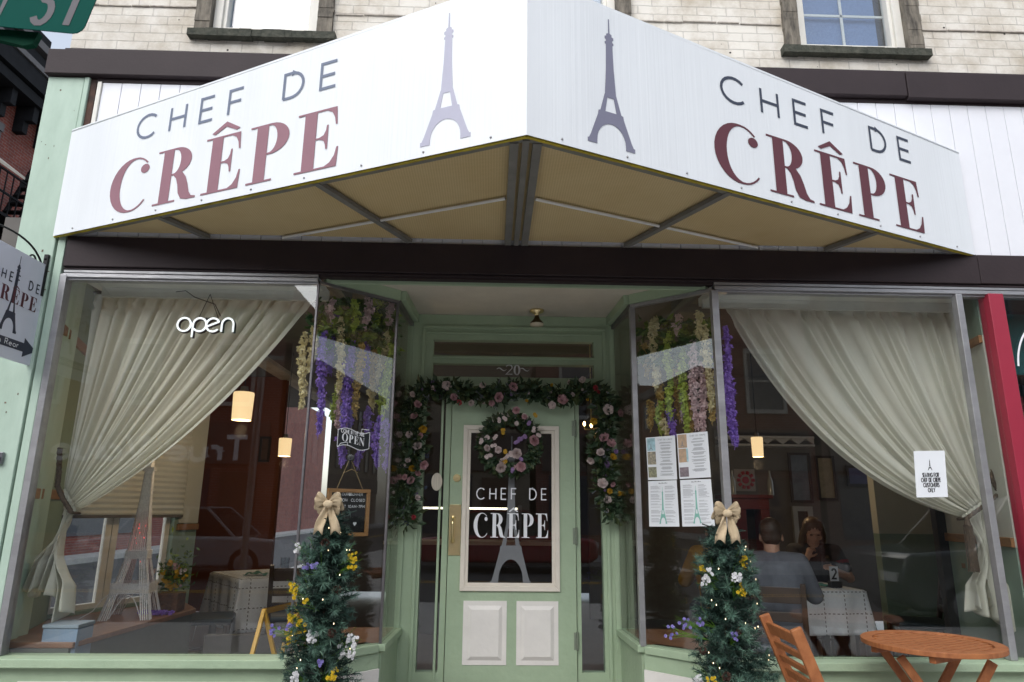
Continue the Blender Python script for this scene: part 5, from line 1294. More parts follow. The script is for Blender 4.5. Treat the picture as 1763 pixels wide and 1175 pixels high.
def sheet(name, label, tl, tr, br, bl, photo, seed):
    P_ = [gframe(pb, pa, *q, .010)[0] for q in (bl, br, tr, tl)]
    n = u_.cross(Z3); n = -n if n.y > 0 else n
    o = P_[0]; ux = (P_[1]-P_[0]); uy = (P_[3]-P_[0]); w, h = ux.length, uy.length; ux /= w; uy /= h
    mb = MB().extrude(P_, n*.001); root = single(name, mb, PAPER, label, 'paper sheet', group='menu sheets on the slanted pane')
    f = (o+n*.0012, ux, uy, n); random.seed(seed)
    ORG_ = ORG[root.name]
    def rect(mb, x0, x1, y0, y1, k, mi=0): mb.poly([[(x0*w, y0*h), (x1*w, y0*h), (x1*w, y1*h), (x0*w, y1*h)]], (f[0]+n*k, ux, uy, n), .0002, mi)
    mb = MB()
    if photo:
        sans(mb, 'CHEF DE CREPE', (o+n*.0016+ux*w*.67+uy*h*.915, ux, uy, n), h*.028, .14, .2, width=w*.50, off=.0003)
        y = .86
        while y > .10:
            for k in range(random.choice((2, 3, 4))):
                ww = random.uniform(.12, .24); rect(mb, .67-ww, .67+ww, y, y+.007, .0003); y -= .0165
            y -= .03
        part('print', mb, INKG, root)
        mb = MB(); a = random.randrange(3)
        for k, (y0, y1) in enumerate(((.68, .98), (.36, .66), (.04, .25) if photo == 2 else (.06, .30))):
            mi = ((0, 2, 3), (1, 1, 4))[photo-1][k]; rect(mb, .03, .32, y0, y1, .0003, mi)
        if photo == 2:
            rect(mb, .28, .34, .37, .66, .0006, 0)
        part('picture_strip', mb, PHOTO, root)
        mb = MB(); tower(mb, (o+n*.0022+ux*w*(.17)+uy*h*.70, ux, uy, n), h*.15, 1.6, off=.0006)
        part('small_tower_print', mb, INKG, root)
    else:
        sans(mb, 'Creperie', (o+n*.0016+ux*w*.5+uy*h*.93, ux, uy, n), h*.04, .1, .2, width=w*.36, off=.0003) if False else [rect(mb, .36+.05*k, .40+.05*k, .935, .955-.008*(k % 2), .0003) for k in range(6)]
        y = .88
        while y > .08:
            rect(mb, .08, .30+random.random()*.1, y, y+.006, .0003); rect(mb, .56, .72+random.random()*.18, y-.01, y-.004, .0003)
            if random.random() < .8: rect(mb, .08, .36+random.random()*.1, y-.02, y-.015, .0003); rect(mb, .56, .80+random.random()*.1, y-.028, y-.023, .0003)
            y -= random.choice((.04, .05, .07))
        part('print', mb, INKG, root)
        mb = MB(); tower(mb, (o+n*.0022+ux*w*.48+uy*h*.06, ux, uy, n), h*.80, .62, off=.0006); part('tower_print', mb, MINT, root)
sheet('menu_sheet', 'upper left menu sheet with three landscape pictures down its side', (1112,754), (1162,750), (1166,826), (1116,827), 1, 1)
sheet('menu_sheet', 'upper right menu sheet with a peach picture strip down its side', (1165,748), (1218,743), (1224,822), (1170,825), 2, 2)
sheet('menu_sheet', 'lower left menu sheet with a mint green tower print', (1116,829), (1165,827), (1170,907), (1118,907), 0, 3)
sheet('menu_sheet', 'lower right menu sheet with a mint green tower print', (1171,827), (1224,825), (1231,906), (1175,907), 0, 4)
# paper notice on the right window
o = PY(1578, 857, FY-.006); a = PY(1632, 856, FY-.006); b = PY(1567, 777, FY-.006)
ux = (a-o); w = ux.length; ux.normalize(); uy = (b-o)
uy = Vector((uy.x+.02, 0, uy.z)); h = uy.length; uy.normalize()
nt_ = single('paper_notice', MB().extrude([o, o+ux*w, o+ux*w+uy*h, o+uy*h], (0, -.001, 0)), PAPER, 'white paper notice SEATING FOR CHEF DE CREPE CUSTOMERS ONLY on the right window', 'notice')
mb = MB(); n_ = -Y3
for k, (t, ww) in enumerate((('SEATING FOR', .52), ('CHEF DE CREPE', .62), ('CUSTOMERS', .50), ('ONLY', .22))):
    sans(mb, t, (o+ux*w*.49+uy*h*(.435-k*.108)+n_*.0012, ux, uy, n_), h*.082, .2, .22, width=w*ww, off=.0004)
tower(mb, (o+ux*w*.49+uy*h*.58+n_*.0012, ux, uy, n_), h*.24, 1.1, off=.0005)
part('print', mb, INKB, nt_)
# banner sticker on the slanted pane left of the door
pa, pb = (XL1+.006, FY+.004), A1
o, u, n = gframe(pa, pb, 580, 771, .006); o2, _, _ = gframe(pa, pb, 635, 771, .006); w = (o2-o).dot(u); h = gframe(pa, pb, 607, 737, .006)[0].z-o.z
st = thing('open_sticker', 'black and white banner sticker COME IN WE ARE OPEN on the slanted pane', 'sticker', tuple(o))
def wv(x): return .10*math.sin(x*2*PI)*h
xs = [i/16 for i in range(17)]
top = [(x*w, h*.86+wv(x)) for x in xs]; bot = [(x*w, h*.06+wv(x)) for x in xs]
mb = MB().poly([bot+top[::-1]], (o, u, Z3, n), .0008); part('backing', mb, mat('black_vinyl', (.012, .016, .018), .5), st)
mb = MB(); fr = (o+n*.0009, u, Z3, n)
quadstrip(mb, bot, .004, fr, .0003); quadstrip(mb, top, .004, fr, .0003); quadstrip(mb, [bot[0], top[0]], .004, fr, .0004); quadstrip(mb, [bot[-1], top[-1]], .004, fr, .0004)
quadstrip(mb, [(.02*w, .02*h), (.10*w, .22*h), (.30*w, .30*h), (.33*w, .12*h)], .0035, fr, .0005); quadstrip(mb, [(.72*w, .78*h), (.74*w, .98*h), (.98*w, .97*h)], .0035, fr, .0005)
sans(mb, 'COME IN, WE ARE'.replace(',', ''), (fr[0]+u*w*.46+Z3*h*.68, (u-Z3*.10).normalized(), Z3, n), h*.17, .17, .2, width=w*.74, off=.0006)
part('banner_lettering', mb, WHITEV, st)
mb = MB(); serif(mb, 'OPEN', (fr[0]+u*w*.49+Z3*h*.25, (u-Z3*.16).normalized(), Z3, n), h*.38, w*.72, off=.0007); part('serif_lettering', mb, WHITEV, st)
# letter board hanging by twine
cxy, u, n = gframe(pa, pb, 596, 885, -.05)
o, _, _ = gframe(pa, pb, 559, 925, -.05); o2, _, _ = gframe(pa, pb, 632, 925, -.05); tz = gframe(pa, pb, 596, 842, -.05)[0].z
w = (o2-o).dot(u); h = tz-o.z; o = o+u*.0
lb = thing('letter_board', 'oak framed black letter board with opening hours hanging by twine', 'letter board', tuple(o))
FRW = mat('oak_frame', (.42, .22, .08), .5, col2=(.30, .15, .05), scale=12, stretch=(1, 1, 4))
mb = MB(); t = .022
def lbq(x0, x1, z0, z1, d0, d1): return mb.extrude([o+u*x0+Z3*z0+n*d0, o+u*x1+Z3*z0+n*d0, o+u*x1+Z3*z1+n*d0, o+u*x0+Z3*z1+n*d0], n*(d1-d0))
lbq(0, w, 0, t, -.012, .012); lbq(0, w, h-t, h, -.012, .012); lbq(0, t, t+.0005, h-t-.0005, -.012, .012); lbq(w-t, w, t+.0005, h-t-.0005, -.012, .012)
part('frame', mb, FRW, lb, bevel=.002)
mb = MB(); lbq(t, w-t, t, h-t, -.010, -.002); k = t+.01
part('felt', mb, mat('black_felt', (.008, .008, .009), .95), lb)
mb = MB()
for (tx, zz, ww) in (('OUR SUMMER HOURS', .86, .0), ('SUN MON  CLOSED', .735, .80), ('TUE-SAT 10AM-7PM', .60, .80)):
    if ww == 0:
        fr = (o+u*w*.50+Z3*h*zz+n*.0, u, Z3, n); sans(mb, 'OUR', (fr[0]-u*w*.03, u, Z3, n), h*.055, .16, .28, align='r', off=-.001); sans(mb, 'SUMMER', (fr[0]+u*w*.05, u, Z3, n), h*.055, .16, .28, align='l', width=w*.28, off=-.001)
        mb.poly([[(.012*math.cos(a*PI/8), .012*math.sin(a*PI/8)) for a in range(16)]], (o+u*w*.52+Z3*(h*zz+.01)+n*-.001, u, Z3, n), .0006)
    else: sans(mb, tx, (o+u*w*.49+Z3*h*zz, u, Z3, n), h*.055, .16, .28, width=w*ww, off=-.001)
mb.poly([[(0, -.012), (.012, .002), (.010, .010), (.004, .011), (0, .006), (-.004, .011), (-.010, .010), (-.012, .002)]], (o+u*w*.68+Z3*h*.26+n*-.001, u, Z3, n), .0006)
part('letters', mb, WHITEV, lb)
hk, _, _ = gframe(pa, pb, 603, 788, -.02)
mb = MB(); TW = mat('twine', (.35, .25, .12), .9)
for x in (.2, .82): mb.tube([o+u*w*x+Z3*h, hk], .0022, 5)
mb.tube([hk.lerp(o+u*w*.2+Z3*h, .5), hk.lerp(o+u*w*.2+Z3*h, .45)+u*.05+Z3*.015, hk+u*.06-Z3*.09], .0018, 5)
part('twine', mb, TW, lb)
mb = MB().ball(hk+n*.006, .022, 16, (1, .35, 1)); single('suction_hook', mb, mat('smoky_hook', (.06, .06, .065), .2), 'round clear suction hook holding the letter board twine', 'hook', smooth='all')

# neon style OPEN sign
NE = mat('white_led_tube', (.85, .88, .9), .3, emit=(.95, .98, 1), estr=.5)
a, b = PY(303, 583, 4.11), PY(404, 545, 4.11)
os_ = thing('open_sign', 'white lit tube sign reading open hanging in the left window', 'open sign', (a.x, 4.11, a.z))
mb = MB(); X0, X1, Z0 = a.x, b.x, PY(350, 575, 4.11).z; hh = .205; L = X1-X0; s = L/2.02
def tp(pts): return [Vector((X0+x*s, 4.11-.012, Z0+.012+z*s)) for x, z in pts]
r = .0062
mb.tube(tp(arc(.26, .25, .24, .25, 0, 360, 22)), r, 8)
mb.tube(tp([(.58, -.22), (.58, .25)]+arc(.82, .25, .24, .25, 180, -140, 20)), r, 8)
mb.tube(tp([(1.12, .20), (1.52, .38)]+arc(1.30, .25, .24, .25, 30, 320, 20)), r, 8)
mb.tube(tp([(1.62, .0), (1.62, .27)]+arc(1.83, .27, .21, .24, 180, 0, 12)+[(2.04, .0)]), r, 8)
part('tube_lettering', mb, NE, os_, smooth='all')
mb = MB().box((X0+.16, 4.112, Z0+.50*s), (X1-.13, 4.122, Z0+.62*s))
for pts in (arc(.26, .25, .24, .25, 0, 360, 22), [(.58, -.22), (.58, .25)]+arc(.82, .25, .24, .25, 180, -140, 20), [(1.12, .20), (1.52, .38)]+arc(1.30, .25, .24, .25, 30, 320, 20), [(1.62, .0), (1.62, .27)]+arc(1.83, .27, .21, .24, 180, 0, 12)+[(2.04, .0)]):
    mb.tube([p+Vector((.005, .012, -.005)) for p in tp(pts)], .0085, 6)
part('backing', mb, BLACKM, os_)
mb = MB(); tpx = PY(362, 507, 4.11)
mb.tube([tpx, (X0+.12, 4.115, Z0+.6*s)], .0022, 5).tube([tpx, (X1-.10, 4.115, Z0+.6*s)], .0022, 5).tube([PY(303, 503, 4.14), PY(320, 501, 4.14), PY(335, 512, 4.14), PY(352, 518, 4.13), PY(370, 524, 4.12), PY(380, 545, 4.12)], .003, 5)
part('cord', mb, BLACKM, os_)

# ------------------------------------------------------------------ lamps inside
LS = mat('glowing_shade', (.8, .7, .5), .6, emit=(1, .70, .36), estr=.55)
def pendant(tl, br, Y, label):
    a, b = PY(*tl, Y), PY(*br, Y); cx = (a.x+b.x)/2; r = (b.x-a.x)/2; z1, z0 = a.z, b.z
    t = thing('pendant_lamp', label, 'pendant lamp', (cx, Y, z0), group='cylindrical pendant lamps inside')
    part('shade', MB().lathe([(r*.2, z1), (r*.96, z1), (r, z1-.01), (r*.93, z0+.01), (r*.9, z0), (r*.86, z0+.004), (r*.88, z1-.02)], (cx, Y, 0), 24), LS, t, smooth=True)
    part('cap', MB().lathe([(0, z1+.05), (r*.35, z1+.045), (r*.4, z1+.002), (0, z1+.001)], (cx, Y, 0), 16), DALU, t, smooth=True)
    part('cord', MB().tube([(cx, Y, z1+.04), (cx, Y, 3.05)], .004, 6), BLACKM, t)
    l = bpy.data.lights.new('lamp', 'POINT'); l.energy = 5; l.color = (1, .72, .42); l.shadow_soft_size = .05
    lo = bpy.data.objects.new('lamp_light', l); C.objects.link(lo); lo.location = (0, 0, -.08); lo.parent = t
pendant((403, 676), (433, 724), 5.1, 'lit pendant lamp below the left curtain, largest of the pendants')
pendant((481, 755), (500, 786), 7.6, 'lit pendant lamp before the orange wall')
pendant((1293, 753), (1315, 787), 6.8, 'lit pendant lamp inside the right window')
ch = thing('chandelier', 'small candle chandelier glowing behind the glass strip right of the door', 'chandelier', (.85, 6.0, 2.0))
mb = MB(); bm_ = MB()
cc = PY(1018, 740, 6.0)
mb.tube([cc+Z3*.9, cc+Z3*.0], .006, 6)
for k, (x, y) in enumerate(((1006, 730), (1031, 726), (1018, 733), (1024, 745))):
    p = PY(x, y, 6.0+.06*(k % 2)); mb.tube([cc, p-Z3*.05, p-Z3*.02], .005, 6); bm_.ball(p, .011, 8, (1, 1, 1.9))
part('frame', mb, BRASS, ch); part('candle_bulb', bm_, mat('candle_glow', (1, .8, .5), .4, emit=(1, .6, .25), estr=14), ch, smooth='all')

# ------------------------------------------------------------------ pictures and furniture further inside
def picture(px0, py0, px1, py1, Y, m, label, cat='picture'):
    a, b = PY(px0, py0, Y), PY(px1, py1, Y); x0, x1 = a.x, b.x; z1, z0 = a.z, b.z
    t = thing('framed_picture', label, cat, ((x0+x1)/2, Y, z0))
    mb = MB().box((x0, Y-.02, z0), (x1, Y, z0+.03)).box((x0, Y-.02, z1-.03), (x1, Y, z1)).box((x0, Y-.02, z0+.0305), (x0+.03, Y, z1-.0305)).box((x1-.03, Y-.02, z0+.0305), (x1, Y, z1-.0305))
    part('frame', mb, mat('dark_frame', (.03, .02, .015), .5), t); part('canvas', MB().box((x0+.03, Y-.012, z0+.03), (x1-.03, Y-.004, z1-.03)), m, t)
picture(449, 752, 464, 796, 9.05, mat('dim_print', (.10, .05, .03), .7, var=.4, scale=4), 'small dark framed picture on the orange wall')
picture(1355, 780, 1400, 866, 8.59, mat('grey_blue_print', (.20, .24, .28), .7, col2=(.08, .10, .14), scale=5), 'tall framed grey blue print on the back wall of the right room')
picture(1402, 785, 1442, 862, 8.59, mat('beige_print', (.30, .25, .16), .7, var=.3, scale=7), 'framed beige print beside the grey blue one')
picture(1455, 802, 1512, 838, 8.59, mat('blue_print', (.10, .10, .20), .7, var=.2, scale=7), 'low wide framed blue print half behind the right curtain')
t = thing('wall_poster', 'pale poster with a round red emblem inside the right window', 'poster', tuple(PY(1285, 850, 8.55)))
a, b = PY(1264, 808, 8.56), PY(1302, 846, 8.56); part('sheet', MB().box((a.x, 8.57, b.z), (b.x, 8.58, a.z)), mat('poster_grey', (.35, .33, .34), .7), t)
mb = MB(); c = PY(1284, 827, 8.56)
for k in range(10): a_ = k/10*2*PI; mb.tube([(c.x+.07*math.cos(a_), 8.565, c.z+.07*math.sin(a_)), (c.x+.11*math.cos(a_), 8.565, c.z+.11*math.sin(a_))], .022, 6)
mb.ball((c.x, 8.565, c.z), .045, 10, (1, .2, 1)); part('emblem', mb, mat('poster_red', (.35, .02, .04), .6), t)
t = thing('wall_shelf', 'long white wall shelf with triangular cut-outs inside the right window', 'shelf', tuple(PY(1320, 770, 8.4)))
a, b = PY(1240, 750, 8.4), PY(1402, 768, 8.4); mb = MB().box((a.x, 8.38, a.z-.03), (b.x, 8.6, a.z)).box((a.x, 8.38, b.z-.01), (b.x, 8.6, b.z+.015))
n = 6
for k in range(n):
    x0 = a.x+(b.x-a.x)*k/n; x1 = a.x+(b.x-a.x)*(k+1)/n; m_ = (x0+x1)/2
    mb.extrude([(x0, 8.40, b.z+.016), (x0, 8.40, a.z-.031), (m_, 8.40, a.z-.031)], (0, .02, 0)); mb.extrude([(x1, 8.40, b.z+.016), (m_, 8.40, a.z-.031), (x1, 8.40, a.z-.031)], (0, .02, 0))
part('board', mb, mat('shelf_white', (.50, .50, .50), .6), t)
t = thing('red_cabinet', 'dark red cabinet with an open black front inside the right window', 'cabinet', tuple(PY(1290, 940, 7.8)))
a, b = PY(1262, 858, 7.8), PY(1332, 965, 7.8); z0 = .02
mb = MB().box((a.x, 7.8, a.z-.12), (b.x, 8.3, a.z)).box((a.x, 7.8, z0), (a.x+.14, 8.3, a.z-.121)).box((b.x-.1, 7.8, z0), (b.x, 8.3, a.z-.121)).box((a.x-.04, 7.77, a.z+.0005), (b.x+.04, 8.32, a.z+.04)).box((a.x+.14, 8.25, z0), (b.x-.1, 8.3, a.z-.121))
part('body', mb, mat('cabinet_red', (.09, .006, .008), .5, var=.2), t, bevel=.005)
part('firebox', MB().box((a.x+.141, 8.0, z0), (b.x-.101, 8.24, a.z-.125)), mat('soot_black', (.01, .01, .01), .9), t)
mb = MB()
for k, px in enumerate((1248, 1256, 1322)):
    p = PY(px, 858, 7.9); z = a.z+.04; mb.lathe([(0, z), (.035, z), (.035, z+.16), (.012, z+.22), (.012, z+.28), (0, z+.28)], (p.x+.1, 8.05, 0), 12)
single('bottles', mb, mat('bottle_glass_dull', (.25, .27, .28), .2), 'pale bottles standing on top of the dark red cabinet', 'bottles', smooth=True)
t = thing('back_door', 'dark doorway with a pale frame at the back of the right room', 'door', (4.1, 8.5, 0.02))
a, b = PY(1362, 872, 8.59), PY(1408, 1000, 8.59)
part('leaf', MB().box((a.x+.06, 8.57, .02), (b.x-.06, 8.59, a.z-.06)), mat('back_door_brown', (.06, .04, .03), .6), t)
part('frame', MB().box((a.x, 8.55, .02), (a.x+.059, 8.595, a.z)).box((b.x-.059, 8.55, .02), (b.x, 8.595, a.z)).box((a.x+.0595, 8.55, a.z-.059), (b.x-.0595, 8.595, a.z)), mat('door_frame_grey', (.36, .36, .34), .6), t)
t = thing('shop_counter', 'long pale topped counter seen behind the door glass', 'counter', (.2, 8.2, .02))
part('top', MB().box((-1.2, 8.0, .96), (1.0, 8.6, 1.0)), mat('counter_top', (.45, .42, .36), .3), t); part('front', MB().box((-1.15, 8.05, .02), (.95, 8.55, .958)), mat('counter_front', (.05, .045, .045), .6), t)
part('strip_light', MB().box((-1.05, 8.02, 1.35), (.30, 8.06, 1.372)), mat('strip_glow', (1, .9, .7), .4, emit=(1, .88, .62), estr=2.2), t)
part('strip_post', MB().box((-1.1, 8.02, 1.0), (-1.06, 8.06, 1.40)).box((.31, 8.02, 1.0), (.35, 8.06, 1.40)), DALU, t)

# ------------------------------------------------------------------ dining tables and chairs
DW = mat('dark_chair_wood', (.055, .035, .025), .45, var=.2, scale=8)
def make_chair(label, seatm):
    t = thing('dining_chair', label, 'chair', local=True, group='dark ladder-back dining chairs')
    w, d = .20, .20
    for s in (-1, 1):
        part('leg', MB().bar((s*w, d, 0), (s*w*.95, d*.95, .43), .034, .034), DW, t, bevel=.004)
        m = MB().bar((s*w, -d-.03, 0), (s*w, -d, .45), .034, .04).bar((s*w, -d, .451), (s*w, -d-.07, .88), .034, .034); part('back_post', m, DW, t, bevel=.004)
    m = MB()
    for k, z in enumerate((.56, .67, .80)):
        y = -d-.07*(z-.45)/.43
        m.box((-w+.018, y-.009, z-.032 if k < 2 else z-.045), (w-.018, y+.009, z+.028 if k < 2 else z+.055))
    part('back_slats', m, DW, t, bevel=.004)
    part('seat', MB().box((-w-.02, -d-.01, .435), (w+.02, d+.03, .48)), seatm, t, bevel=.015)
    m = MB()
    for s in (-1, 1): m.bar((s*w, -d, .2), (s*w, d, .2), .02, .02)
    m.bar((-w, 0, .2), (w, 0, .2), .02, .02); part('stretcher', m, DW, t)
    return t
FZ = .02
TEAL = mat('slate_seat', (.04, .06, .075), .5, var=.15)
chs = make_chair('dark ladder-back chair with a slate seat beside the flowers in the left window', TEAL)
chs.location = (-2.30, 5.95, FZ); chs.rotation_euler = (0, 0, R(-75))
copy_tree(chs, (-1.62, 6.15, FZ), R(12), 'dark ladder-back chair behind the yellow caution stand')
copy_tree(chs, (1.97, 4.98, FZ), R(-24), 'dark ladder-back chair under the man in the grey shirt')
copy_tree(chs, (3.02, 6.72, FZ), R(165), 'dark ladder-back chair under the woman in black')
copy_tree(chs, (3.58, 5.95, FZ), R(75), 'empty dark ladder-back chair against the green wall on the right')
MX = PY(1240, 950, 5.9).x
copy_tree(chs, (MX, 5.9, FZ), R(-6), 'dark ladder-back chair under the person in mustard yellow')
def lace():
    m = mat('white_lace_cloth', (.86, .90, .97), .85, var=.05, scale=30, trans=.1)
    nt = m.node_tree; b = nt.nodes['Principled BSDF']; tc = nt.nodes['Texture Coordinate']; rp = nt.nodes['Color Ramp']
    sx = nt.nodes.new('ShaderNodeSeparateXYZ'); nt.links.new(tc.outputs['UV'], sx.inputs[0])
    def nd(op, a, b_=None):
        n = nt.nodes.new('ShaderNodeMath'); n.operation = op
        nt.links.new(a, n.inputs[0])
        if b_ is not None:
            if isinstance(b_, (int, float)): n.inputs[1].default_value = b_
            else: nt.links.new(b_, n.inputs[1])
        return n.outputs[0]
    x, y = sx.outputs[0], sx.outputs[1]
    lx = nd('LESS_THAN', nd('FRACT', nd('MULTIPLY', x, 6.0)), .045); ly = nd('LESS_THAN', nd('FRACT', nd('MULTIPLY', y, 6.0)), .045)
    dx = nd('LESS_THAN', nd('FRACT', nd('MULTIPLY', x, 30.0)), .55); dy = nd('LESS_THAN', nd('FRACT', nd('MULTIPLY', y, 30.0)), .55)
    dots = nd('MAXIMUM', nd('MULTIPLY', lx, dy), nd('MULTIPLY', ly, dx))
    mx = nt.nodes.new('ShaderNodeMixRGB'); nt.links.new(dots, mx.inputs[0]); nt.links.new(rp.outputs[0], mx.inputs[1]); mx.inputs[2].default_value = (.10, .11, .13, 1)
    nt.links.new(mx.outputs[0], b.inputs['Base Color'])
    return m
LACE = lace()
def table(cx, cy, w, d, rz, label, clabel, drop=.26, seed=1):
    t = thing('dining_table', label, 'table', (cx, cy, FZ), rz, local=True, group='cloth-covered dining tables')
    part('top', MB().box((-w/2, -d/2, .70), (w/2, d/2, .735)), DW, t)
    for sx_ in (-1, 1):
        for sy_ in (-1, 1): part('leg', MB().bar((sx_*(w/2-.05), sy_*(d/2-.05), 0), (sx_*(w/2-.05), sy_*(d/2-.05), .699), .05, .05), DW, t)
    random.seed(seed); mb = MB(); uv = []
    K = 28; W_ = w/2+.006; D_ = d/2+.006; out = drop
    N = 2*K
    for i in range(N+1):
        for j in range(N+1):
            x = (i/K-1)*(W_+out); y = (j/K-1)*(D_+out); ex = max(0, abs(x)-W_); ey = max(0, abs(y)-D_)
            sxn = 1 if x > 0 else -1; syn = 1 if y > 0 else -1
            bx = min(abs(x), W_); by = min(abs(y), D_); z = .738
            if ex > 0 or ey > 0:
                dd = math.hypot(ex, ey) if ex > 0 and ey > 0 else ex+ey
                z -= dd*.985; rip = .012*math.sin((x if ey > ex else y)*26+seed)*min(1, dd/.1)
                if ex > 0 and ey > 0:
                    q = .045*dd/.3; bx += q*(.6+.4*ex/(ex+ey)); by += q*(.6+.4*ey/(ex+ey))
                elif ex > 0: bx += .012+rip
                else: by += .012+rip
            mb.v.append(Vector((sxn*bx, syn*by, z))); uv.append((x, y))
    for i in range(N):
        for j in range(N): a = i*(N+1)+j; mb.f.append((a, a+N+1, a+N+2, a+1)); mb.mi.append(0)
    me = bpy.data.meshes.new('tablecloth'); me.from_pydata([tuple(v) for v in mb.v], [], mb.f); me.materials.append(LACE)
    ul_ = me.uv_layers.new(name='uv')
    for l in me.loops: ul_.data[l.index].uv = (uv[l.vertex_index][0]+5, uv[l.vertex_index][1]+5)
    me.polygons.foreach_set('use_smooth', [True]*len(me.polygons))
    o = bpy.data.objects.new('tablecloth', me); C.objects.link(o); o.location = (cx, cy, FZ); o.rotation_euler = (0, 0, rz); tag(o, clabel, 'tablecloth', 'white lace tablecloths')
    sd = o.modifiers.new('solid', 'SOLIDIFY'); sd.thickness = .0015
table(-2.05, 6.78, .82, .82, R(38), 'square dining table in the left window, hidden by its cloth', 'white lace tablecloth on the table in the left window', .44, 2)
table(2.62, 5.98, .72, .62, R(4), 'square dining table between the man in grey and the woman', 'white lace tablecloth with a pointed corner before the woman', .34, 4)
def napkin(c, label, s=1, rz=0):
    mb = MB(); random.seed(int(c[0]*100)+3); n = 12
    for i in range(n+1):
        for j in range(n+1):
            x, y = (i/n-.5)*.20*s, (j/n-.5)*.11*s; z = .028*s*(1-abs(x)/(.1*s))*(1.0-.5*abs(y)/(.055*s))+.008*math.sin(x*70+y*40)+.006
            mb.v.append(Vector(c)+Vector((x*math.cos(rz)-y*math.sin(rz), x*math.sin(rz)+y*math.cos(rz), max(.001, z))))
    for i in range(n):
        for j in range(n): a = i*(n+1)+j; mb.f.append((a, a+n+1, a+n+2, a+1)); mb.mi.append(0)
    single('napkin', mb, mat('teal_napkin', (.08, .26, .23), .8, var=.1), label, 'napkin', group='teal napkins', smooth='all', solid=.003)
TZ = FZ+.741
napkin((-2.10, 6.52, TZ), 'folded teal napkin at the left end of the lace covered table'); napkin((-1.66, 6.75, TZ), 'folded teal napkin right of the drinking glass', .9)
napkin((2.72, 5.86, TZ), 'crumpled teal napkin under the table number 2', .8, .4)
def tumbler(c, label, h=.13, r=.035):
    mb = MB().lathe([(0, .004), (r*.8, .0), (r, h), (r-.003, h), (r*.78, .008), (0, .008)], c, 20); single('drinking_glass', mb, MATS.get('tg') or glass('tumbler_glass', (.93, .95, .96), .07), label, 'glass', smooth=True)
tumbler((-1.86, 6.55, TZ), 'clear drinking glass between the teal napkins', .15, .04)
tumbler((2.52, 5.86, TZ), 'clear drinking glass in front of the woman', .16, .035)
a = Vector((2.83, 5.83, TZ)); tn = thing('table_number', 'white card with the number 2 on a small black stand', 'table number', tuple(a))
mb = MB().box((a.x-.035, a.y-.004, a.z+.05), (a.x+.035, a.y+.004, a.z+.165)); part('card', mb, mat('card_white', (.60, .62, .68), .6), tn)
mb = MB(); sans(mb, '2', (Vector((a.x, a.y-.0045, a.z+.07)), X3, Z3, -Y3), .075, .19, width=.036, off=.001); part('numeral', mb, INKB, tn)
part('stand', MB().box((a.x-.05, a.y-.03, a.z+.001), (a.x+.05, a.y+.03, a.z+.05)), mat('black_stand', (.012, .012, .014), .4), tn, bevel=.008)
tumb = None
# yellow caution stand
cs = thing('caution_stand', 'yellow folding floor caution stand inside the left window', 'caution sign', (-1.6, 4.75, FZ))
YL = mat('yellow_plastic', (.62, .34, .015), .45, var=.08)
tp_ = PY(455, 1050, 4.75); f1 = PY(432, 1135, 4.62); f2 = PY(474, 1135, 4.80); 
for nm, q, dy in (('front_panel', f1, 0), ('rear_panel', f2, .0)):
    d = q-tp_; q2 = tp_+d*((tp_.z-FZ)/(tp_.z-q.z))
    mb = MB(); side = Vector((.10, .34, 0))
    mb.bar(tp_, q2, .026, .03, up=(0, 1, 0)); mb.bar(tp_+side, q2+side, .026, .03, up=(0, 1, 0)); mb.bar(tp_-Z3*.01, tp_+side-Z3*.01, .03, .035); mb.bar(tp_.lerp(q2, .72), tp_.lerp(q2, .72)+side, .02, .02)
    part(nm, mb, YL, cs, bevel=.004)
# box at the left end of the sill
t = thing('blue_box', 'pale blue cardboard box at the left end of the left window', 'box', tuple(PY(112, 1108, 4.2)))
a, b = PY(74, 1108, 4.16), PY(146, 1073, 4.2)
part('body', MB().box((a.x, 4.14, .531), (b.x, 4.30, b.z-.02)), mat('box_blue', (.18, .28, .42), .6, col2=(.28, .34, .42), scale=9), t, bevel=.003)
part('lid', MB().box((a.x-.004, 4.135, b.z-.019), (b.x+.004, 4.305, b.z+.0)), mat('box_lid', (.30, .36, .42), .6, var=.1), t, bevel=.003)
# ------------------------------------------------------------------ wire tower ornament
wt = thing('wire_tower', 'tall white wire lattice tower ornament with red lights on the window ledge', 'ornament', (-2.42, 5.0, LZ))
WC2 = (-2.435, 5.02); HT = 1.13; RZ = R(12)
def wp3(x, y, z): return Vector((WC2[0]+x*math.cos(RZ)-y*math.sin(RZ), WC2[1]+x*math.sin(RZ)+y*math.cos(RZ), LZ+z))
WIRE = mat('glittered_wire', (.86, .87, .90), .4, metal=0, var=.25, scale=90, bump=.4, bscale=200)
def hw(z):      # half width of the tower at height z
    P_ = [(0, .155), (.17, .115), (.22, .10), (.38, .066), (.44, .058), (.75, .032), (1.0, .022), (HT, .018)]
    for (a, p), (b, q) in zip(P_, P_[1:]):
        if a <= z <= b: return p+(q-p)*(z-a)/(b-a)
    return .018
mb = MB()
for sx_ in (-1, 1):
    for sy_ in (-1, 1):
        for k in range(5):
            for j in ((0,) if k else (0,)):
                f0 = .052*k/4
                for ax_ in (0, 1):
                    def c(z, sh): 
                        w_ = hw(z); a = w_-sh*(1-.75*z/HT) if z < .44 else w_-(sh/.052)*w_*.9
                        return (sx_*(a if ax_ == 0 else w_), sy_*(w_ if ax_ == 0 else a))
                    pts = [wp3(*c(z, f0), z) for z in (0, .17, .22, .38, .44, .75, 1.0)]
                    mb.tube(pts, .0042, 4, False)
part('leg_wires', mb, WIRE, wt)
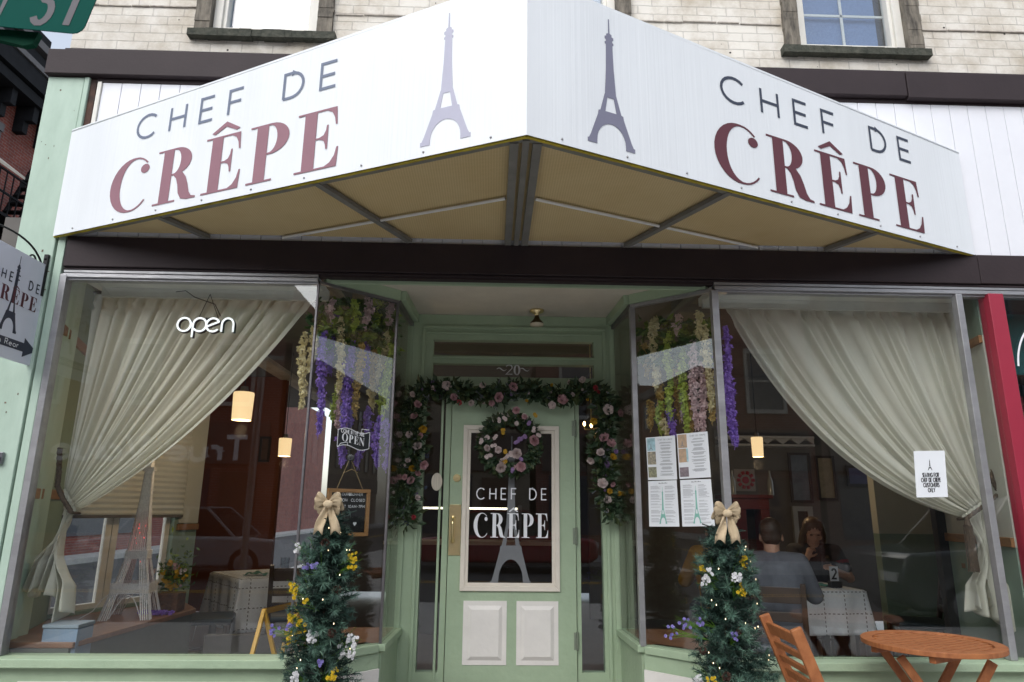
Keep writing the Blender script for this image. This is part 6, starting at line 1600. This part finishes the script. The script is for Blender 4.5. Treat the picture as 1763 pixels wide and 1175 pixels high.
def band(z0, z1, w_, n):
    for i in range(n):
        z = z0+(z1-z0)*i/(n-1); q = [wp3(-w_, -w_, z), wp3(w_, -w_, z), wp3(w_, w_, z), wp3(-w_, w_, z), wp3(-w_, -w_, z)]; mb.tube(q, .0032, 5, False)
mb = MB(); band(.165, .225, .118, 9); part('lower_platform', mb, WIRE, wt)
mb = MB(); band(.385, .435, .068, 8); part('upper_platform', mb, WIRE, wt)
mb = MB(); band(.98, 1.0, .034, 4); band(1.09, 1.1, .02, 2); mb.tube([wp3(0, 0, 1.0), wp3(0, 0, HT)], .004, 5); mb.box(wp3(-.02, -.02, 1.0), wp3(.02, .02, 1.08)); part('top_cabin', mb, WIRE, wt)
mb = MB()
for a, b in (((-1, -1), (1, -1)), ((1, -1), (1, 1)), ((1, 1), (-1, 1)), ((-1, 1), (-1, -1))):
    pts = []
    for i in range(13):
        t = i/12; x = -.095+.19*t; z = .012+.14*math.sin(PI*t); y = -.142+.03*z/.15
        if a[1] == b[1]: pts.append(wp3(x, y*(-a[1] if a[1] < 0 else -1) if a[1] > 0 else y, z))
        else: pts.append(wp3(-y if a[0] > 0 else y, x, z))
    mb.tube(pts, .0035, 5, False)
part('arch_wires', mb, WIRE, wt)
mb = MB(); random.seed(6)
for k in range(15):
    z = random.uniform(.02, .75); w_ = hw(z)*.8; mb.ball(wp3(random.uniform(-w_, w_), random.uniform(-w_, -w_*.3), z), .0036, 6)
part('red_lights', mb, mat('red_bulb', (.8, .1, .1), .4, emit=(1, .06, .06), estr=4), wt)
mb = MB().tube([wp3(-.11, -.1, .17), wp3(-.16, -.1, .13), wp3(-.2, -.12, .06), wp3(-.27, -.14, .015), wp3(-.30, -.16, .012)], .003, 6); part('lead', mb, WHITEV, wt, smooth='all')
# flower pot with trailing blooms, and loose purple blossom
fp = thing('flower_pot', 'bark covered flower pot with yellow and green foliage on the window ledge', 'flower pot', (-2.30, 5.35, LZ))
c0 = Vector((-2.32, 5.30, LZ)); part('pot', MB().box(c0+Vector((-.10, -.07, 0)), c0+Vector((.10, .07, .13))), mat('bark_pot', (.07, .04, .025), .9, col2=(.16, .07, .03), scale=25, bump=.8), fp, bevel=.01)
mb = MB(); random.seed(14)
for i in range(260):
    c_ = c0+Vector((random.gauss(.03, .06), random.gauss(0, .04), .14+abs(random.gauss(.1, .09)))); leaf(mb, c_, rv(-.4, 1), rv(), random.uniform(.03, .06), .018, random.choice((0, 1)))
for i in range(90): c_ = c0+Vector((random.gauss(-.10, .03), random.gauss(-.03, .03), .08+random.gauss(0, .045))); leaf(mb, c_, rv(-1, .6), rv(), .05, .014, 2)
part('foliage', mb, LEAFM+[mat('silver_leaf', (.20, .27, .22), .6)], fp)
for k in range(16):
    mb = MB(); col = random.choice(('y', 'y', 'y', 'w', 'p')); q = c0+Vector((random.gauss(.02, .07), -.05, .17+random.random()*.17))
    for j in range(5): petals(mb, q+rv()*.018, rv(-.3, 1)-Y3, .013, ((1, 5, .3),))
    part('bloom', mb, ROSE[col], fp)
mb = MB()
for k in range(70): p = Vector((-2.42+random.random()*.22, 5.16-random.random()*.06, LZ+.004+random.random()*.018)); petals(mb, p, rv(0, 1), .014, ((1, 4, .3),))
single('fallen_blossom', mb, WIS['purple'], 'loose purple blossom lying on the window ledge beside the wire tower', 'blossom')
# ------------------------------------------------------------------ terrace furniture
TEAK = mat('orange_teak', (.40, .15, .05), .6, col2=(.24, .075, .022), scale=14, stretch=(1, 6, 1), bump=.15, bscale=80)
tc_ = PZ(1603, 1104, .745)
ra = abs(PY(1713, 1117, tc_.y).x-PY(1495, 1095, tc_.y).x)/2
bt = thing('bistro_table', 'round orange slatted wooden folding table on the pavement before the right window', 'table', (tc_.x, tc_.y, 0))
def rot2(x, y, a): return (x*math.cos(a)-y*math.sin(a), x*math.sin(a)+y*math.cos(a))
TA = R(-62)
mb = MB(); n = 64; r0, r1 = ra-.055, ra
for i in range(n):
    a, b = 2*PI*i/n, 2*PI*(i+1)/n
    L = [(tc_.x+r_*math.cos(t), tc_.y+r_*math.sin(t), .722) for r_, t in ((r0, a), (r1, a), (r1, b), (r0, b))]
    base = len(mb.v); mb.v += [Vector(p) for p in L]+[Vector(p)+Z3*.024 for p in L]
    for f in ((0, 1, 2, 3), (7, 6, 5, 4), (1, 5, 6, 2), (3, 7, 4, 0)): mb.f.append(tuple(base+k for k in f)); mb.mi.append(0)
part('rim', mb, TEAK, bt, bevel=.003)
mb = MB(); k = -r0+.012; sw_ = .028
while k < r0-.02:
    kk = k+sw_/2; h_ = math.sqrt(max(.0001, r0*r0-max(abs(k), abs(k+sw_))**2))+.004
    L = [rot2(x, y, TA) for x, y in ((k, -h_), (k+sw_, -h_), (k+sw_, h_), (k, h_))]
    mb.extrude([(tc_.x+x, tc_.y+y, .724) for x, y in L], (0, 0, .018)); k += sw_+.010
part('slats', mb, TEAK, bt, bevel=.002)
mb = MB()
for s in (-1, 1):
    x, y = rot2(s*ra*.45, 0, TA); x2, y2 = rot2(s*ra*.45, ra*.8, TA); x3, y3 = rot2(s*ra*.45, -ra*.8, TA); mb.bar((tc_.x+x2, tc_.y+y2, .705), (tc_.x+x3, tc_.y+y3, .705), .03, .03)
part('batten', mb, TEAK, bt, bevel=.003)
for s in (-1, 1):
    for sy in (-1, 1):
        q = s*ra*.52 if sy > 0 else s*ra*.44
        a = rot2(q, sy*ra*.62, TA-R(40)); b = rot2(q, -sy*ra*.75, TA-R(40)); part('leg', MB().bar((tc_.x+a[0], tc_.y+a[1], .69), (tc_.x+b[0], tc_.y+b[1], .0), .024, .04), TEAK, bt, bevel=.003)
def fold_chair(pl, prr, label):
    """pl, prr: tops of the two back posts"""
    t = thing('folding_chair', label, 'chair', ((pl.x+prr.x)/2+.2, (pl.y+prr.y)/2, 0), group='orange folding chairs on the pavement')
    s = (prr-pl); s.z = 0; w = s.length; s.normalize(); f = Vector((-s.y, s.x, 0)); 
    if f.x < 0: f = -f
    lean = .36
    mb = MB(); top = [pl, prr]
    for i, p in enumerate(top):
        m = MB(); h = p.z; q = p+f*(lean*h); q.z = 0
        m.bar(p, q, .024, .05, up=f); part('back_post', m, TEAK, t, bevel=.006)
    def at(i, z): p = top[i]; return Vector((p.x, p.y, 0))+f*(lean*(p.z-z))+Z3*z
    ht = (pl.z+prr.z)/2
    for z, hh in ((ht-.055, .055), (ht-.125, .03), (ht-.185, .03), (ht-.245, .04)):
        a, b = at(0, z), at(1, z); mb.bar(a+s*.012, b-s*.012, .016, hh, up=Z3-f*lean)
    part('back_slats', mb, TEAK, t, bevel=.003)
    mb = MB(); c0_ = at(0, .44)-f*.04; c1_ = at(1, .44)-f*.04
    for k in range(7): o_ = f*(k*.055); mb.bar(c0_+o_+s*.03, c1_+o_-s*.03, .042, .016)
    mb.bar(c0_+s*.04-Z3*.02, c0_+f*.34+s*.04-Z3*.02, .022, .03); mb.bar(c1_-s*.04-Z3*.02, c1_+f*.34-s*.04-Z3*.02, .022, .03)
    part('seat', mb, TEAK, t, bevel=.003)
    for c_, sg in ((c0_, 1), (c1_, -1)):
        e = c_+f*.34+s*(.045*sg)-Z3*.03; g_ = c_-f*.12+s*(.045*sg); g_.z = 0; part('leg', MB().bar(e, g_, .024, .04), TEAK, t, bevel=.003)
    return t
pl_ = PZ(1315, 1058, .88); pr_ = PZ(1369, 1082, .88)
fold_chair(pl_, pr_, 'orange wooden folding chair left of the round slatted table')

# ------------------------------------------------------------------ people at the table
SKIN = mat('skin', (.42, .24, .17), .55, var=.06, scale=12)
def blob(name, mb, m, parent, vox=.007, iters=2, label=None):
    me = bpy.data.meshes.new('tmp'); me.from_pydata([tuple(v) for v in mb.v], [], mb.f)
    o = bpy.data.objects.new('tmp', me); C.objects.link(o)
    r_ = o.modifiers.new('r', 'REMESH'); r_.mode = 'VOXEL'; r_.voxel_size = vox; r_.use_smooth_shade = True
    s_ = o.modifiers.new('s', 'SMOOTH'); s_.factor = .6; s_.iterations = iters
    bpy.context.view_layer.update(); dg = bpy.context.evaluated_depsgraph_get()
    m2 = bpy.data.meshes.new_from_object(o.evaluated_get(dg)); bpy.data.objects.remove(o)
    m2.name = name; m2.materials.clear(); m2.materials.append(m); m2.polygons.foreach_set('use_smooth', [True]*len(m2.polygons))
    x = bpy.data.objects.new(name, m2); C.objects.link(x); x.parent = parent; ORG[x.name] = Vector()
    if label: x['label'] = label
    return x
def limb(mb, pts, rs, n=12):
    fine, fr2 = [], []
    for (a, ra_), (b, rb_) in zip(zip(pts, rs), zip(pts[1:], rs[1:])):
        for k in range(4): t = k/4; fine.append(Vector(a).lerp(Vector(b), t)); fr2.append(ra_+(rb_-ra_)*t)
    fine.append(Vector(pts[-1])); fr2.append(rs[-1]); mb.tube(fine, fr2, n)
    for p, r in zip(pts, rs): mb.ball(p, r, n)
def head(mb, c, yaw, pitch=0, s=1.0):
    """face towards local +y turned by yaw, bowed by pitch"""
    rm = Matrix.Rotation(yaw, 3, 'Z') @ Matrix.Rotation(pitch, 3, 'X'); c = Vector(c)
    def e(p, r, sc):
        m = MB().ball((0, 0, 0), r*s, 16, sc); mb.add([c+rm@(v+Vector(p)*s) for v in m.v], m.f)
    e((0, -.010, .025), .1, (.76, .94, .95)); e((0, .028, -.035), .07, (.82, .95, 1.0)); e((0, .055, -.085), .03, (1.05, .85, .75))
    e((0, .098, -.012), .013, (.85, 1.1, 1.7)); e((0, .106, -.026), .012, (1.3, .9, .8)); e((0, .087, .022), .022, (2.3, .5, .5)); e((0, .088, -.058), .014, (1.7, .6, .55))
    for q in (-1, 1): e((q*.076, -.005, -.012), .026, (.35, .75, 1.15)); e((q*.045, .062, -.030), .025, (.9, .8, .9))
    return lambda p: c+rm@(Vector(p)*s)
def hand(mb, w, d, up, side, curl=.7, s=1.0):
    """palm and five unequal bent fingers; w wrist, d pointing direction, up back of the hand, side towards the thumb"""
    d, up = Vector(d).normalized(), Vector(up).normalized(); sd = d.cross(up).normalized()*side; up = sd.cross(d)*side
    w = Vector(w); limb(mb, [w, w+d*.035*s, w+d*.07*s], [.024*s, .027*s, .026*s]); 
    for q in (-.022, -.008, .008, .022): mb.ball(w+d*.075*s+sd*q*s, .0125*s, 8)
    for q, L in ((.024, .072), (.008, .082), (-.008, .076), (-.023, .060)):
        p0 = w+d*.078*s+sd*q*s; a = curl
        p1 = p0+(d*math.cos(a*.5)-up*math.sin(a*.5))*L*.45*s; p2 = p1+(d*math.cos(a*1.3)-up*math.sin(a*1.3))*L*.32*s; p3 = p2+(d*math.cos(a*2)-up*math.sin(a*2))*L*.25*s
        limb(mb, [p0, p1, p2, p3], [.0095*s, .009*s, .0082*s, .007*s], 8)
    p0 = w+d*.025*s+sd*.022*s; p1 = p0+(d*.6+sd*.8-up*.3).normalized()*.035*s; p2 = p1+(d*.9+sd*.35-up*.5).normalized()*.03*s; limb(mb, [p0, p1, p2], [.013*s, .011*s, .009*s], 8)
def sitter(label, loc, rz, sk, shirt, legs, arms, hair, hm, hyaw=0, hpitch=0, lean=.06, sleeve=.62, s=1.0, sleevem=None, long_hair=False):
    t = thing('person', label, 'person', loc, rz, local=True)
    sh = [Vector((q*.175, lean+.02, .985)) for q in (-1, 1)]; hc = Vector((0, lean+.07, 1.165)); nk = Vector((0, lean+.03, 1.03))
    mb = MB(); limb(mb, [(0, 0, .52), (0, lean*.4, .70), (0, lean, .90), (0, lean+.02, .99)], [.10, .10, .11, .08], 14)
    limb(mb, [nk-Z3*.04, nk+Z3*.05, hc-Z3*.06], [.062, .054, .056])
    for i, q in enumerate((-1, 1)):
        limb(mb, [(0, lean+.01, .96), sh[i]], [.07, .055]); el, wr_, hd, hu, cu = arms[i]
        limb(mb, [sh[i], el, wr_], [.052, .042, .026]); hand(mb, wr_, hd, hu, q, cu)
        limb(mb, [(q*.09, .0, .50), (q*.13, .42, .50), (q*.13, .40, .09)], [.085, .06, .042]); limb(mb, [(q*.13, .38, .05), (q*.135, .52, .03)], [.04, .03])
    hf = head(mb, hc, hyaw, hpitch)
    body = blob('body', mb, sk, t, .0065)
    mb = MB()
    for q in (-1, 1): mb.ball(hf((q*.032, .080, .002)), .0105, 10, (1.3, 1, .6))
    part('eyes', mb, mat('eye', (.05, .04, .035), .2), t, smooth='all')
    # shirt
    mb = MB()
    limb(mb, [(0, 0, .50), (0, lean*.4, .70), (0, lean, .88), (0, lean+.012, .965)], [.13, .122, .13, .10], 14)
    for k in range(2):
        q = (-1, 1)[k]; limb(mb, [(q*.06, 0, .50), (q*.065, lean*.4, .70), (q*.085, lean, .86), (q*.09, lean+.01, .955)], [.115, .112, .12, .09], 14)
        el, wr_ = Vector(arms[k][0]), Vector(arms[k][1]); limb(mb, [(q*.05, lean+.015, .985), sh[k]+Z3*.004], [.082, .070], 14)
        e2 = sh[k].lerp(el, min(1, sleeve*1.6)); pts = [sh[k], e2]; rr = [.070, .062]
        if sleeve > .62: pts.append(el.lerp(wr_, min(.9, (sleeve-.62)*2.4))); rr.append(.045)
        limb(mb, pts, rr)
    blob('shirt', mb, shirt, t, .008, 4)
    mb = MB()
    for q in (-1, 1): limb(mb, [(q*.075, -.01, .49), (q*.13, .42, .505), (q*.13, .40, .13)], [.112, .075, .06])
    blob('trousers', mb, legs, t, .009, 3)
    mb = MB()
    for q in (-1, 1): limb(mb, [(q*.13, .37, .05), (q*.135, .53, .035)], [.048, .036])
    blob('shoes', mb, mat('dark_shoes', (.02, .02, .02), .5), t, .008)
    mb = MB(); rm = Matrix.Rotation(hyaw, 3, 'Z') @ Matrix.Rotation(hpitch, 3, 'X')
    def e(p, r, sc): m = MB().ball((0, 0, 0), r, 18, sc); mb.add([hc+rm@(v+Vector(p)) for v in m.v], m.f)
    if not long_hair:
        e((0, -.022, .042), .1, (.83, .95, .90)); e((0, -.045, -.005), .082, (.86, .72, .85)); e((0, .035, .085), .05, (1.2, .9, .6)); e((-.02, .02, .10), .035, (1.5, 1, .6))
    else:
        e((0, -.018, .040), .1, (.86, .97, .92)); e((0, -.05, -.04), .09, (.95, .62, 1.2))
        for q in (-1, 1):
            limb(mb, [hc+rm@Vector((q*.055, .02, .075)), hc+rm@Vector((q*.088, .005, -.02)), hc+rm@Vector((q*.092, -.01, -.11)), hc+Vector((q*.10, .02, -.24))], [.032, .030, .034, .022]); 
        limb(mb, [hc+Vector((0, -.07, -.05)), hc+Vector((0, -.09, -.20))], [.07, .05])
    blob('hair', mb, hm, t, .006, 2)
    return t, hf
GREY = mat('grey_shirt', (.10, .11, .135), .85, var=.08, scale=9, bump=.4, bscale=12); BLK = mat('black_top', (.028, .027, .032), .8, var=.1); MUS = mat('mustard_top', (.36, .19, .02), .8, var=.08, scale=9, bump=.4, bscale=14)
DEN = mat('dark_denim', (.03, .045, .08), .8, var=.2, scale=30); HB = mat('brown_hair', (.045, .028, .018), .5, col2=(.02, .012, .008), scale=60, stretch=(6, 6, 1)); HG = mat('light_brown_hair', (.13, .085, .05), .5, col2=(.06, .04, .025), scale=60, stretch=(6, 6, 1))
t, hf = sitter('person in a grey shirt seated with their back to the right window', (2.00, 5.02, FZ), R(-24), SKIN, GREY, DEN,
    [((-.26, .20, .76), (-.14, .42, .775), (.25, 1, 0), (0, 0, 1), .4), ((.26, .20, .76), (.14, .42, .775), (-.25, 1, 0), (0, 0, 1), .4)], None, HB, R(6), R(-8), sleeve=.78)
t, hf = sitter('person in a black top with long hair holding a phone behind the table', (3.02, 6.60, FZ), R(161), mat('skin_warm', (.56, .33, .24), .55, var=.06, scale=12), BLK, DEN,
    [((-.27, .20, .77), (-.10, .34, .86), (.3, .7, .35), (0, -.3, 1), .9), ((.22, .30, .765), (.075, .265, .935), (-.35, -.25, .8), (.4, .8, .2), 1.1)], None, HG, R(8), R(-22), lean=.10, sleeve=.42, long_hair=True)
mb = MB().box((-.035, -.004, -.07), (.035, .004, .07)); rm = Matrix.Rotation(R(-50), 3, 'X'); mt_ = t.matrix_world.copy()
M4 = Matrix.Translation(t.location) @ Matrix.Rotation(R(161), 4, 'Z'); 
for i, v in enumerate(mb.v): mb.v[i] = M4 @ ((rm @ v)+Vector((-.055, .44, .905)))
single('phone', mb, mat('phone_glass', (.03, .03, .035), .1), 'dark phone in the hand of the person in the black top', 'phone', bevel=.003)
mb = MB()
for q in (-1, 1):
    a = Vector((q*.195, .12, .985)); mb.tube([a+Vector((q*.02, .03, -.075)), a+Vector((q*.028, .04, -.11))], [.068, .062], 16, False)
sb = [Vector(v) for v in mb.v]
part('sleeve_band', MB().add([v for v in sb], mb.f), mat('red_band', (.22, .02, .03), .8), t)
sitter('person in a mustard yellow top half hidden behind the tree right of the door', (MX, 5.92, FZ), R(-6), SKIN, MUS, DEN,
    [((-.26, .22, .76), (-.14, .42, .775), (.25, 1, 0), (0, 0, 1), .4), ((.26, .22, .76), (.14, .42, .775), (-.25, 1, 0), (0, 0, 1), .4)], None, HB, R(0), R(-6), sleeve=.8)

# ------------------------------------------------------------------ cars parked on the street behind (reflected)
def car(x, y, rz, paint, label, suv=False, L=4.4, WD=1.78):
    t = thing('parked_car', label, 'car', (x, y, -.125), rz, local=True, group='cars parked along the street')
    H1 = .82 if not suv else .98; H2 = 1.44 if not suv else 1.72
    prof = [(-L/2, .42), (-L/2+.02, .70), (-L/2+.12, H1-.04), (-L/2+.9, H1+.04), (-L/2+1.0, H1+.05), (L/2-.95, H1+.04), (L/2-.12, H1-.02), (L/2, .62), (L/2-.02, .36), (L/2-.2, .24), (-L/2+.2, .24)]
    mb = MB(); n = len(prof); W2 = WD/2; rows = [(-W2+.0, .90), (-W2, 1), (W2, 1), (W2, .90)]
    mb.extrude([(p[0], -W2, p[1]) for p in prof], (0, WD, 0)); part('body', mb, paint, t, bevel=.07, smooth=True)
    cab = [(-L/2+.75, H1), (-L/2+1.25 if not suv else -L/2+.55, H2-.05), (-L/2+1.6, H2), (L/2-1.75, H2), (L/2-1.05, H1)]
    def cabin(s, z0, ins):
        m = MB(); a = [(p[0]*1.0, -W2+.06+ins*(p[1]-H1)/(H2-H1)-0, p[1]) for p in cab]; b = [(p[0], W2-.06-ins*(p[1]-H1)/(H2-H1), p[1]) for p in cab]
        k = len(cab); m.v += [Vector(q) for q in a+b]; m.f += [tuple(range(k)), tuple(range(2*k-1, k-1, -1))]+[(i, i+k, (i+1) % k+k, (i+1) % k) for i in range(k)]; m.mi += [0]*(k+2); return m
    part('windows', cabin(1, 0, .16), mat('car_glass', (.02, .025, .03), .06), t, bevel=.03)
    m = MB()
    for s in (-1, 1):
        for (p, q) in ((0, 1), (1, 2), (2, 3), (3, 4)):
            a, b = cab[p], cab[q]; ya = W2-.055-.16*(a[1]-H1)/(H2-H1); yb = W2-.055-.16*(b[1]-H1)/(H2-H1); m.bar((a[0], s*ya, a[1]), (b[0], s*yb, b[1]), .05, .05)
        xm = .05; m.bar((xm, s*(W2-.05), H1), (xm, s*(W2-.21), H2), .06, .04)
    m.box((cab[1][0]+.1, -W2+.2, H2-.03), (cab[3][0], W2-.2, H2+.012)); part('roof', m, paint, t, bevel=.01)
    for sx_ in (-1, 1):
        for s in (-1, 1):
            cxx = sx_*(L/2-.82); w = part('wheel', MB().tube([(cxx, s*(W2-.19), .32), (cxx, s*(W2+.005), .32)], .32, 28), mat('tyre', (.02, .02, .02), .9), t, smooth=True, bevel=.02)
            part('rim', MB().tube([(cxx, s*(W2+.006), .32), (cxx, s*(W2+.015), .32)], [.20, .17], 20), ALU, w, smooth=True)
        part('light', MB().box((sx_*(L/2-.05), -W2+.12, .60), (sx_*(L/2+.015), -W2+.5, .72)).box((sx_*(L/2-.05), W2-.5, .60), (sx_*(L/2+.015), W2-.12, .72)), mat('lamp_clear' if sx_ > 0 else 'lamp_red', (.7, .7, .7) if sx_ > 0 else (.4, .02, .02), .15), t)
    return t
car(.4, -7.9, R(0), mat('car_red', (.30, .015, .02), .25, var=.02, coat=1), 'red hatchback parked across the street, mirrored in the door glass')
car(7.7, -2.1, R(180), mat('car_grey', (.10, .105, .11), .25, var=.02, coat=1), 'dark grey sport utility car parked at the near kerb, mirrored in the right window', True, 4.7, 1.85)
car(-6.5, -7.9, R(0), mat('car_silver', (.36, .37, .38), .25, var=.02, coat=1), 'silver car parked across the street towards the corner')
